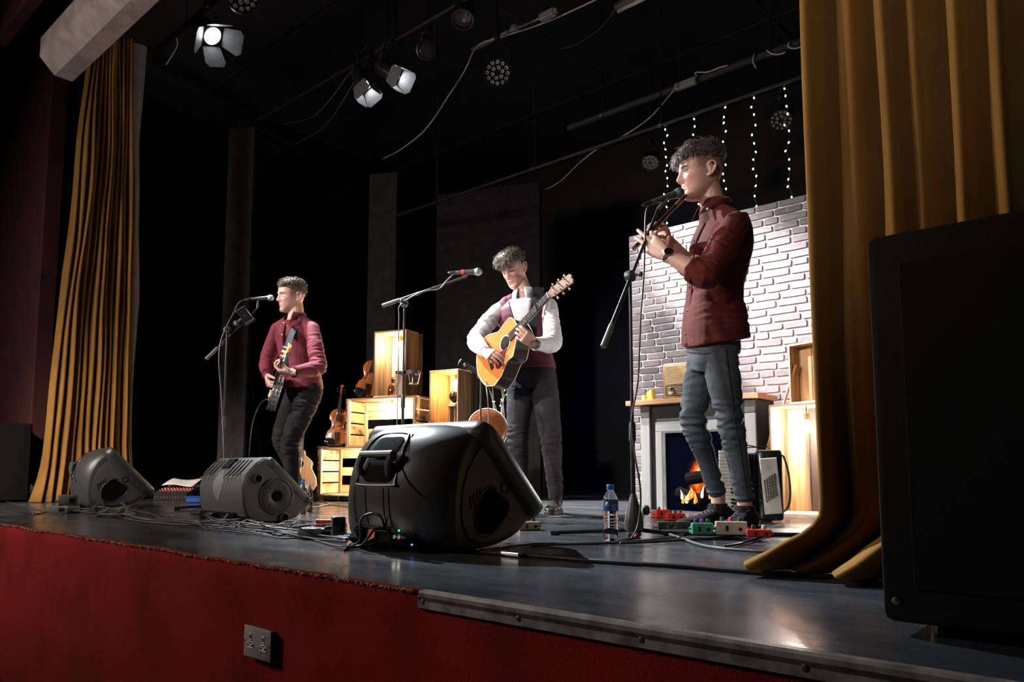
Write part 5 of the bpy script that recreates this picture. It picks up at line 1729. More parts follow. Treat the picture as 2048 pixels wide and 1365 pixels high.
BLUEP = plain('blue plastic', (0.015, 0.09, 0.40), 0.4)
MB().box((0, 0.06, 0.028), (0.12, 0.10, 0.05), bev=0.006).build('body', BLUEP, t, local=True)
MB().box((0, 0.06, 0.055), (0.126, 0.106, 0.008), bev=0.003).build('lid', BLUEP, t, local=True)

# power blocks
def block(name, label, px, py, s, rz, col=GREY_PLASTIC, tilt=0.0, z=0.0):
    c = F(px, py, z)
    t = thing(name, label, 'power block', c, YR + R(rz), 'power blocks among the cables')
    Mx = Matrix.Rotation(R(tilt), 3, 'X')
    MB().box((0, 0, s[2] / 2 + 0.002), s, Mx, bev=0.008, seg=2).build('casing', col, t, local=True)
    MB().box((s[0] * 0.2, -s[1] * 0.5, s[2] * 0.5), (s[0] * 0.3, 0.003, s[2] * 0.5), Mx, bev=0.001).build('rating_plate', DARK, t, local=True)
    MB().cyl((-s[0] / 2 - 0.025, 0, s[2] * 0.4), (-s[0] / 2 + 0.004, 0, s[2] * 0.45), 0.006, 0.008, 10).build('strain_relief', RUBBER, t, local=True)
    return t


block('power_adapter', 'black power adapter upper of the pair on the left of the apron', 138, 1012, (0.12, 0.08, 0.07), 20, z=0.05)
block('power_adapter', 'black power adapter lower of the pair on the left of the apron', 128, 1027, (0.17, 0.10, 0.05), -18)
block('extension_block', 'grey mains extension block beside the orange red pedal', 645, 1079, (0.20, 0.06, 0.045), -14)
block('mains_plug', 'grey mains plug standing in the extension block', 676, 1072, (0.05, 0.05, 0.07), 20, plain('grey plug', (0.12, 0.12, 0.13), 0.4), z=0.045)

# ================================================================== cables
CB = [RUBBER, plain('dusty cable', (0.045, 0.045, 0.05), 0.5), plain('grey cable', (0.11, 0.115, 0.125), 0.45), plain('blue cable', (0.05, 0.13, 0.34), 0.45)]


def cable(label, pts, r=0.0035, mat=0, seed=0, wig=0.0, grp='cables on the stage floor', lift=0.0, name='cable'):
    """pts: photo points on the floor (2 numbers) or world points (3 numbers)"""
    rs = random.Random(seed)
    w_ = []
    for p in pts:
        if len(p) == 2:
            q_ = F(*p)
            q_ = V((q_.x + rs.uniform(-wig, wig), q_.y + rs.uniform(-wig, wig), r + rs.uniform(0, lift)))
        else:
            q_ = V(p)
        w_.append(q_)
    pp = bez(w_, max(16, 9 * len(w_)))
    pp = [V((q_.x, q_.y, max(q_.z, r * 1.02))) for q_ in pp]
    o_ = MB().tube(pp, r, 7).build(name, CB[mat] if isinstance(mat, int) else mat, loc=(pp[0].x, pp[0].y, 0), smooth=180)
    return tag(o_, label, 'cable', grp)


BUND = 'cable in the tangled bundle along the front of the stage'
GB = 'tangled cables along the stage front'
base_line = [(150, 1025), (215, 1030), (280, 1042), (345, 1050), (420, 1055), (490, 1063), (560, 1068), (620, 1075), (690, 1085), (760, 1094), (840, 1101)]
rk = random.Random(77)
for k in range(24):
    a0 = rk.randint(0, 4)
    a1 = rk.randint(6, 10)
    off = rk.uniform(-11, 9)
    pts = [(x + rk.uniform(-14, 14), y + off * (0.6 + 0.04 * (x - 150) / 60) + rk.uniform(-4, 4)) for x, y in base_line[a0:a1 + 1]]
    cable(BUND, pts, rk.choice((0.003, 0.0035, 0.004, 0.0045)), rk.choice((0, 0, 0, 1, 1, 2)), k, 0.0, GB, 0.022)
for k in range(12):           # loose loops
    x, y = rk.choice(base_line[1:9])
    pts = [(x - 40, y + rk.uniform(-4, 6)), (x - 15, y - rk.uniform(2, 12)), (x + 15, y - rk.uniform(4, 16)), (x + 35, y + rk.uniform(-4, 4)), (x + 5, y + rk.uniform(0, 9)), (x - 20, y + rk.uniform(-3, 6)), (x + 60, y + rk.uniform(2, 9))]
    cable('cable looping over the tangled bundle along the stage front', pts, rk.choice((0.003, 0.0035)), rk.choice((0, 1, 1, 2)), 100 + k, 0.0, 'loops of cable along the stage front', 0.06)
cable('pale blue cable crossing the bundle below the angular monitor', [(405, 1030), (415, 1045), (440, 1060), (480, 1066), (560, 1073), (610, 1066)], 0.004, 3, 1, 0, None, 0.01)
cable('blue cable end beside the orange red pedal', [(555, 1074), (585, 1072), (612, 1062), (640, 1052)], 0.0045, 3, 2, 0, None, 0.01)
cable('thin black cable along the left of the apron lip', [(2, 1012), (30, 1024), (70, 1030), (105, 1022), (128, 1018)], 0.0035, 0, 3, 0, None)
cable('long thin cable beneath the left curtain', [(0, 1002), (45, 1013), (80, 1022), (125, 1032)], 0.0035, 1, 4, 0, None)
cable('black cable running right from the big monitor to the curtain', [(835, 1101), (900, 1106), (960, 1110), (1020, 1114), (1100, 1120), (1180, 1127), (1280, 1134), (1380, 1140), (1500, 1150), (1620, 1158), (1755, 1163)], 0.0075, 0, 5, 0, None)
cable('second cable from the big monitor, ending in a plug', [(850, 1097), (905, 1100), (950, 1106), (1000, 1112), (1024, 1115)], 0.005, 0, 6, 0, None)
q0, q1 = F(1005, 1113), F(1040, 1117)
tag(MB().cyl(q0 + V((0, 0, .011)), q0.lerp(q1, .5) + V((0, 0, .011)), .008, .0105, 12).cyl(q0.lerp(q1, .5) + V((0, 0, .011)), q1 + V((0, 0, .011)), .0105, .0105, 12).build('cable_connector', STEEL, loc=(q0.x, q0.y, 0)), 'silver cable connector on the floor right of the big monitor', 'connector')
for i, (lb, pts, r, mt) in enumerate((
    ('black cable arching out of the back of the big monitor', [(880, 1068), (860, 1080), (830, 1092), (790, 1098), (740, 1103)], 0.005, 1),
    ('second black cable arching out of the back of the big monitor', [(868, 1062), (850, 1076), (815, 1090), (770, 1094), (700, 1101), (690, 1103), (700, 1092)], 0.005, 1),
    ('cable from the tripod stand to the bundle by the bottle', [(1272, 1078), (1240, 1085), (1215, 1090), (1150, 1091), (1080, 1092), (1010, 1098), (960, 1104)], 0.0045, 0),
    ('cable crossing the floor in front of the tripod foot', [(1420, 1064), (1370, 1072), (1310, 1082), (1250, 1088), (1200, 1092), (1120, 1094), (1060, 1097)], 0.0045, 0),
    ('cable in front of the cream pedal', [(1545, 1066), (1500, 1072), (1430, 1080), (1350, 1086), (1290, 1090), (1240, 1092)], 0.005, 0),
    ('grey cable bending towards the curtain foot', [(1340, 1074), (1370, 1084), (1400, 1094), (1440, 1102), (1500, 1108), (1530, 1110)], 0.006, 2),
    ('cable from the red pedal to the curtain', [(1560, 1066), (1530, 1078), (1480, 1092), (1450, 1098)], 0.005, 0),
    ('thin cable behind the water bottle', [(1040, 1046), (1080, 1036), (1130, 1037), (1180, 1036), (1230, 1034), (1300, 1027), (1340, 1026)], 0.0035, 0),
    ('thin cable on the floor behind the guitarist', [(620, 1018), (660, 1012), (700, 1016), (740, 1014), (800, 1010)], 0.0035, 0),
    ('cable coiled at the foot of the second bottle', [(640, 1006), (655, 1009), (648, 1013), (630, 1011)], 0.004, 0))):
    cable(lb, pts, r, mt, 20 + i, 0, None, 0.004)
for i, (lb, pts) in enumerate((('cable loop standing up beside the big monitor', [(720, 1080), (722, 1040), (745, 1028), (765, 1040)]), ('smaller cable loop beside the big monitor', [(735, 1078), (752, 1058), (775, 1062), (784, 1090)]))):
    w_ = []
    for k_, (x, y) in enumerate(pts):
        w_.append(tuple(P(x, y, 2.72)))
    cable(lb, [tuple(F(700 + 20 * i, 1098) + V((0, 0, .006)))] + w_ + [tuple(F(770 + 20 * i, 1096) + V((0, 0, .006)))], 0.0045, 1, 50 + i, 0, None)
# mic cables
q = P(1303, 405, 3.42)
cable('cable hanging from the whistle microphone down its stand', [tuple(P(1303, 405, 3.42)), tuple(P(1292, 425, 3.40)), tuple(P(1290, 480, 3.36)), tuple(P(1287, 560, 3.30)), tuple(P(1281, 640, 3.27)), tuple(P(1276, 760, 3.25)), tuple(P(1263, 840, 3.25)), tuple(P(1268, 900, 3.24)), tuple(P(1281, 985, 3.23)), tuple(P(1276, 1050, 3.20)), tuple(F(1262, 1082) + V((0, 0, .006)))], 0.0042, 1, 60, 0, 'microphone cables')
cable('grey cable looped along the boom of the guitarist stand', [tuple(P(911, 545.5, 4.70)), tuple(P(893, 562, 4.70)), tuple(P(878, 578, 4.70)), tuple(P(850, 582, 4.70)), tuple(P(830, 590, 4.73)), tuple(P(800, 612, 4.73)), tuple(P(798, 640, 4.72)), tuple(P(796, 760, 4.71)), tuple(P(794, 860, 4.71)), tuple(P(796, 985, 4.70)), tuple(V((*P(800, 940, 4.6).xy, .006)))], 0.004, 2, 61, 0, 'microphone cables')
cable('cable drooping from the banjo microphone along its stand', [tuple(P(503, 598.5, 5.66)), tuple(P(480, 604, 5.62)), tuple(P(468, 625, 5.60)), tuple(P(450, 660, 5.57)), tuple(P(440, 690, 5.56)), tuple(P(438, 730, 5.55)), tuple(P(443, 800, 5.55)), tuple(P(447, 900, 5.55)), tuple(V((*P(449, 940, 5.5).xy, .006)))], 0.004, 2, 62, 0, 'microphone cables')

# ================================================================== people
CAMV = -FH                          # towards the photographer, level


def W(r, u, c):                     # direction given as right, up, towards the camera
    return RT * r + ZZ * u + CAMV * c


def skin_mat(name, col, stub):
    m, nt, b = nodes(name)
    b.inputs['Roughness'].default_value = 0.48
    b.inputs['Subsurface Weight'].default_value = 0.12
    b.inputs['Subsurface Radius'].default_value = (0.012, 0.005, 0.003)
    b.inputs['Subsurface Scale'].default_value = 1.0
    at = nt.nodes.new('ShaderNodeAttribute')
    at.attribute_name = 'tint'
    n = N(nt, 'ShaderNodeTexNoise', _Scale=60.0, _Detail=5.0)
    nt.links.new(coords(nt), n.inputs['Vector'])
    k = ramp(nt, n.outputs[0], [(0.3, (0.9, 0.88, 0.87)), (0.7, (1.08, 1.08, 1.08))])
    mx = nt.nodes.new('ShaderNodeMix')
    mx.data_type = 'RGBA'
    mx.blend_type = 'MULTIPLY'
    mx.inputs[0].default_value = 1.0
    nt.links.new(at.outputs['Color'], mx.inputs[6])
    nt.links.new(k, mx.inputs[7])
    nt.links.new(mx.outputs[2], b.inputs['Base Color'])
    bump(nt, b, n.outputs[0], 0.08, 0.002)
    return m


def hair_mat(name, dark, light):
    m, nt, b = nodes(name)
    b.inputs['Roughness'].default_value = 0.5
    b.inputs['Specular IOR Level'].default_value = 0.4
    n = N(nt, 'ShaderNodeTexNoise', _Scale=140.0, _Detail=4.0)
    nt.links.new(coords(nt), n.inputs['Vector'])
    nt.links.new(ramp(nt, n.outputs[0], [(0.35, dark), (0.65, light)]), b.inputs['Base Color'])
    return m


HZ = [-0.120, -0.118, -0.110, -0.095, -0.075, -0.055, -0.03, 0.0, 0.03, 0.06, 0.085, 0.105, 0.117, 0.121]
HF = [0.050, 0.070, 0.082, 0.088, 0.086, 0.088, 0.089, 0.089, 0.095, 0.090, 0.074, 0.050, 0.018, 0.0]
HB = [0.030, 0.012, -0.002, -0.015, -0.035, -0.06, -0.08, -0.092, -0.099, -0.098, -0.087, -0.066, -0.032, -0.005]
HW = [0.008, 0.022, 0.033, 0.044, 0.053, 0.059, 0.064, 0.069, 0.0735, 0.0745, 0.067, 0.050, 0.024, 0.004]


def head_point(th, z, off=0.0, feat=True):
    """th = 0 forward, positive towards the person's left; local x = left, y = forward, z = up"""
    f_, b_, w_ = interp(z, HZ, HF), interp(z, HZ, HB), interp(z, HZ, HW)
    y0 = -0.012 if z > -0.05 else interp(z, [-0.12, -0.05], [0.035, -0.012])
    f_, b_, w_ = f_ + off, b_ - off, w_ + off
    c, s = math.cos(th), math.sin(th)
    n_ = 2.35
    x = w_ * math.copysign(abs(s) ** (2 / n_), s)
    y = y0 + ((f_ - y0) if c > 0 else (y0 - b_)) * math.copysign(abs(c) ** (2 / n_), c)
    if feat and c > 0:
        g = lambda cx_, cz_, sx_, sz_: math.exp(-((x - cx_) / sx_) ** 2 - ((z - cz_) / sz_) ** 2)
        A = interp(z, [-0.046, -0.040, -0.031, -0.024, 0.0, 0.016, 0.026], [0.0, 0.011, 0.027, 0.0275, 0.016, 0.007, 0.0])
        sg = interp(z, [-0.045, -0.03, 0.0, 0.02], [0.012, 0.0125, 0.0085, 0.009])
        y += A * math.exp(-(x / sg) ** 2)
        for q in (-1, 1):
            y += 0.010 * g(q * 0.0135, -0.033, 0.007, 0.008)
            y -= 0.0125 * g(q * 0.031, 0.004, 0.017, 0.012)
            y += 0.0075 * g(q * 0.031, 0.002, 0.012, 0.008)
            y += 0.0045 * g(q * 0.028, 0.022, 0.02, 0.007)
            y += 0.004 * g(q * 0.048, -0.018, 0.016, 0.016)
            y -= 0.004 * g(q * 0.046, -0.055, 0.014, 0.02)
        y += 0.0065 * g(0, -0.0565, 0.02, 0.0052) + 0.0068 * g(0, -0.0695, 0.018, 0.0056)
        y -= 0.0060 * g(0, -0.0632, 0.024, 0.0022)
        y -= 0.0045 * g(0, -0.082, 0.02, 0.006)
        y += 0.0065 * g(0, -0.101, 0.018, 0.012)
    return V((x, y, z))


class Head:
    def __init__(self, org, fwd, up, s):
        f_ = V(fwd).normalized()
        u_ = (V(up) - f_ * V(up).dot(f_)).normalized()
        l_ = u_.cross(f_)
        self.M = Matrix((( l_.x * s, f_.x * s, u_.x * s, org.x), (l_.y * s, f_.y * s, u_.y * s, org.y), (l_.z * s, f_.z * s, u_.z * s, org.z), (0, 0, 0, 1)))
        self.Mi = self.M.inverted()

    def w(self, p):
        return self.M @ V(p)

    def shell(self, mb):
        rg = []
        zs = list(np.linspace(-0.1195, -0.09, 10)) + list(np.linspace(-0.087, 0.03, 62)) + list(np.linspace(0.034, 0.1205, 22))
        ths = [math.pi * (2 * j / 84 - 1) for j in range(84)]
        ths = [t - 0.45 * math.sin(t) * 0.5 for t in ths]          # denser round the face
        for z in zs:
            rg.append([self.w(head_point(t, z)) for t in ths])
        mb.rings(rg)
        for q in (-1, 1):           # ears
            pts = [(0.069, -0.006, 0.006), (0.078, -0.010, 0.022), (0.084, -0.022, 0.029), (0.087, -0.034, 0.022), (0.085, -0.036, 0.004), (0.080, -0.026, -0.018), (0.074, -0.012, -0.030), (0.070, -0.006, -0.024)]
            mb.tube([self.w((q * x, y, z)) for x, y, z in bez(pts, 28)], 0.0052 * self.M.to_scale()[0], 7)
            mb.ball(self.w((q * 0.075, -0.020, -0.001)), 0.016 * self.M.to_scale()[0], 10, 8, (self.M.to_3x3() * (1 / self.M.to_scale()[0])) @ Matrix(((0.32, 0, 0), (0, 0.85, 0), (0, 0, 1.35))))
            mb.ball(self.w((q * 0.073, -0.010, -0.026)), 0.0075, 8, 6)


def limb(mb, pts, rad, n=18, flat=None):
    """tapered tube with rounded ends through the joints; rad = list of radii"""
    pts = [V(p) for p in pts]
    pp, rr_ = [], []
    m = len(pts)
    for i in range(m - 1):
        k = max(3, int((pts[i + 1] - pts[i]).length / 0.03))
        for j in range(k):
            t_ = j / k
            pp.append(pts[i].lerp(pts[i + 1], t_))
            rr_.append(rad[i] + (rad[i + 1] - rad[i]) * t_)
    pp.append(pts[-1])
    rr_.append(rad[-1])
    # round the bends
    for _ in range(3):
        q = pp[:]
        for i in range(1, len(pp) - 1):
            q[i] = pp[i] * 0.5 + (pp[i - 1] + pp[i + 1]) * 0.25
        pp = q
    d0, d1 = (pp[0] - pp[1]).normalized(), (pp[-1] - pp[-2]).normalized()
    r0, r1 = rr_[0], rr_[-1]
    pre = [(pp[0] + d0 * r0 * s, r0 * c) for s, c in ((0.98, 0.15), (0.85, 0.53), (0.5, 0.87))]
    post = [(pp[-1] + d1 * r1 * s, r1 * c) for s, c in ((0.5, 0.87), (0.85, 0.53), (0.98, 0.15))]
    P_ = [a for a, _ in pre] + pp + [a for a, _ in post]
    R_ = [a for _, a in pre] + rr_ + [a for _, a in post]
    mb.tube(P_, R_, n)


def oval(c, rgt, fwd, hw, hd, n=28, e=2.4):
    out = []
    for j in range(n):
        a = 2 * math.pi * j / n
        co, si = math.cos(a), math.sin(a)
        out.append(c + rgt * (hw * math.copysign(abs(co) ** (2 / e), co)) + fwd * (hd * math.copysign(abs(si) ** (2 / e), si)))
    return out


def hand(mb, wrist, d, n, side, curls, spread=(0.16, 0.05, -0.06, -0.18), thumb=(0.75, 0.55, 0.35), s=1.0, tc=(0.2, 0.35), r=1.0):
    """side +1 right hand, -1 left; d along the hand, n out of the palm"""
    d = V(d).normalized()
    n = (V(n) - d * V(n).dot(d)).normalized()
    t = d.cross(n) * side
    wrist = V(wrist)
    rg = []
    for k, hw, hd in ((-0.03, 0.026, 0.020), (0.0, 0.027, 0.019), (0.02, 0.033, 0.018), (0.05, 0.040, 0.0165), (0.08, 0.0415, 0.0145), (0.095, 0.039, 0.011)):
        rg.append(oval(wrist + d * (k * s) - n * 0.002, t, n, hw * s, hd * s, 20, 2.8))
    mb.rings(rg)
    base = [(0.090, 0.0300), (0.095, 0.0102), (0.090, -0.0102), (0.080, -0.0295)]
    lens = [(0.044, 0.027, 0.022), (0.049, 0.031, 0.024), (0.045, 0.029, 0.023), (0.035, 0.022, 0.020)]
    tips = []
    for i in range(4):
        p = wrist + d * (base[i][0] * s) + t * (base[i][1] * s)
        ang = 0.0
        sp_ = spread[i]
        pts = [p - d * 0.02 * s, p]
        for j in range(3):
            ang += curls[i][j]
            dv = (d * math.cos(sp_) + t * math.sin(sp_)) * math.cos(ang) + n * math.sin(ang)
            p = p + dv * (lens[i][j] * s)
            pts.append(p)
        rr_ = [0.0095, 0.0098, 0.0088, 0.0080, 0.0066]
        if i == 3:
            rr_ = [x * 0.88 for x in rr_]
        limb(mb, pts, [x * s * r for x in rr_], 10)
        tips.append(p)
    p = wrist + d * (0.022 * s) + t * (0.026 * s) + n * 0.004
    dv = (d * thumb[0] + t * thumb[1] + n * thumb[2]).normalized()
    pts = [p]
    for j, l in enumerate((0.042, 0.032, 0.026)):
        p = p + dv * l * s
        pts.append(p)
        dv = (dv + d * tc[0] + n * tc[1] - t * 0.12).normalized()
    limb(mb, pts, [0.0145 * s, 0.0115 * s, 0.0105 * s, 0.0082 * s], 10)
    return tips


def remesh(mb, name, mats, parent, vox, smooth=2, disp=None):
    """join overlapping shells into one continuous surface"""
    o = mb.build(name, mats, parent, smooth=180)
    fix_normals(o)
    r = o.modifiers.new('remesh', 'REMESH')
    r.mode = 'VOXEL'
    r.voxel_size = vox
    if smooth:
        s_ = o.modifiers.new('smooth', 'SMOOTH')
        s_.factor = 0.5
        s_.iterations = smooth
    dg = bpy.context.evaluated_depsgraph_get()
    dg.update()
    me = bpy.data.meshes.new_from_object(o.evaluated_get(dg))
    old = o.data
    o.modifiers.clear()
    o.data = me
    bpy.data.meshes.remove(old)
    me.name = name
    if not me.materials:
        for q in (mats if isinstance(mats, (list, tuple)) else [mats]):
            me.materials.append(q)
    if disp is not None:
        M = XF[parent]
        co = np.empty(len(me.vertices) * 3, np.float32)
        me.vertices.foreach_get('co', co)
        nr = np.empty(len(me.vertices) * 3, np.float32)
        me.vertices.foreach_get('normal', nr)
        co = co.reshape(-1, 3)
        nr = nr.reshape(-1, 3)
        T = np.array(M.translation)
        for i in range(len(co)):
            co[i] += nr[i] * disp(V(co[i] + T))
        me.vertices.foreach_set('co', co.ravel())
        me.update()
    me.shade_smooth()
    return o


def wrinkle(spots, base=0.0022, sc=14.0, stretch=(1, 1, 1), seed=0.0, amp=0.0125):
    """cloth folds: soft noise everywhere, tight ridges round the listed joints (point, axis, radius, strength)"""
    def f(p):
        v = base * noise.noise(V((p.x * sc * stretch[0] + seed, p.y * sc * stretch[1], p.z * sc * stretch[2])))
        for c, ax, rad, st in spots:
            q = p - c
            k = q.length / rad
            if k < 1.6:
                al = q.dot(ax)
                n_ = noise.noise(ax * (al * 34) + (q - ax * al) * 9 + V((seed, c.x * 7, c.z * 5)))
                v += st * amp * math.exp(-k * k * 1.4) * (1.3 * (1 - 2.2 * abs(n_)) if n_ == n_ else 0)
        return v
    return f


def torso(mb, hipL, hipR, shL, shR, fw_h, fw_s, grow=0.0, lo=-0.13, hi=1.15, sw=1.0, sd=1.0, belly=0.0, bend=None, hem=None):
    """lofted trunk; right / left are the person's own"""
    Pc, Sc = (hipL + hipR) / 2, (shL + shR) / 2
    rh, rs = (hipR - hipL).normalized(), (shR - shL).normalized()
    prof = [(-0.16, 0.105, 0.085), (-0.08, 0.150, 0.108), (0.02, 0.168, 0.116), (0.16, 0.163, 0.110), (0.32, 0.150, 0.102), (0.48, 0.147, 0.103), (0.66, 0.162, 0.115), (0.82, 0.170, 0.116), (0.93, 0.163, 0.100), (1.01, 0.135, 0.082), (1.07, 0.088, 0.068), (1.13, 0.060, 0.058), (1.2, 0.054, 0.055)]
    ks = [p[0] for p in prof]
    rg = []
    tt = np.linspace(lo, hi, 26)
    for t in tt:
        hw = interp(t, ks, [p[1] for p in prof]) * sw + grow
        hd = interp(t, ks, [p[2] for p in prof]) * sd + grow
        q = min(1, max(0, t))
        rg_ = (rh * (1 - q) + rs * q).normalized()
        fw_ = (V(fw_h) * (1 - q) + V(fw_s) * q)
        c = Pc.lerp(Sc, t)
        if bend is not None:
            c = c + V(bend) * (math.sin(math.pi * q))
        ax = (Sc - Pc).normalized()
        fw_ = (fw_ - rg_ * fw_.dot(rg_)).normalized()
        rg.append(oval(c, rg_, fw_, hw, hd + belly * math.exp(-((t - 0.35) / 0.25) ** 2)))
    mb.rings(rg)
    return rg


def shoe(name, ankle, toe, parent, mats, s=1.0, lace=True, sole=0.022, mat_up=None):
    """ankle and toe: world floor points of the heel side and the tip"""
    up_m, sole_m, lace_m = mats
    d = (toe - ankle)
    d.z = 0
    L_ = 0.29 * s
    d.normalize()
    sd = V((d.y, -d.x, 0))
    h0 = V((ankle.x, ankle.y, 0)) - d * 0.075 * s
    m = MB()
    rg = []
    for k, hw, hz, zb in ((0.0, 0.022, 0.055, 0.03), (0.03, 0.034, 0.095, 0.022), (0.12, 0.037, 0.11, 0.02), (0.30, 0.038, 0.108, 0.02), (0.42, 0.041, 0.088, 0.02), (0.58, 0.047, 0.068, 0.02), (0.75, 0.049, 0.057, 0.02), (0.88, 0.043, 0.052, 0.022), (0.96, 0.03, 0.044, 0.025), (1.0, 0.012, 0.036, 0.028)):
        c = h0 + d * (L_ * k)
        ring = []
        for j in range(20):
            a = 2 * math.pi * j / 20
            x, z = math.cos(a), math.sin(a)
            zc, zh = (zb + hz) / 2, (hz - zb) / 2
            ring.append(c + sd * (hw * s * math.copysign(abs(x) ** 0.8, x)) + V((0, 0, (zc + zh * math.copysign(abs(z) ** 0.8, z)) * s)))
        rg.append(ring)
    m.rings(rg)
    u_ = fix_normals(m.build(name, up_m, parent, smooth=80))
    ol = []
    for k, hw in ((-0.015, 0.02), (0.02, 0.036), (0.15, 0.040), (0.35, 0.038), (0.5, 0.043), (0.66, 0.05), (0.8, 0.05), (0.92, 0.042), (0.985, 0.026), (1.015, 0.008)):
        ol.append((k, hw))
    o2_ = [h0 + d * (L_ * k) + sd * (hw * s) for k, hw in ol] + [h0 + d * (L_ * k) - sd * (hw * s) for k, hw in ol[::-1]]
    fix_normals(MB().rings([[p + V((0, 0, 0.002)) for p in o2_], [p + V((0, 0, sole * s)) for p in o2_], [p.lerp(h0 + d * L_ * 0.5, 0.06) + V((0, 0, (sole + 0.006) * s)) for p in o2_]]).build('sole', sole_m, u_))
    if lace:
        for i in range(4):
            c = h0 + d * (L_ * (0.40 + 0.055 * i))
            z = interp(0.40 + 0.055 * i, [0.30, 0.42, 0.58, 0.75], [0.112, 0.094, 0.073, 0.06]) * s
            MB().tube(bez([c - sd * 0.026 * s + V((0, 0, z - 0.014)), c + V((0, 0, z)), c + sd * 0.026 * s + V((0, 0, z - 0.014)) + d * 0.012], 8), 0.0022, 5).build('lace', lace_m, u_)
        c = h0 + d * (L_ * 0.38) + V((0, 0, 0.104 * s))
        for q in (-1, 1):
            MB().tube(bez([c, c + sd * (0.022 * q) + V((0, 0, 0.012)), c + sd * (0.045 * q) + V((0, 0, -0.004)), c + sd * (0.02 * q) - V((0, 0, 0.006)), c], 16), 0.0018, 5).build('lace', lace_m, u_)
    return u_


def paint_skin(o, H, col, parent, extra=None):
    """skin tone attribute: lips, flush, shaved sides"""
    me = o.data
    T = XF[parent].translation
    at = me.attributes.new('tint', 'FLOAT_COLOR', 'POINT')
    out = np.empty((len(me.vertices), 4), np.float32)
    s_ = H.M.to_scale()[0]
    for i, v in enumerate(me.vertices):
        q = H.Mi @ (v.co + T)
        c = V(col)
        if abs(q.x) < 0.11 and -0.14 < q.z < 0.14 and -0.12 < q.y < 0.14:
            if q.y > 0.05:
                k = math.exp(-(q.x / 0.021) ** 4) * math.exp(-((q.z + 0.063) / 0.0105) ** 4)
                c = c.lerp(V((col[0] * 0.78, col[1] * 0.45, col[2] * 0.45)), 0.75 * k)
                k = math.exp(-((abs(q.x) - 0.042) / 0.022) ** 2 - ((q.z + 0.025) / 0.022) ** 2) + math.exp(-(q.x / 0.014) ** 2 - ((q.z + 0.028) / 0.01) ** 2)
                c = c.lerp(V((col[0] * 0.98, col[1] * 0.72, col[2] * 0.70)), min(1, 0.55 * k))
            if extra is not None:
                c = extra(q, c)
        out[i] = (c.x, c.y, c.z, 1)
    at.data.foreach_set('color', out.ravel())


def face_bits(H, parent, hairm, lid='closed', browz=0.0):
    s_ = H.M.to_scale()[0]
    LASH = plain('dark lashes', (0.02, 0.012, 0.01), 0.6)
    for q in (-1, 1):
        pts = []
        for k in range(9):
            x = q * (0.016 + 0.033 * k / 8)
            z = 0.021 + browz + 0.006 * math.sin(math.pi * k / 8 * 0.9) - 0.003 * (k / 8)
            th = math.atan2(x / 0.073, 0.9)
            p = None
            # find the surface under this x
            lo_, hi_ = 0.0, q * 1.5
            for _ in range(24):
                mid_ = (lo_ + hi_) / 2
                if abs(head_point(mid_, z).x) < abs(x):
                    lo_ = mid_
                else:
                    hi_ = mid_
            p = head_point(lo_, z)
            pts.append(H.w((p.x, p.y + 0.001, p.z)))
        MB().tube(pts, [s_ * r_ for r_ in (0.0026, 0.0036, 0.004, 0.004, 0.0038, 0.0034, 0.003, 0.0024, 0.0014)], 6).build('eyebrow', hairm, parent)
        pts = []
        zl = {'closed': -0.001, 'down': 0.001, 'open': 0.006}[lid]
        for k in range(9):
            u = k / 8
            x = q * (0.0185 + 0.025 * u)
            z = zl - 0.0035 * math.sin(math.pi * u) * (1 if lid != 'open' else -1)
            lo_, hi_ = 0.0, q * 1.5
            for _ in range(24):
                mid_ = (lo_ + hi_) / 2
                if abs(head_point(mid_, z).x) < abs(x):
                    lo_ = mid_
                else:
                    hi_ = mid_
            p = head_point(lo_, z)
            pts.append(H.w((p.x, p.y + 0.0012, p.z)))
        MB().tube(pts, [s_ * r_ for r_ in (0.0008, 0.0013, 0.0016, 0.0017, 0.0017, 0.0017, 0.0016, 0.0012, 0.0007)], 5).build('eyelashes', LASH, parent)
        if lid == 'open':
            lo_, hi_ = 0.0, q * 1.5
            for _ in range(24):
                mid_ = (lo_ + hi_) / 2
                if abs(head_point(mid_, 0.002).x) < 0.031:
                    lo_ = mid_
                else:
                    hi_ = mid_
            p = head_point(lo_, 0.002)
            e_ = MB().ball(H.w((p.x, p.y - 0.0050, 0.0010)), 0.0080 * s_, 12, 8).build('eye', plain('eye white', (0.6, 0.56, 0.53), 0.2), parent)
            MB().ball(H.w((p.x, p.y + 0.0002, 0.0005)), 0.0042 * s_, 10, 8).build('iris', plain('dark iris', (0.03, 0.03, 0.035), 0.15), e_)


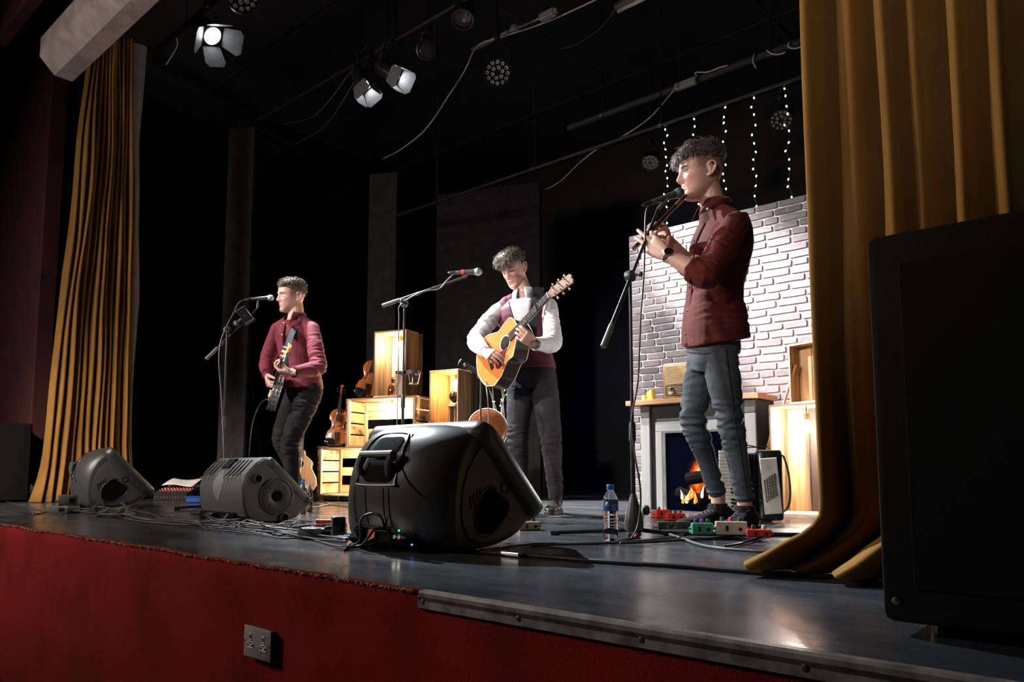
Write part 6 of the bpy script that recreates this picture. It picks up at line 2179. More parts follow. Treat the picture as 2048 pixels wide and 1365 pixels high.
def hair(H, parent, mat, mask, thick, flow, n=900, length=0.045, seed=1, lift=0.5, rad=0.0016):
    """mask(th, z) 0..1 where hair grows, thick(th, z) offset, flow(p, nrm) combing direction"""
    s_ = H.M.to_scale()[0]
    m = MB()
    zs = np.linspace(-0.05, 0.1205, 44)
    ths = [math.pi * (2 * j / 72 - 1) for j in range(72)]
    grid, mk = [], []
    for z in zs:
        row, mrow = [], []
        for t in ths:
            k = mask(t, z)
            ns = noise.noise(V((math.sin(t) * 5, math.cos(t) * 5, z * 60)) + V((seed, 0, 0)))
            o_ = thick(t, z) * max(0.0, k) * (1 + 0.22 * ns) - 0.003 * (k <= 0.02)
            zz_ = z + max(0, (z - 0.02)) / 0.1 * thick(t, z) * max(0, k) * 0.9
            p = head_point(t, z, o_, False)
            p.z = zz_
            row.append(H.w(p))
            mrow.append(k)
        grid.append(row)
        mk.append(mrow)
    vs = [p for r_ in grid for p in r_]
    fs = []
    nt_ = len(ths)
    for i in range(len(zs) - 1):
        for j in range(nt_):
            k = (j + 1) % nt_
            if max(mk[i][j], mk[i][k], mk[i + 1][j], mk[i + 1][k]) > 0.02:
                fs.append((i * nt_ + j, i * nt_ + k, (i + 1) * nt_ + k, (i + 1) * nt_ + j))
    fs.append(tuple((len(zs) - 1) * nt_ + j for j in range(nt_)))
    m.add(vs, fs)
    rs = random.Random(seed)
    c_ = 0
    tries = 0
    while c_ < n and tries < n * 12:
        tries += 1
        z = rs.uniform(-0.04, 0.12)
        t = rs.uniform(-math.pi, math.pi)
        k = mask(t, z)
        if rs.random() > k:
            continue
        o_ = thick(t, z) * 0.75
        p = head_point(t, z, o_, False)
        p.z = z + max(0, (z - 0.02)) / 0.1 * thick(t, z) * 0.8
        nr = V((p.x / 0.075, (p.y + 0.01) / 0.095, p.z / 0.12)).normalized()
        fl = flow(p, nr)
        fl = (fl - nr * fl.dot(nr) * 0.8).normalized()
        fl = (fl + V((rs.gauss(0, 0.32), rs.gauss(0, 0.3), rs.gauss(0, 0.24)))).normalized()
        l = length * rs.uniform(0.6, 1.25) * (0.5 + 0.5 * k)
        p0_ = p - nr * 0.002
        p1_ = p + fl * l * 0.45 + nr * (0.004 + 0.008 * lift * rs.random())
        p2_ = p + fl * l + nr * (0.002 - 0.30 * l * (1 - lift))
        q = bez([H.w(p0_), H.w(p1_), H.w(p2_)], 6)
        rr_ = [rad * s_ * x for x in np.linspace(1.2, 0.25, len(q))]
        m.tube(q, rr_, 4, cap=False)
        c_ += 1
    return m.build('hair', mat, parent, smooth=180)


SK = (0.56, 0.335, 0.265)
BEND1 = W(-0.022, 0, 0)


def yoke(mb, nb_, a, b, r0, r1):
    # sloping shoulders from the neck to each arm, and the neck base
    for q in (a, b):
        limb(mb, [nb_ + V((0, 0, -0.035)), nb_.lerp(q, 0.55) + V((0, 0, -0.022)), q + V((0, 0, -0.02))], [r0 * 0.92, r0 * 0.86, r1])
    limb(mb, [nb_ + V((0, 0, -0.10)), nb_ + V((0, 0, -0.012))], [r0 * 1.1, r0])

JEAN = None


def denim(name, col, fade):
    m, nt, b = nodes(name)
    b.inputs['Roughness'].default_value = 0.9
    b.inputs['Specular IOR Level'].default_value = 0.15
    n = N(nt, 'ShaderNodeTexNoise', _Scale=7.0, _Detail=7.0)
    nt.links.new(coords(nt), n.inputs['Vector'])
    nt.links.new(ramp(nt, n.outputs[0], [(0.35, col), (0.7, fade)]), b.inputs['Base Color'])
    n2 = N(nt, 'ShaderNodeTexNoise', _Scale=650.0, _Detail=2.0)
    nt.links.new(coords(nt, (1, 1, 0.4)), n2.inputs['Vector'])
    bump(nt, b, n2.outputs[0], 0.3, 0.002)
    return m


def leg(mb, hip, knee, ankle, g=0.0, s=1.0):
    k1 = hip.lerp(knee, 0.5)
    cf_ = knee.lerp(ankle, 0.28)
    back = ((knee - (hip + ankle) / 2))
    bk = -back.normalized() * 0.012 if back.length > 0.01 else V((0, 0, 0))
    limb(mb, [hip, k1, knee, cf_ + bk, ankle], [(0.088 + g) * s, (0.083 + g) * s, (0.061 + g) * s, (0.058 + g) * s, (0.042 + g) * s])


def collar(parent, mat, c, axis, fwd, r0, r1, h, gap=0.35, point=0.05, drop=0.0):
    """folded shirt collar: a band standing round the neck, open at the front"""
    axis = axis.normalized()
    fwd = (fwd - axis * fwd.dot(axis)).normalized()
    lf = axis.cross(fwd)
    rows = []
    n_ = 30
    for k, (rr_, hh) in enumerate(((r0, 0.0), (r0 * 0.97, h), (r0 * 1.02, h + 0.006), (r1, h * 0.55), (r1 * 1.06, -0.004))):
        row = []
        for j in range(n_ + 1):
            a = gap + (2 * math.pi - 2 * gap) * j / n_
            fr_ = abs(math.cos(a / 2)) ** 3 if True else 0
            edge = max(0.0, 1 - min(j, n_ - j) / 5.0)
            ex = point * edge * (k >= 3) * (1.0 if k == 4 else 0.4)
            row.append(c + (fwd * math.cos(a) + lf * math.sin(a)) * (rr_ + ex * 0.3) + axis * (hh - ex - drop * (0.5 + 0.5 * math.cos(a))))
        rows.append(row)
    o = MB().rings(rows, cap=False, closed=False).build('collar', mat, parent, smooth=180)
    md = o.modifiers.new('thick', 'SOLIDIFY')
    md.thickness = 0.0035
    return o


# ------------------------------------------------------------------ whistle player (right)
dR = 3.5
root = thing('person', 'man in dark red overshirt and grey jeans playing a whistle', 'person', V((*P(1452, 940, dR).xy, 0)), 0, 'three musicians')
H1 = Head(P(1402, 349, dR), W(-1, -0.06, 0.10), W(0.05, 1, 0.0), 1.08)
shL, shR = P(1475, 441, 3.34), P(1432, 437, 3.66)
hipL, hipR = P(1438, 703, 3.42), P(1413, 700, 3.60)
elL, wrL = P(1413, 553, 3.22), P(1333, 510, 3.30)
elR, wrR = P(1388, 545, 3.72), P(1333, 478, 3.56)
knL, anL = P(1460, 838, 3.43), P(1489, 1000, 3.50)
knR, anR = P(1383, 842, 3.60), P(1436, 992, 3.72)
fwB = W(-1, 0, 0.08)
flute0, flute1 = P(1366, 397, 3.47), P(1268, 497, 3.40)
fd = (flute1 - flute0).normalized()
mb = MB()
H1.shell(mb)
nb = P(1428, 415, 3.5)
limb(mb, [nb + V((0, 0, -0.05)), nb + V((0, 0, 0.0)), H1.w((0, -0.030, -0.055)), H1.w((0, -0.02, 0.0))], [0.066, 0.060, 0.056, 0.06])
torso(mb, hipL, hipR, shL, shR, fwB, fwB, -0.012, hi=1.0)
for sh, el, wr in ((shL, elL, wrL), (shR, elR, wrR)):
    limb(mb, [sh + V((0, 0, -0.03)), sh.lerp(el, 0.5), el, el.lerp(wr, 0.35), wr], [0.046, 0.046, 0.042, 0.045, 0.028])
for hp, kn, an in ((hipL, knL, anL), (hipR, knR, anR)):
    leg(mb, hp, kn, an, -0.016, 0.88)
    limb(mb, [an + V((0, 0, 0.03)), V((an.x, an.y, 0.10)), V((an.x, an.y, 0.05)) ], [0.036, 0.033, 0.026])
# left hand (near, lower on the whistle): fingers spread up and left
aim = P(1292, 482, 3.37)
tips = hand(mb, wrL, aim - wrL, W(0.25, 0.35, -1.0), -1, [(0.30, 0.5, 0.35), (0.05, 0.12, 0.08), (0.05, 0.12, 0.10), (0.30, 0.45, 0.3)],
            (0.16, 0.06, -0.05, -0.22), (0.62, 0.5, 0.6), 1.10, r=1.15)
# right hand (far, upper on the whistle)
aim = P(1325, 447, 3.47)
hand(mb, wrR, aim - wrR, W(-0.75, 0.1, 0.75), 1, [(0.75, 0.85, 0.4), (0.75, 0.85, 0.45), (0.7, 0.8, 0.45), (0.6, 0.7, 0.4)],
     (0.18, 0.06, -0.08, -0.22), (0.9, 0.3, 0.5), 0.98)
SKIN1 = skin_mat('skin of the whistle player', SK, 0)
body = remesh(mb, 'body', SKIN1, root, 0.0038, 1)


def shaved1(q, c):
    side_ = abs(q.x) > 0.045 or q.y < 0.0
    if side_ and q.z > -0.03 and q.z < 0.075:
        front = interp(q.y, [0.028, 0.052], [1, 0])
        k = interp(q.z, [-0.04, -0.01, 0.03], [0.0, 0.45, 0.8]) * front
        if q.y > -0.045 and q.z < 0.032 and abs(q.x) > 0.074:
            k = 0
        if q.y > 0.0 and q.z < 0.005:
            k *= 0.2
        return c.lerp(V((0.19, 0.125, 0.085)), k)
    return c


paint_skin(body, H1, SK, root, shaved1)
HAIR1 = hair_mat('ash brown hair', (0.05, 0.039, 0.031), (0.23, 0.19, 0.155))


def mask1(t, z):
    a = abs(t)
    lim = interp(a, [0, 0.5, 0.9, 1.4, 2.2, math.pi], [0.050, 0.052, 0.060, 0.055, 0.048, 0.040])
    lim += 0.006 * noise.noise(V((t * 6.0, 3.1, 0.0)))
    return min(1, max(0, (z - lim) / 0.022))


hair(H1, root, HAIR1, mask1, lambda t, z: interp(z, [0.04, 0.07, 0.10, 0.12], [0.008, 0.018, 0.022, 0.022]) + (0.006 if abs(t) < 1.0 else 0), lambda p, nr: V((0.25 * math.sin(p.x * 130 + p.y * 40), 1.0 if p.y < 0.05 else 0.5, -0.10 if p.y < 0.03 else -1.0)), 2200, 0.046, 3, 0.62, 0.0017)
face_bits(H1, root, HAIR1, 'open')
# grey T-shirt, overshirt, jeans
mb = MB()
torso(mb, hipL, hipR, shL, shR, fwB, fwB, 0.002, -0.02, 1.03, bend=BEND1)
remesh(mb, 'tshirt', fabric('grey tee', (0.07, 0.075, 0.085), 0.85), root, 0.008, 2)
SHIRT1 = fabric('dark red corduroy', (0.082, 0.0125, 0.011), 0.8, 0.22, sheen=0.22, weave=500)
mb = MB()
torso(mb, hipL + ZZ * 0.0, hipR, shL, shR, fwB, fwB, 0.014, 0.24, 1.06, 1.02, 1.04, bend=BEND1)
limb(mb, [shL + W(-0.012, -0.025, 0), shL.lerp(elL, 0.5), elL + (elL - wrL).normalized() * 0.0, elL.lerp(wrL, 0.22)], [0.060, 0.062, 0.060, 0.056])
limb(mb, [shR + W(0, -0.025, 0), shR.lerp(elR, 0.5), elR, elR.lerp(wrR, 0.22)], [0.060, 0.062, 0.058, 0.054])
yoke(mb, nb, shL, shR, 0.068, 0.052)
# shirt tails hanging past the hip
Pc = (hipL + hipR) / 2
tail = []
for k, z in ((0.80, 0.27), (0.90, 0.225), (0.96, 0.18), (1.0, 0.14), (1.03, 0.10)):
    tail.append(oval(Pc + V((0, 0, z)) + W(0.012, 0, 0), (hipR - hipL).normalized(), fwB, 0.190 * k, 0.140 * k))
# hem is higher at the side seam, longer front and back
bot = []
for j, p in enumerate(oval(Pc + V((0, 0, 0.0)) + W(0.012, 0, 0), (hipR - hipL).normalized(), fwB, 0.190 * 1.06, 0.140 * 1.06)):
    a = 2 * math.pi * j / 28
    bot.append(p + V((0, 0, 0.042 - 0.026 * math.sin(a) + 0.012 * math.cos(a) ** 2)))
tail.append(bot)
ctr_ = Pc + W(0.012, 0, 0)
tail.append([p.lerp(V((ctr_.x, ctr_.y, p.z)), 0.10) - V((0, 0, 0.004)) for p in bot])
tail.append([p.lerp(V((ctr_.x, ctr_.y, p.z)), 0.22) + V((0, 0, 0.035)) for p in bot])
tail.append([p.lerp(V((ctr_.x, ctr_.y, p.z)), 0.9) + V((0, 0, 0.06)) for p in bot])
mb.rings(tail)
elb = wrinkle([(elL, (shL - elL).normalized(), 0.11, 1.0), (elL.lerp(shL, 0.45), (shL - elL).normalized(), 0.10, 0.7), (shL + W(-0.03, -0.10, 0), W(0.7, -0.7, 0), 0.12, 0.55), (Pc + V((0, 0, 0.16)) + W(0.06, 0, 0.14), V((0, 0, 1)), 0.16, 0.55), (Pc + V((0, 0, 0.30)) + W(-0.05, 0, 0.14), W(0.5, 0.85, 0), 0.14, 0.45)], 0.005, 9, (1, 1, 0.5), 1.0)
sh1 = remesh(mb, 'overshirt', SHIRT1, root, 0.006, 3, elb)
for a, b, rr_ in ((elL, wrL, 0.059), (elR, wrR, 0.057)):
    d = (b - a).normalized()
    MB().lathe([(rr_ * 0.95, -0.004), (rr_ * 1.03, 0.0), (rr_ * 1.03, 0.028), (rr_ * 0.95, 0.034), (rr_ * 0.8, 0.03)], a + d * 0.045, d, 26).build('rolled_cuff', SHIRT1, sh1)
collar(sh1, SHIRT1, nb + V((0, 0, -0.005)) + W(0.004, 0, 0), W(0.22, 1, 0), W(-1, 0, 0.1), 0.066, 0.078, 0.045, 0.5, 0.04, 0.03)
# open front edge (placket) and buttons
Sc = (shL + shR) / 2
lf_ = (hipL - hipR).normalized()
Pc_, Sc_ = (hipL + hipR) / 2, (shL + shR) / 2
rows, btn = [], []
for k in np.linspace(0.035, 1.0, 34):
    q_ = min(1, max(0, k))
    c = Pc_.lerp(Sc_, k) + BEND1 * math.sin(math.pi * q_) + (W(0.0, 0, 0) if k > 0.1 else V((0, 0, 0)))
    hd_ = interp(k, [-0.1, 0.0, 0.1, 0.32, 0.48, 0.66, 0.82, 0.93, 1.0], [0.139, 0.138, 0.134, 0.124, 0.124, 0.136, 0.137, 0.122, 0.104])
    hw_ = interp(k, [0, 0.32, 0.66, 0.93, 1.0], [0.185, 0.168, 0.180, 0.178, 0.15])
    rows.append([c + fwB * (hd_ * math.cos(a) * e_) + lf_ * (hw_ * math.sin(a)) for a, e_ in ((-0.10, 0.96), (-0.02, 1.02), (0.10, 1.03), (0.20, 1.03), (0.26, 0.995))])
    btn.append(c + fwB * (hd_ * 1.04) + lf_ * (hw_ * 0.12))
o = MB().rings(rows, cap=False, closed=False).build('placket', SHIRT1, sh1, smooth=180)
md = o.modifiers.new('thick', 'SOLIDIFY')
md.thickness = 0.004
for k in (3, 9, 15, 21, 27):
    MB().lathe([(0.005, 0), (0.0055, 0.001), (0.004, 0.002)], btn[k], fwB, 10).build('button', plain('dark button', (0.05, 0.02, 0.02), 0.3), sh1)
MB().lathe([(0.006, 0), (0.006, 0.001), (0.004, 0.0025)], P(1415, 418, 3.36), W(-0.3, 0.2, 1), 10).build('button', PEARL, sh1)
JEAN1 = denim('grey blue denim', (0.042, 0.050, 0.060), (0.082, 0.095, 0.110))
mb = MB()
torso(mb, hipL, hipR, shL, shR, fwB, fwB, 0.002, -0.15, 0.14, 0.90, 0.93)
cutL, cutR = knL.lerp(anL, 0.965), knR.lerp(anR, 0.93)
leg(mb, hipL, knL, cutL, 0.002, 0.88)
leg(mb, hipR, knR, cutR, 0.002, 0.88)
ax = V((0, 0, 1))
jw = wrinkle([(knL, ax, 0.13, 0.9), (knR, ax, 0.13, 0.9), (knL.lerp(anL, 0.25), ax, 0.09, 0.5), (knR.lerp(anR, 0.25), ax, 0.09, 0.5), (anL + V((0, 0, 0.06)), ax, 0.08, 0.8), (anR + V((0, 0, 0.07)), ax, 0.08, 0.8), (hipL.lerp(knL, 0.25), W(0.5, 0.8, 0), 0.14, 0.5), (hipR.lerp(knR, 0.3), W(-0.3, 0.9, 0), 0.12, 0.5)], 0.0022, 16, (1, 1, 1), 3.0)
jn = remesh(mb, 'jeans', JEAN1, root, 0.006, 2, jw)
SEAM = plain('dark seam thread', (0.02, 0.022, 0.026), 0.9)
for hp, kn, an, o_ in ((hipL, knL, cutL, W(0.0, 0, 0.066)), (hipR, knR, cutR, W(0.028, 0, 0.055))):
    pts = bez([hp + o_ * 1.45, hp.lerp(kn, 0.5) + o_ * 1.32, kn + o_ * 1.0, kn.lerp(an, 0.35) + o_ * 0.97, an + o_ * 0.70], 30)
    MB().tube(pts, 0.0022, 5).build('seam', SEAM, jn)
for c, r_ in ((cutL, 0.0445), (cutR, 0.0445)):
    MB().lathe([(r_ * 0.98, -0.012), (r_ * 1.03, -0.010), (r_ * 1.03, 0.012), (r_ * 0.99, 0.015)], c, (0, 0, 1), 24).build('hem', JEAN1, jn)
SUEDE = fabric('black suede', (0.010, 0.010, 0.011), 0.9, 0.3)
SOLEB = plain('black sole', (0.01, 0.01, 0.01), 0.6)
LACE = plain('black lace', (0.03, 0.03, 0.032), 0.6)
shoe('shoe', anL, anL + W(-0.75, 0, 0.75), root, (SUEDE, SOLEB, LACE), 1.05)
shoe('shoe', anR, anR + W(-1.0, 0, 0.25), root, (SUEDE, SOLEB, LACE), 1.05)
for an in (anL, anR):
    MB().lathe([(0.046, 0), (0.047, 0.03), (0.044, 0.05)], V((an.x, an.y, 0.075)), (0, 0, 1), 20).build('sock', fabric('black sock', (0.012, 0.012, 0.013)), root)
# wristwatch on the near wrist
d = (wrL - elL).normalized()
wc = wrL - d * 0.012
wn = W(-0.25, 0.30, 1.0)
wn = (wn - d * wn.dot(d)).normalized()
wt = MB().lathe([(0.0315, -0.011), (0.033, -0.009), (0.033, 0.009), (0.0315, 0.011)], wc, d, 24).build('wristwatch', plain('brown watch strap', (0.06, 0.03, 0.018), 0.5), root)
wt['label'] = 'round black wristwatch with gold case'
MB().lathe([(0.019, 0), (0.0205, 0.002), (0.0205, 0.007), (0.018, 0.009)], wc + wn * 0.031, wn, 26).build('watch_case', plain('rose gold case', (0.55, 0.34, 0.2), 0.25, 0.9), wt)
MB().lathe([(0.0175, 0), (0.0175, 0.0015)], wc + wn * 0.0395, wn, 26).build('watch_face', plain('black glass', (0.008, 0.008, 0.01), 0.1), wt)

# the whistle
t = thing('whistle', 'dark wooden whistle held to the mouth by the man in the dark red overshirt', 'whistle', flute0)
WH = plain('dark blackwood', (0.035, 0.022, 0.018), 0.3, coat=0.4)
MB().cyl(flute0, flute1, 0.0095, 0.0095, 16).build('tube', WH, t)
MB().lathe([(0.006, -0.03), (0.0095, -0.018), (0.0105, 0.0), (0.0105, 0.05), (0.0095, 0.055)], flute0, fd, 16).build('mouthpiece', plain('brass mouthpiece', (0.45, 0.3, 0.14), 0.3, 0.8), t)
a_, b_ = frame(fd)
fn = W(-0.5, 0.6, 0.4)
fn = (fn - fd * fn.dot(fd)).normalized()
Lf = (flute1 - flute0).length
for k in (0.42, 0.50, 0.58, 0.68, 0.76, 0.84):
    MB().lathe([(0.0035, 0), (0.0035, 0.001)], flute0 + fd * (Lf * k) + fn * 0.009, fn, 8).build('finger_hole', DARK, t)
MB().lathe([(0.0098, 0), (0.0112, 0.002), (0.0112, 0.012), (0.0085, 0.013), (0.007, 0.001)], flute1 - fd * 0.008, fd, 16).build('end_ring', plain('brass mouthpiece', (0.45, 0.3, 0.14), 0.3, 0.8), t)
for o_ in (W(0.0, 0.012, 0.004), W(0.006, -0.012, 0.004)):
    MB().cyl(flute0 + fd * (Lf * 0.55) + o_, flute1 + o_, 0.0014, n=6).build('side_rod', plain('brass mouthpiece', (0.45, 0.3, 0.14), 0.3, 0.8), t)

# ------------------------------------------------------------------ guitarist (middle)
root = thing('person', 'man in white shirt and maroon waistcoat looking down at his guitar', 'person', V((*P(1068, 940, 5.03).xy, 0)), 0, 'three musicians')
H2 = Head(P(1027, 541, 5.08), W(-0.42, -0.40, 0.82), W(-0.36, 0.95, 0.30), 1.05)
shR, shL = P(996, 615, 5.10), P(1098, 603, 5.02)
hipR, hipL = P(1043, 755, 5.08), P(1086, 753, 5.03)
elR, wrR = P(949, 683, 4.98), P(972, 706, 4.72)
elL, wrL = P(1106, 689, 4.80), P(1068, 688, 4.60)
knR, anR = P(1034, 882, 4.98), P(1046, 1004, 5.06)
knL, anL = P(1102, 880, 4.95), P(1112, 996, 5.02)
fwB = W(-0.25, 0, 0.97)
mb = MB()
H2.shell(mb)
nb = P(1047, 587, 5.08)
limb(mb, [nb + V((0, 0, -0.05)), nb, H2.w((0, -0.03, -0.055)), H2.w((0, -0.02, 0.0))], [0.068, 0.060, 0.057, 0.06])
torso(mb, hipL, hipR, shL, shR, fwB, fwB, -0.012)
for sh, el, wr in ((shL, elL, wrL), (shR, elR, wrR)):
    limb(mb, [sh + V((0, 0, -0.03)), sh.lerp(el, 0.5), el, el.lerp(wr, 0.35), wr], [0.046, 0.045, 0.040, 0.042, 0.027])
for hp, kn, an in ((hipL, knL, anL), (hipR, knR, anR)):
    leg(mb, hp, kn, an, -0.016)
    limb(mb, [an, V((an.x, an.y, 0.10)), V((an.x, an.y, 0.05))], [0.036, 0.033, 0.026])
# right hand strumming; left hand round the neck
hand(mb, wrR, P(991, 713, 4.60) - wrR, W(0.45, -0.5, -0.75), 1, [(0.75, 0.9, 0.5), (0.85, 1.0, 0.5), (0.95, 1.0, 0.5), (1.0, 1.0, 0.5)], (0.16, 0.05, -0.07, -0.2), (0.8, 0.25, 0.5), 1.0)
hand(mb, wrL, P(1042, 668, 4.53) - wrL, W(-0.35, 0.35, -0.85), -1, [(0.65, 0.9, 0.7), (0.7, 1.0, 0.7), (0.7, 1.0, 0.7), (0.7, 0.9, 0.6)], (0.2, 0.07, -0.06, -0.2), (0.85, 0.35, 0.75), 1.0)
SKIN2 = skin_mat('skin of the guitarist', SK, 0)
body = remesh(mb, 'body', SKIN2, root, 0.0036, 1)


def shaved2(q, c):
    if abs(q.x) > 0.05 and q.y < 0.045 and q.z > -0.005:
        return c.lerp(V((0.13, 0.085, 0.06)), 0.6 * interp(q.z, [-0.005, 0.03], [0, 1]) * interp(q.y, [0.02, 0.045], [1, 0]) * (0 if (abs(q.x) > 0.076 and q.z < 0.03) else 1))
    return c


paint_skin(body, H2, SK, root, shaved2)
HAIR2 = hair_mat('brown hair', (0.035, 0.024, 0.017), (0.16, 0.12, 0.09))


def mask2(t, z):
    a = abs(t)
    lim = interp(a, [0, 0.35, 0.8, 1.2, 1.6, 2.2, math.pi], [0.030, 0.033, 0.052, 0.045, 0.030, 0.012, 0.0])
    lim += 0.006 * noise.noise(V((t * 6.0, 3.1, 0.0)))
    return min(1, max(0, (z - lim) / 0.022))


hair(H2, root, HAIR2, mask2, lambda t, z: interp(z, [0.02, 0.06, 0.10, 0.12], [0.007, 0.017, 0.022, 0.022]), lambda p, nr: V((-0.25, 1.0, -0.2 if p.y < 0.05 else -0.95)), 1200, 0.045, 9, 0.45, 0.0021)
face_bits(H2, root, HAIR2, 'down')
WHITE = fabric('white cotton', (0.74, 0.74, 0.76), 0.8, 0.04, sheen=0.1)
mb = MB()
torso(mb, hipL, hipR, shL, shR, fwB, fwB, 0.004, 0.20, 1.06, 0.97)
yoke(mb, nb, shL, shR, 0.062, 0.046)
for sh, el, wr in ((shL, elL, wrL), (shR, elR, wrR)):
    limb(mb, [sh + V((0, 0, -0.03)), sh.lerp(el, 0.5), el, el.lerp(wr, 0.4), el.lerp(wr, 0.92)], [0.056, 0.056, 0.056, 0.051, 0.040])
sw_ = wrinkle([(elR, (shR - elR).normalized(), 0.12, 0.9), (elL, (shL - elL).normalized(), 0.12, 0.9), (shR.lerp(elR, 0.5), (shR - elR).normalized(), 0.12, 0.6), (shL.lerp(elL, 0.5), (shL - elL).normalized(), 0.12, 0.6)], 0.004, 10, (1, 1, 0.6), 5.0)
sh2 = remesh(mb, 'shirt', WHITE, root, 0.0065, 2, sw_)
for el, wr in ((elL, wrL), (elR, wrR)):
    d = (wr - el).normalized()
    MB().lathe([(0.038, 0), (0.0425, 0.003), (0.0425, 0.05), (0.039, 0.054), (0.033, 0.05)], wr - d * 0.062, d, 24).build('cuff', WHITE, sh2)
collar(sh2, WHITE, nb + W(0.0, -0.012, 0.006), W(-0.05, 1, -0.22), fwB, 0.063, 0.076, 0.048, 0.34, 0.055, 0.028)
# waistcoat
VEST = fabric('maroon waistcoat cloth', (0.105, 0.018, 0.034), 0.6, 0.2, sheen=0.35)
mb = MB()
torso(mb, hipL, hipR, shL, shR, fwB, fwB, 0.012, 0.10, 0.96, 0.96, 1.02)
for q_ in (shL, shR):
    k_ = nb.lerp(q_, 0.62)
    limb(mb, [nb.lerp(q_, 0.40) + V((0, 0, -0.020)), nb.lerp(q_, 0.78) + V((0, 0, -0.022))], [0.060, 0.054])
    limb(mb, [k_ + V((0, 0, -0.016)), k_ + V((0, 0, -0.12))], [0.060, 0.085])
vest = remesh(mb, 'waistcoat', VEST, root, 0.007, 2, wrinkle([((hipL + hipR) / 2 + V((0, 0, 0.2)) + CAMV * 0.12, V((0, 0, 1)), 0.15, 0.4)], 0.003, 9, (1, 1, 1), 2.0))
# shirt front showing in the V of the waistcoat
Sc, Pc = (shL + shR) / 2, (hipL + hipR) / 2
rs = (shR - shL).normalized()
rows = []
for k in np.linspace(0, 1, 14):
    t_ = 1.03 - 0.60 * k
    hw = 0.082 * (1 - k) ** 0.85 + 0.002
    dep = interp(t_, [0.4, 0.66, 0.82, 0.93, 1.03], [0.126, 0.139, 0.140, 0.127, 0.112])
    c = Pc.lerp(Sc, t_)
    f_ = (fwB - rs * fwB.dot(rs)).normalized()
    rows.append([c + rs * (hw * u) + f_ * (dep - 0.05 * (hw * u / 0.17) ** 2 - 0.012 * (k < 0.15)) for u in np.linspace(-1, 1, 9)])
o = MB().rings(rows, cap=False, closed=False).build('shirt_front', WHITE, sh2, smooth=180)
md = o.modifiers.new('thick', 'SOLIDIFY')
md.thickness = 0.004
for k in (3, 6, 9):
    MB().lathe([(0.0045, 0), (0.0045, 0.0015)], rows[k][4] + fwB * 0.003, fwB, 10).build('button', PEARL, sh2)
for s_ in (0, 8):           # lapel edges
    MB().tube([r_[s_] + fwB * 0.002 for r_ in rows], 0.0035, 6).build('edge_piping', VEST, vest)
JEAN2 = denim('charcoal denim', (0.020, 0.020, 0.023), (0.042, 0.042, 0.047))
mb = MB()
torso(mb, hipL, hipR, shL, shR, fwB, fwB, 0.006, -0.15, 0.16, 0.95, 0.97)
cuts = [knL.lerp(anL, 0.97), knR.lerp(anR, 0.97)]
leg(mb, hipL, knL, cuts[0], 0.004)
leg(mb, hipR, knR, cuts[1], 0.004)
jw = wrinkle([(knL, ax, 0.14, 0.9), (knR, ax, 0.14, 0.9), (anL + V((0, 0, 0.1)), ax, 0.10, 0.7), (anR + V((0, 0, 0.1)), ax, 0.1, 0.7), (hipL.lerp(knL, 0.25), W(-0.4, 0.9, 0), 0.13, 0.6), (hipR.lerp(knR, 0.25), W(0.4, 0.9, 0), 0.13, 0.6)], 0.002, 16, (1, 1, 1), 8.0)
jn = remesh(mb, 'jeans', JEAN2, root, 0.0065, 2, jw)
rb2 = torso(MB(), hipL, hipR, shL, shR, fwB, fwB, 0.010, 0.125, 0.155, 0.95, 0.97)
MB().rings([rb2[0], rb2[-1]], cap=False).build('belt', plain('black leather', (0.025, 0.02, 0.018), 0.4), jn)
LEATH = plain('black shoe leather', (0.02, 0.018, 0.017), 0.25, coat=0.5)
shoe('shoe', anL, anL + W(-0.25, 0, 1), root, (LEATH, SOLEB, LACE), 1.0)
shoe('shoe', anR, anR + W(-0.1, 0, 1), root, (LEATH, SOLEB, LACE), 1.0)
d = (wrL - elL).normalized()
wt = MB().lathe([(0.031, -0.012), (0.033, -0.010), (0.033, 0.010), (0.031, 0.012)], wrL - d * 0.002, d, 22).build('wristwatch', plain('black watch strap', (0.012, 0.012, 0.013), 0.5), root)
wn = W(-0.2, -0.2, 1)
wn = (wn - d * wn.dot(d)).normalized()
MB().lathe([(0.019, 0), (0.020, 0.002), (0.020, 0.008), (0.017, 0.010)], wrL - d * 0.002 + wn * 0.030, wn, 22).build('watch_case', plain('black watch strap', (0.012, 0.012, 0.013), 0.5), wt)

# his guitar
gu, gw = W(0.57, 0.52, 0.64), W(0.24, -0.85, 0.47)
gn = gw.cross(gu).normalized()
gw = gu.cross(gn).normalized()
gs = 0.97
go = P(1011, 687, 4.73) - gu.normalized() * (0.335 * gs)
gu.normalize()
Mg = Matrix(((gw.x, gu.x, gn.x, go.x), (gw.y, gu.y, gn.y, go.y), (gw.z, gu.z, gn.z, go.z), (0, 0, 0, 1)))
guitar('amber topped cutaway acoustic guitar played by the man in the waistcoat', Mg, SPRUCE, ROSE, 0.115, True, gs)
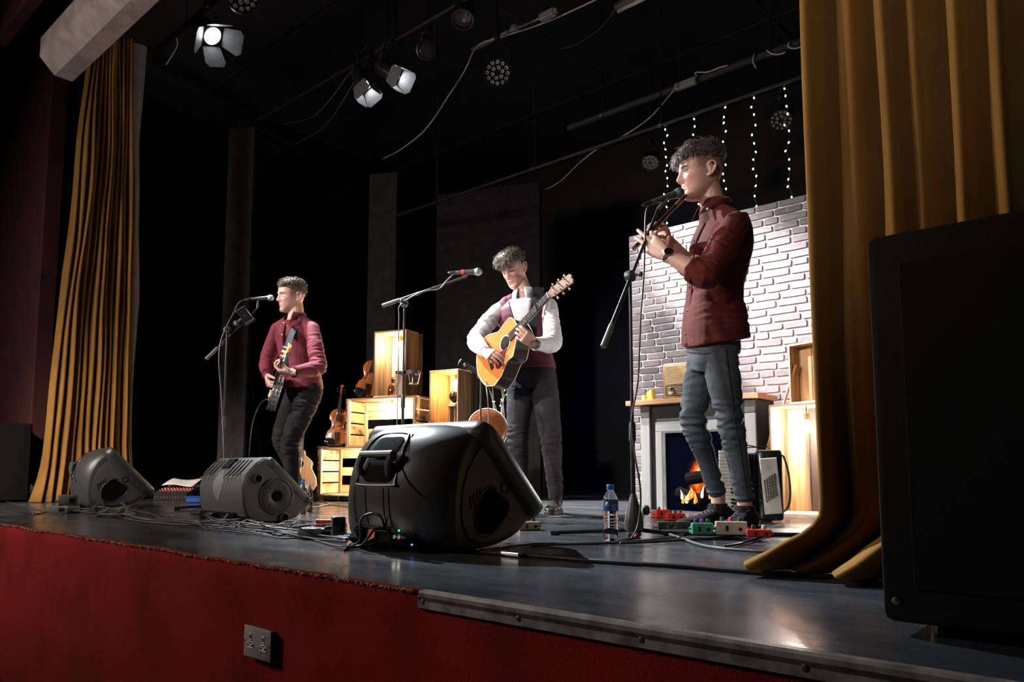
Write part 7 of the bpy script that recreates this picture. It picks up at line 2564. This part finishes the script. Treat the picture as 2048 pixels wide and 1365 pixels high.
# strap over his left shoulder
g_tail = Mg @ V((0.0, 0.0, -0.05))
sp = [P(1040, 640, 4.80), P(1058, 622, 4.85), P(1075, 594, 4.90), P(1080, 578, 5.0), P(1082, 582, 5.12), P(1075, 630, 5.20)]
sp2 = [P(1063, 685, 4.79), P(1066, 650, 4.83), P(1071, 610, 4.86), P(1076, 586, 4.93), P(1079, 577, 5.03), P(1076, 600, 5.16), P(1050, 680, 5.19)]
pts = bez(sp2, 40)
rows = []
for i, p in enumerate(pts):
    d = (pts[min(i + 1, len(pts) - 1)] - pts[max(i - 1, 0)]).normalized()
    n_ = CAMV * 0.8 + ZZ * 0.6 if i < 30 else FH
    sd = d.cross(n_).normalized()
    n2_ = sd.cross(d).normalized()
    rows.append([p - sd * 0.031, p + sd * 0.031, p + sd * 0.031 + n2_ * 0.004, p - sd * 0.031 + n2_ * 0.004])
t = thing('guitar_strap', 'black webbing guitar strap over the shoulder of the man in the waistcoat', 'strap', pts[0])
MB().rings(rows).build('webbing', fabric('black webbing', (0.018, 0.021, 0.021), 0.7), t, smooth=60)
MB().box(pts[0], (0.04, 0.02, 0.05), bev=0.005).build('strap_end', plain('black leather', (0.025, 0.02, 0.018), 0.4), t)
# instrument lead from the guitar down to the floor
cable('guitar lead hanging from the tail of the amber guitar', [tuple(go - gn * 0.05), tuple(P(974, 785, 4.70)), tuple(P(977, 830, 4.68)), tuple(P(975, 900, 4.66)), tuple(V((*P(975, 940, 4.62).xy, 0.005)))], 0.0035, 2, 70, 0, None)

# ------------------------------------------------------------------ banjo player (left)
root = thing('person', 'man in maroon shirt with closed eyes playing a banjo', 'person', V((*P(592, 940, 5.92).xy, 0)), 0, 'three musicians')
H3 = Head(P(583, 594, 5.92), W(-0.76, -0.10, 0.64), W(0.02, 1, 0.10), 1.10)
shL, shR = P(624, 651, 5.82), P(556, 651, 6.02)
hipL, hipR = P(621, 785, 5.85), P(594, 787, 5.99)
bu = W(0.40, 0.42, 0.82).normalized()
bo = P(551, 786, 5.72)
bn = bu.cross(CAM - bo).normalized()
if bn.dot(RT) > 0:
    bn = -bn
bw_ = bu.cross(bn).normalized()
Mb = Matrix(((bw_.x, bu.x, bn.x, bo.x), (bw_.y, bu.y, bn.y, bo.y), (bw_.z, bu.z, bn.z, bo.z), (0, 0, 0, 1)))
hc = Mb @ V((0, 0.36, 0.02))
elL, wrL = P(638, 738, 5.70), hc + W(0.085, -0.035, -0.01)
elR, wrR = P(534, 726, 5.97), P(535, 752, 5.78)
knL, anL = P(579, 884, 5.68), P(586, 992, 5.85)
knR, anR = P(560, 878, 6.10), P(602, 992, 6.25)
fwB = W(-0.5, 0, 0.86)
mb = MB()
H3.shell(mb)
nb = P(592, 634, 5.93)
limb(mb, [nb + V((0, 0, -0.05)), nb, H3.w((0, -0.03, -0.055)), H3.w((0, -0.02, 0.0))], [0.072, 0.065, 0.060, 0.06])
torso(mb, hipL, hipR, shL, shR, fwB, fwB, -0.012)
for sh, el, wr in ((shL, elL, wrL), (shR, elR, wrR)):
    limb(mb, [sh + V((0, 0, -0.03)), sh.lerp(el, 0.5), el, el.lerp(wr, 0.35), wr], [0.046, 0.047, 0.042, 0.044, 0.028])
for hp, kn, an in ((hipL, knL, anL), (hipR, knR, anR)):
    leg(mb, hp, kn, an, -0.016)
    limb(mb, [an, V((an.x, an.y, 0.10)), V((an.x, an.y, 0.05))], [0.036, 0.033, 0.026])
hand(mb, wrL, W(-1, 0.10, 0.05), W(0.05, 0.95, -0.15), -1, [(0.7, 1.0, 0.8), (0.75, 1.05, 0.8), (0.8, 1.05, 0.8), (0.8, 1.0, 0.8)], (0.16, 0.05, -0.06, -0.18), (0.75, 0.35, 0.5), 1.02)
hand(mb, wrR, P(536, 776, 5.68) - wrR, W(0.95, -0.2, 0.1), 1, [(0.5, 0.8, 0.5), (0.6, 0.9, 0.5), (0.7, 0.9, 0.5), (0.8, 0.9, 0.5)], (0.16, 0.05, -0.06, -0.18), (0.8, 0.3, 0.4), 1.02)
SKIN3 = skin_mat('skin of the banjo player', (0.58, 0.345, 0.28), 0)
body = remesh(mb, 'body', SKIN3, root, 0.0038, 1)


def shaved3(q, c):
    if (abs(q.x) > 0.05 or q.y < -0.03) and q.y < 0.048 and q.z > -0.02:
        return c.lerp(V((0.10, 0.066, 0.048)), 0.75 * interp(q.z, [-0.02, 0.02], [0, 1]) * interp(q.y, [0.025, 0.048], [1, 0]) * (0 if (abs(q.x) > 0.076 and q.z < 0.03 and q.y > -0.045) else 1))
    return c


paint_skin(body, H3, (0.58, 0.345, 0.28), root, shaved3)
HAIR3 = hair_mat('short brown hair', (0.045, 0.03, 0.02), (0.19, 0.14, 0.10))


def mask3(t, z):
    a = abs(t)
    lim = interp(a, [0, 0.5, 0.9, 1.2, 1.7, 2.2, math.pi], [0.062, 0.060, 0.060, 0.045, 0.030, 0.008, -0.005])
    lim += 0.006 * noise.noise(V((t * 6.0, 3.1, 0.0)))
    return min(1, max(0, (z - lim) / 0.022))


hair(H3, root, HAIR3, mask3, lambda t, z: interp(z, [0.0, 0.05, 0.08, 0.12], [0.004, 0.009, 0.017, 0.018]), lambda p, nr: V((0.7, 0.45, 0.5)), 900, 0.028, 14, 0.8, 0.0022)
face_bits(H3, root, HAIR3, 'closed')
SHIRT3 = fabric('maroon cotton', (0.150, 0.026, 0.040), 0.75, 0.12, sheen=0.25)
mb = MB()
torso(mb, hipL, hipR, shL, shR, fwB, fwB, 0.010, 0.06, 1.06, 1.0, 1.06, 0.02)
yoke(mb, nb, shL, shR, 0.068, 0.05)
for sh, el, wr in ((shL, elL, wrL), (shR, elR, wrR)):
    limb(mb, [sh + V((0, 0, -0.03)), sh.lerp(el, 0.5), el, el.lerp(wr, 0.4), el.lerp(wr, 0.92)], [0.059, 0.060, 0.059, 0.053, 0.041])
sh3 = remesh(mb, 'shirt', SHIRT3, root, 0.0065, 2, wrinkle([(elR, (shR - elR).normalized(), 0.14, 0.9), (elL, (shL - elL).normalized(), 0.13, 0.9), (shL.lerp(elL, 0.5), (shL - elL).normalized(), 0.12, 0.5), ((hipL + hipR) / 2 + V((0, 0, 0.1)), V((0, 0, 1)), 0.2, 0.6)], 0.004, 9, (1, 1, 0.6), 11.0))
for el, wr in ((elL, wrL), (elR, wrR)):
    d = (wr - el).normalized()
    MB().lathe([(0.038, 0), (0.043, 0.003), (0.043, 0.055), (0.039, 0.058), (0.033, 0.052)], wr - d * 0.066, d, 24).build('cuff', SHIRT3, sh3)
collar(sh3, fabric('dark maroon lining', (0.08, 0.012, 0.02), 0.8), nb + W(0, -0.012, 0.004), W(0.1, 1, -0.15), fwB, 0.068, 0.081, 0.046, 0.42, 0.05, 0.028)
f_ = fwB
Sc, Pc = (shL + shR) / 2, (hipL + hipR) / 2
pl = [Pc.lerp(Sc, k) + f_ * interp(k, [0.1, 0.35, 0.66, 0.82, 1.0], [0.135, 0.152, 0.147, 0.145, 0.112]) for k in (1.0, 0.82, 0.6, 0.4, 0.2)]
rs = (shR - shL).normalized()
rows = [[p - rs * 0.017, p + f_ * 0.003, p + rs * 0.017] for p in bez(pl, 20)]
o = MB().rings(rows, cap=False, closed=False).build('placket', fabric('dark maroon lining', (0.08, 0.012, 0.02), 0.8), sh3, smooth=180)
md = o.modifiers.new('thick', 'SOLIDIFY')
md.thickness = 0.004
for p in pl[:4]:
    MB().lathe([(0.0055, 0), (0.0055, 0.002)], p + f_ * 0.005, f_, 10).build('button', PEARL, sh3)
JEAN3 = denim('black denim', (0.009, 0.009, 0.010), (0.020, 0.020, 0.022))
mb = MB()
torso(mb, hipL, hipR, shL, shR, fwB, fwB, 0.006, -0.15, 0.13, 0.96, 0.98)
leg(mb, hipL, knL, knL.lerp(anL, 0.97), 0.005)
leg(mb, hipR, knR, knR.lerp(anR, 0.97), 0.005)
jn = remesh(mb, 'jeans', JEAN3, root, 0.0065, 2, wrinkle([(knL, ax, 0.15, 1.0), (knR, ax, 0.14, 0.9), (hipL.lerp(knL, 0.4), ax, 0.15, 0.7), (hipL.lerp(knL, 0.1), W(0.5, 0.8, 0), 0.14, 0.6)], 0.002, 16, (1, 1, 1), 21.0))
rb3 = torso(MB(), hipL, hipR, shL, shR, fwB, fwB, 0.012, 0.085, 0.115, 0.97, 1.0)
MB().rings([rb3[0], rb3[-1]], cap=False).build('belt', plain('brown leather', (0.12, 0.05, 0.025), 0.4), jn)
shoe('shoe', anL, anL + W(-0.5, 0, 0.8), root, (LEATH, SOLEB, LACE), 1.0)
shoe('shoe', anR, anR + W(-0.5, 0, 0.8), root, (LEATH, SOLEB, LACE), 1.0)

# banjo
t = thing('banjo', 'silver rimmed tenor banjo held edge-on by the man in the maroon shirt', 'banjo', M=Mb)
BR = 0.132
LL = dict(local=True)
MB().lathe([(0.005, 0.030), (BR * 0.97, 0.030), (BR * 0.985, 0.027)], (0, 0, 0), (0, 0, 1), 44).build('drum_head', plain('white drum head', (0.72, 0.7, 0.66), 0.5), t, **LL)
rm_ = MB().lathe([(BR * 0.97, -0.035), (BR, -0.034), (BR, 0.026), (BR * 0.97, 0.028)], (0, 0, 0), (0, 0, 1), 44).build('rim', plain('nickel rim', (0.5, 0.5, 0.48), 0.4, 0.35), t, **LL)
for z in (0.026, -0.030, -0.002):
    MB().tube([V(((BR + 0.004) * math.cos(k * math.pi / 24), (BR + 0.004) * math.sin(k * math.pi / 24), z)) for k in range(48)], 0.005 if z > 0 else 0.0035, 6, loop=True).build('tension_hoop', CHROME, rm_, **LL)
for k in range(24):
    an_ = k * math.pi / 12
    dv = V((math.cos(an_), math.sin(an_), 0))
    h_ = MB()
    h_.tube([dv * (BR + 0.008) + V((0, 0, 0.026)), dv * (BR + 0.008) + V((0, 0, -0.022))], 0.0022, 6)
    h_.box(dv * (BR + 0.006) + V((0, 0, -0.008)), (0.014, 0.014, 0.012), Matrix.Rotation(an_, 3, 'Z'), bev=0.002)
    h_.build('tension_hook', CHROME, rm_, **LL)
MB().tube([(0, -BR * 0.98, -0.01), (0, BR * 0.98, -0.01)], 0.008, 8).build('coordinator_rod', STEEL, t, **LL)
NL = 0.50
rg = [[V((w_ * math.cos(a), y, 0.026 + 0.018 * min(0, math.sin(a)))) for a in [2 * math.pi * j / 14 for j in range(14)]] for y, w_ in ((BR - 0.01, 0.02), (NL, 0.016))]
MB().rings(rg).build('neck', MAHOG, t, **LL)
fb_ = MB().rings([[V((-w_, y, 0.027)), V((w_, y, 0.027)), V((w_, y, 0.033)), V((-w_, y, 0.033))] for y, w_ in ((BR - 0.03, 0.021), (NL, 0.0165))]).build('fretboard', EBONY, t, **LL)
for i in range(1, 17):
    MB().box((0, NL - (0.56 - 0.56 / 2 ** (i / 12)), 0.0335), (0.036, 0.002, 0.0016)).build('fret', STRINGM, fb_, smooth=0, **LL)
hd = [(-0.016, NL), (-0.03, NL + 0.03), (-0.026, NL + 0.09), (-0.034, NL + 0.125), (0, NL + 0.14), (0.034, NL + 0.125), (0.026, NL + 0.09), (0.03, NL + 0.03), (0.016, NL)]
hs_ = MB().rings([[V((x, y, 0.016 - 0.2 * (y - NL))) for x, y in hd], [V((x, y, 0.029 - 0.2 * (y - NL))) for x, y in hd]]).build('headstock', wood('honey headstock', (0.6, 0.26, 0.08), (0.45, 0.17, 0.05), 0, 'y', 1.0, 0.3, coat=0.5), t, **LL)
for i in range(4):
    s_ = -1 if i < 2 else 1
    y = NL + 0.04 + 0.05 * (i % 2)
    p_ = MB().tube([V((s_ * 0.022, y, 0.0)), V((s_ * 0.022, y, 0.045))], 0.004, 8)
    p_.tube([V((s_ * 0.02, y, 0.01)), V((s_ * 0.05, y, 0.01))], 0.003, 6)
    p_.ball(V((s_ * 0.056, y, 0.01)), (0.009, 0.011, 0.007), 10, 6)
    p_.build('tuning_peg', PEARL, hs_, **LL)
    k = (i - 1.5) / 1.5
    MB().tube([V((k * 0.014, -BR, 0.032)), V((k * 0.014, -0.03, 0.046)), V((k * 0.012, NL, 0.036))], 0.0006, 4).build('string', STRINGM, t, smooth=0, **LL)
MB().box((0, -0.03, 0.038), (0.06, 0.006, 0.015)).build('bridge', BIND, t, **LL)
# strap
sp2 = [P(568, 735, 5.60), P(574, 700, 5.66), P(583, 670, 5.74), P(594, 650, 5.82), P(601, 641, 5.93), P(606, 650, 6.05), P(600, 700, 6.10)]
pts = bez(sp2, 36)
rows = []
for i, p in enumerate(pts):
    d = (pts[min(i + 1, len(pts) - 1)] - pts[max(i - 1, 0)]).normalized()
    n_ = CAMV * 0.8 + ZZ * 0.5 if i < 24 else FH * 0.7 + ZZ * 0.7
    sd = d.cross(n_).normalized()
    n2_ = sd.cross(d).normalized()
    rows.append([p - sd * 0.024, p + sd * 0.024, p + sd * 0.024 + n2_ * 0.004, p - sd * 0.024 + n2_ * 0.004])
t = thing('banjo_strap', 'dark green webbing strap over the shoulder of the man in the maroon shirt', 'strap', pts[0])
MB().rings(rows).build('webbing', fabric('dark green webbing', (0.022, 0.028, 0.024), 0.7), t, smooth=60)
MB().box(pts[0], (0.03, 0.015, 0.04), bev=0.004).build('strap_end', plain('black leather', (0.025, 0.02, 0.018), 0.4), t)
cable('thin lead trailing from the banjo', [tuple(Mb @ V((0, -0.14, -0.02))), tuple(P(530, 800, 5.62)), tuple(P(512, 825, 5.66)), tuple(P(500, 880, 5.7)), tuple(V((*P(498, 940, 5.75).xy, 0.005)))], 0.003, 0, 71, 0, None)

# ================================================================== overhead rig
RUST = plain('dull brown scaffold bar', (0.016, 0.011, 0.009), 0.55, 0.3, noise_amt=0.4, nscale=20)


def bar(label, y, z, x0, x1, r=0.024, mat=RUST):
    t = thing('lighting_bar', label, 'lighting bar', ((x0 + x1) / 2, y, z), 0, 'lighting bars')
    MB().cyl((x0, y, z), (x1, y, z), r, n=14).build('tube', mat, t)
    n_ = 4
    for i in range(n_):
        x = x0 + (x1 - x0) * (i + 0.5) / n_
        MB().cyl((x, y, z), (x, y, 4.628), 0.008, n=8).build('drop_rod', BLACK_METAL, t)
        MB().lathe([(r + 0.004, -0.02), (r + 0.009, -0.018), (r + 0.009, 0.018), (r + 0.004, 0.02)], (x, y, z), (1, 0, 0), 14).build('clamp', BLACK_METAL, t)
    return t


def lantern(label, pos, target, lit, doors=0.16, size=0.075, body=0.22, power=0.0, deg=50, col=(1, 1, 1), bar_z=None, open_=(35, 35, 35, 35), roll=0.0, blend=0.4):
    """small theatre spotlight with four barn doors"""
    pos, target = V(pos), V(target)
    d = (target - pos).normalized()
    a, b = frame(d)
    a, b = a * math.cos(roll) + b * math.sin(roll), b * math.cos(roll) - a * math.sin(roll)
    t = thing('spotlight', label, 'spotlight', pos + V((0, 0, 0.2)), 0, 'stage spotlights')
    s = size
    MB().lathe([(s * 0.5, -body), (s * 0.95, -body * 0.94), (s * 1.12, -body * 0.7), (s * 1.12, -0.03), (s * 1.22, -0.025), (s * 1.22, 0.0), (s * 1.0, 0.004), (s * 0.98, -0.02)], pos, d, 24).build('housing', BLACK_METAL, t)
    if lit:
        MB().lathe([(0.001, 0.0), (s * 0.93, -0.004), (s * 0.96, -0.012)], pos - d * 0.004, d, 24).build('lens', glow('lit lens ' + label[:12], (0.93, 0.96, 1.0), lit), t)
    else:
        MB().lathe([(0.001, 0.006), (s * 0.6, 0.003), (s * 0.95, -0.008)], pos - d * 0.008, d, 24).build('lens', plain('dark lens', (0.03, 0.03, 0.035), 0.1), t)
    DM = plain('barn door steel', (0.16, 0.165, 0.175), 0.55, 0.2)
    if doors:
        for k in range(4):
            e = (a, b, -a, -b)[k]
            f_ = (b, -a, -b, a)[k]
            an = R(open_[k])
            od = d * math.cos(an) + e * math.sin(an)
            h0 = pos + e * (s * 1.2) + d * 0.004
            w0, w1 = s * 1.05, s * (1.5 if k % 2 == 0 else 1.25)
            nn_ = f_.cross(od).normalized() * 0.002
            q_ = [h0 - f_ * w0, h0 + f_ * w0, h0 + od * doors * 0.8 + f_ * w1, h0 + od * doors + f_ * w1 * 0.7, h0 + od * doors - f_ * w1 * 0.7, h0 + od * doors * 0.8 - f_ * w1]
            MB().rings([[p - nn_ for p in q_], [p + nn_ for p in q_]]).build('barn_door', DM, t, smooth=0)
    bz = bar_z if bar_z is not None else pos.z + 0.25
    c = pos - d * body * 0.45
    for q in (-1, 1):
        MB().tube([c + a * (q * s * 1.15), c + a * (q * s * 1.2) + V((0, 0, (bz - c.z) * 0.55)), V((c.x, c.y, bz - 0.05)) + a * (q * 0.012)], 0.008, 6, flat=0.4).build('yoke_arm', BLACK_METAL, t)
    MB().box((c.x, c.y, bz - 0.02), (0.04, 0.05, 0.09), bev=0.006).build('hook_clamp', BLACK_METAL, t)
    MB().cyl((c.x, c.y, bz), (c.x, c.y, 4.628), 0.009, n=8).build('drop_rod', BLACK_METAL, t)
    MB().tube(bez([c - d * body * 0.5, c - d * body * 0.7 + V((0.05, 0, 0.06)), V((c.x + 0.08, c.y, bz))], 10), 0.005, 6).build('tail_cable', RUBBER, t)
    MB().tube(bez([c + V((0, 0, s)), c + V((-0.10, 0, 0.05)), V((c.x - 0.07, c.y, bz - 0.02))], 10), 0.004, 6).build('safety_wire', plain('yellow safety strap', (0.35, 0.2, 0.04), 0.6), t)
    if power:
        l = spot('beam ' + label[:20], pos + d * 0.012, target, power, deg, blend, col, s * 0.35)
        l.parent = t
        l.matrix_parent_inverse = XF[t].inverted()
    return t


def led_par(label, pos, target, r=0.11, bar_z=None):
    pos, target = V(pos), V(target)
    d = (target - pos).normalized()
    a, b = frame(d)
    t = thing('led_par_light', label, 'stage light', pos + V((0, 0, 0.2)), 0, 'unlit round led stage lights')
    MB().lathe([(r * 0.7, -0.10), (r * 0.98, -0.09), (r * 1.0, 0.0), (r * 1.03, 0.004), (r * 1.03, 0.018), (r * 0.95, 0.018), (r * 0.93, 0.002), (0.002, 0.0)], pos, d, 36).build('housing', BLACK_METAL, t)
    lm = plain('clear led lens', (0.35, 0.32, 0.29), 0.15)
    first = None
    for n_, rr_, o_ in ((6, 0.38, 0.3), (12, 0.76, 0.0)):
        for k in range(n_):
            an = 2 * math.pi * (k + o_) / n_
            p = pos + (a * math.cos(an) + b * math.sin(an)) * (r * rr_) + d * 0.006
            rm = MB().lathe([(r * 0.14, -0.004), (r * 0.15, 0.004), (r * 0.12, 0.006), (r * 0.06, -0.001)], p, d, 12).build('led_lens', lm, t)
    bz = bar_z if bar_z is not None else pos.z + 0.2
    for q in (-1, 1):
        MB().tube([pos - d * 0.05 + a * (q * r * 1.02), pos - d * 0.05 + a * (q * r * 0.9) + V((0, 0, (bz - pos.z) * 0.6)), V((pos.x, pos.y, bz - 0.03)) - d * 0.05], 0.007, 6).build('yoke_arm', BLACK_METAL, t)
    hk = V((pos.x, pos.y, bz - 0.01)) - d * 0.05
    MB().box(hk, (0.04, 0.05, 0.07), bev=0.006).build('hook_clamp', BLACK_METAL, t)
    MB().cyl(hk, (hk.x, hk.y, 4.628), 0.009, n=8).build('drop_rod', BLACK_METAL, t)
    return t


LZ = 3.95
pA = F(425, 72, LZ)
pB = F(728, 172, 3.85)
pC = F(789, 150, 3.85)
bar('front lighting bar over the apron', pA.y + 0.02, 4.28, -7.2, -1.2)
bar('middle lighting bar above the musicians', pC.y + 0.05, 4.22, -7.5, -1.2)
bar('rear bar carrying the fairy light strings', 4.12, 3.17, -6.5, -1.0, 0.018)
lantern('lit spotlight with wide open barn doors, top left', pA, (-3.0, 2.6, 0.9), 26, 0.17, 0.075, 0.24, 3300, 62, (0.90, 0.95, 1.0), 4.28, (42, 30, 48, 42), 0.5, 0.55)
lantern('lit spotlight aimed downwards beside its twin over the crates', pB, (-3.7, 3.45, 0.0), 30, 0.15, 0.065, 0.22, 4200, 34, (1.0, 0.95, 0.88), 4.22, (9, 7, 9, 7), 0.1)
lantern('lit spotlight turned towards the brick flat', pC, (-1.88, 3.93, 1.25), 24, 0.15, 0.065, 0.22, 19000, 20, (1.0, 0.97, 0.97), 4.22, (10, 9, 10, 9), 0.2, 1.0)
lantern('dark unlit spotlight next to the hanging white cable', F(851, 100, 3.95), F(851, 100, 3.95) + V((1.6, -2.2, -1.2)), 0, 0, 0.07, 0.22, bar_z=4.22)
lantern('dark unlit spotlight above the round led light', F(925, 40, 4.05), F(925, 40, 4.05) + V((0.4, -0.6, -1.4)), 0, 0, 0.08, 0.3, bar_z=4.25)
led_par('round unlit led light hanging above the guitarist', F(995, 146, 3.75), CAM + V((0.3, 0, 1.4)), 0.118, 4.1)
led_par('round unlit led light cut by the top of the picture', F(484, -8, 4.0), CAM + V((0.3, 0, 1.2)), 0.125, 4.28)
led_par('small round unlit led light far behind the whistle microphone', PY(1301, 325, 5.2), PY(1301, 325, 5.2) + V((0.4, -1, -1.3)), 0.085)
led_par('small unlit led light behind the right fairy lights', PY(1562, 240, 5.0), PY(1562, 240, 5.0) + V((0.3, -1, -1.4)), 0.10)
# floor-standing LED behind the whistle player washing the bricks
# fluorescent batten and electrical trunking
WG = plain('grubby white plastic', (0.24, 0.22, 0.21), 0.5)
t = thing('strip_light', 'unlit fluorescent strip light on the ceiling at the top edge', 'strip light', F(1262, 12, 4.6))
fa, fb = F(1232, 22, 4.55), F(1420, -60, 4.55)
fb.y = fa.y
MB().box((fa + fb) / 2 + V((0, 0, 0.03)), ((fb - fa).length, 0.09, 0.05), bev=0.01, seg=2).build('batten', WG, t)
MB().cyl(fa + V((0.02, 0, -0.012)), fb + V((-0.02, 0, -0.012)), 0.018, n=12).build('tube', WHITE_PLASTIC, t)
t = thing('conduit_box', 'grey socket box with white cable on the middle bar', 'junction box', F(1095, 30, 4.2))
pc = F(1095, 30, 4.2)
MB().box(pc, (0.16, 0.06, 0.06), bev=0.008).build('casing', WG, t)
MB().box(pc + V((0.09, 0, 0.0)), (0.03, 0.04, 0.04), bev=0.005).build('gland', WG, t)
t = thing('conduit_box', 'small grey connector on the middle bar', 'junction box', F(1030, 57, 4.2))
pc2 = F(1030, 57, 4.2)
MB().box(pc2, (0.07, 0.06, 0.06), bev=0.01).build('casing', WG, t)
MB().cyl(pc2, pc, 0.010, n=8).build('flex', WG, t)
MB().cyl(pc2, F(945, 100, 4.2), 0.018, n=10).build('conduit', plain('dull grey conduit', (0.12, 0.11, 0.11), 0.5), t)
t = thing('conduit_box', 'grey socket box above the fairy lights', 'junction box', PY(1372, 168, 4.3))
pd = PY(1372, 168, 4.3)
MB().box(pd, (0.20, 0.05, 0.06), bev=0.008).build('casing', WG, t)
MB().lathe([(0.014, 0), (0.014, 0.03), (0.008, 0.04)], pd + V((-0.10, 0, 0)), (-1, 0, 0), 10).build('gland', BLACK_PLASTIC, t)
bar('black timber batten holding the sockets above the fairy lights', 4.345, PY(1455, 131, 4.3).z, -4.2, -1.0, 0.03, SOOT)
WCB = plain('white flex', (0.45, 0.43, 0.41), 0.5)
GH = 'cables hanging from the rig'
cable('white cable swooping down from the middle bar', [tuple(F(1250, -30, 4.2)), tuple(F(1180, 5, 4.2)), tuple(F(1090, 45, 4.18)), tuple(F(1010, 72, 4.15)), tuple(F(955, 92, 4.12)), tuple(P(930, 140, 6.7)), tuple(P(895, 195, 7.0)), tuple(P(850, 260, 7.5)), tuple(P(800, 300, 8.0)), tuple(P(766, 318, 8.9))], 0.007, WCB, 80, 0, GH)
cable('thin cable from the strip light', [tuple(F(1232, 18, 4.5)), tuple(F(1215, 40, 4.45)), tuple(F(1190, 65, 4.4)), tuple(F(1150, 90, 4.42)), tuple(F(1120, 98, 4.5))], 0.006, CB[2], 81, 0, GH)
cable('cable drooping left from the box above the fairy lights', [tuple(pd + V((-0.1, 0, 0))), tuple(PY(1340, 190, 4.3)), tuple(PY(1300, 235, 4.2)), tuple(PY(1250, 270, 4.15)), tuple(PY(1200, 295, 4.15)), tuple(PY(1160, 325, 4.6)), tuple(PY(1110, 370, 5.2)), tuple(PY(1040, 400, 5.8)), tuple(PY(995, 412, 6.0))], 0.006, WCB, 82, 0, GH)
cable('white cable looping right of the box above the fairy lights', [tuple(pd + V((0.1, 0, 0.03))), tuple(PY(1392, 145, 4.3)), tuple(PY(1415, 144, 4.3)), tuple(PY(1440, 135, 4.3)), tuple(PY(1455, 131, 4.3))], 0.006, WCB, 83, 0, GH)
for i, pts in enumerate(([(1508, 110), (1506, 122), (1512, 136)], [(1533, 100), (1545, 108), (1562, 108), (1570, 104)], [(1578, 85), (1577, 94), (1590, 97), (1606, 92)])):
    cable(('short white cable tail at the rear bar, leftmost', 'short sagging white cable at the rear bar', 'white cable loop next to the right curtain')[i], [tuple(PY(x, y, 4.3)) for x, y in pts], 0.006, WCB, 84 + i, 0, GH)
cable('white wire by the top of the left curtain', [tuple(P(352, 72, 7.2)), tuple(P(355, 90, 7.2)), tuple(P(345, 110, 7.2)), tuple(P(332, 130, 7.2))], 0.006, WCB, 88, 0, GH)
by_ = pC.y + 0.05
for i, (a_, b_) in enumerate((((-5.75, by_, 4.2), (565, 250)), ((-5.55, by_, 4.2), (590, 290)))):
    e_ = P(*b_, 7.6)
    cable(('slack black rigging rope left of the twin spotlights', 'slack black rigging rope beside the first')[i], [a_, tuple(V(a_).lerp(e_, 0.5) + V((0, 0, -0.18))), tuple(e_)], 0.006, RUBBER, 90 + i, 0, GH)
# shelf with little box fixed behind the charcoal flat, and the ladder rungs
q = P(500, 460, 9.0)
t = thing('wall_shelf', 'dark bracket shelf beside the charcoal flat', 'shelf', q)
MB().box(q, (0.34, 0.25, 0.05), Matrix.Rotation(YR + 0.3, 3, 'Z'), bev=0.006).build('board', SOOT, t)
MB().box(q + V((-0.12, -0.1, -0.3)), (0.05, 0.05, 0.6), bev=0.005).build('bracket', SOOT, t)
MB().box(P(478, 330, 9.0) + V((0, 0, -1.0)), (0.06, 0.06, 5.2), bev=0.005).build('upright', SOOT, t)
o_ = MB().box(P(486, 451, 8.92), (0.09, 0.07, 0.06), bev=0.004).build('timber_offcut', PINE, loc=P(486, 451, 8.92))
tag(o_, 'small wooden offcut resting on the bracket shelf', 'wood block')
# fairy light strings
LED = None
LEDM = glow('fairy light bulb', (0.72, 1.0, 0.86), 9)
WIRE = plain('dark green fairy wire', (0.02, 0.035, 0.028), 0.5)
rl = random.Random(8)
names = ('leftmost', 'second from the left', 'third from the left', 'fourth from the left', 'rightmost')
for i, (px, py0, px1, py1) in enumerate(((1331, 232, 1333, 395), (1388, 228, 1393, 300), (1447, 203, 1450, 395), (1507, 194, 1512, 412), (1571, 172, 1581, 392))):
    p0_, p1_ = PY(px, py0, 4.16), PY(px1, py1, 4.16)
    t = thing('fairy_light_string', names[i] + ' string of fairy lights hanging above the brick flat', 'fairy lights', (p0_.x, p0_.y, 3.16), 0, 'hanging strings of fairy lights')
    zb = 1.95
    n_ = int((p0_.z - zb) / 0.068)
    pts = []
    for k in range(n_ + 1):
        z = 3.15 - (3.15 - zb) * k / n_
        x = p0_.x + (p1_.x - p0_.x) * (3.15 - z) / max(0.1, (p0_.z - p1_.z)) + 0.012 * math.sin(k * 1.9 + i)
        pts.append(V((x, 4.16 + 0.008 * math.sin(k * 2.7), z)))
    MB().tube(bez(pts, 3 * n_), 0.0022, 5).build('wire', WIRE, t)
    for k, p in enumerate(pts):
        q = p + V((rl.uniform(-0.010, 0.010), rl.uniform(-0.008, 0.0), rl.uniform(-0.012, 0.012)))
        if LED is None:
            LED = MB().ball((0, 0, 0), (0.0055, 0.0055, 0.009), 8, 6).build('bulb', LEDM, t, local=True)
            LED.location = XF[t].inverted() @ q
        else:
            share('bulb', LED, t, Matrix.Translation(XF[t].inverted() @ q) @ Matrix.Rotation(rl.uniform(-0.6, 0.6), 4, 'Y'))
# faint blue wash on the black cloth behind the guitarist
spot('rear blue wash', (-3.9, 5.3, 4.4), (-4.4, 6.9, 1.6), 60, 70, 1.0, (0.05, 0.25, 1.0), 0.1)
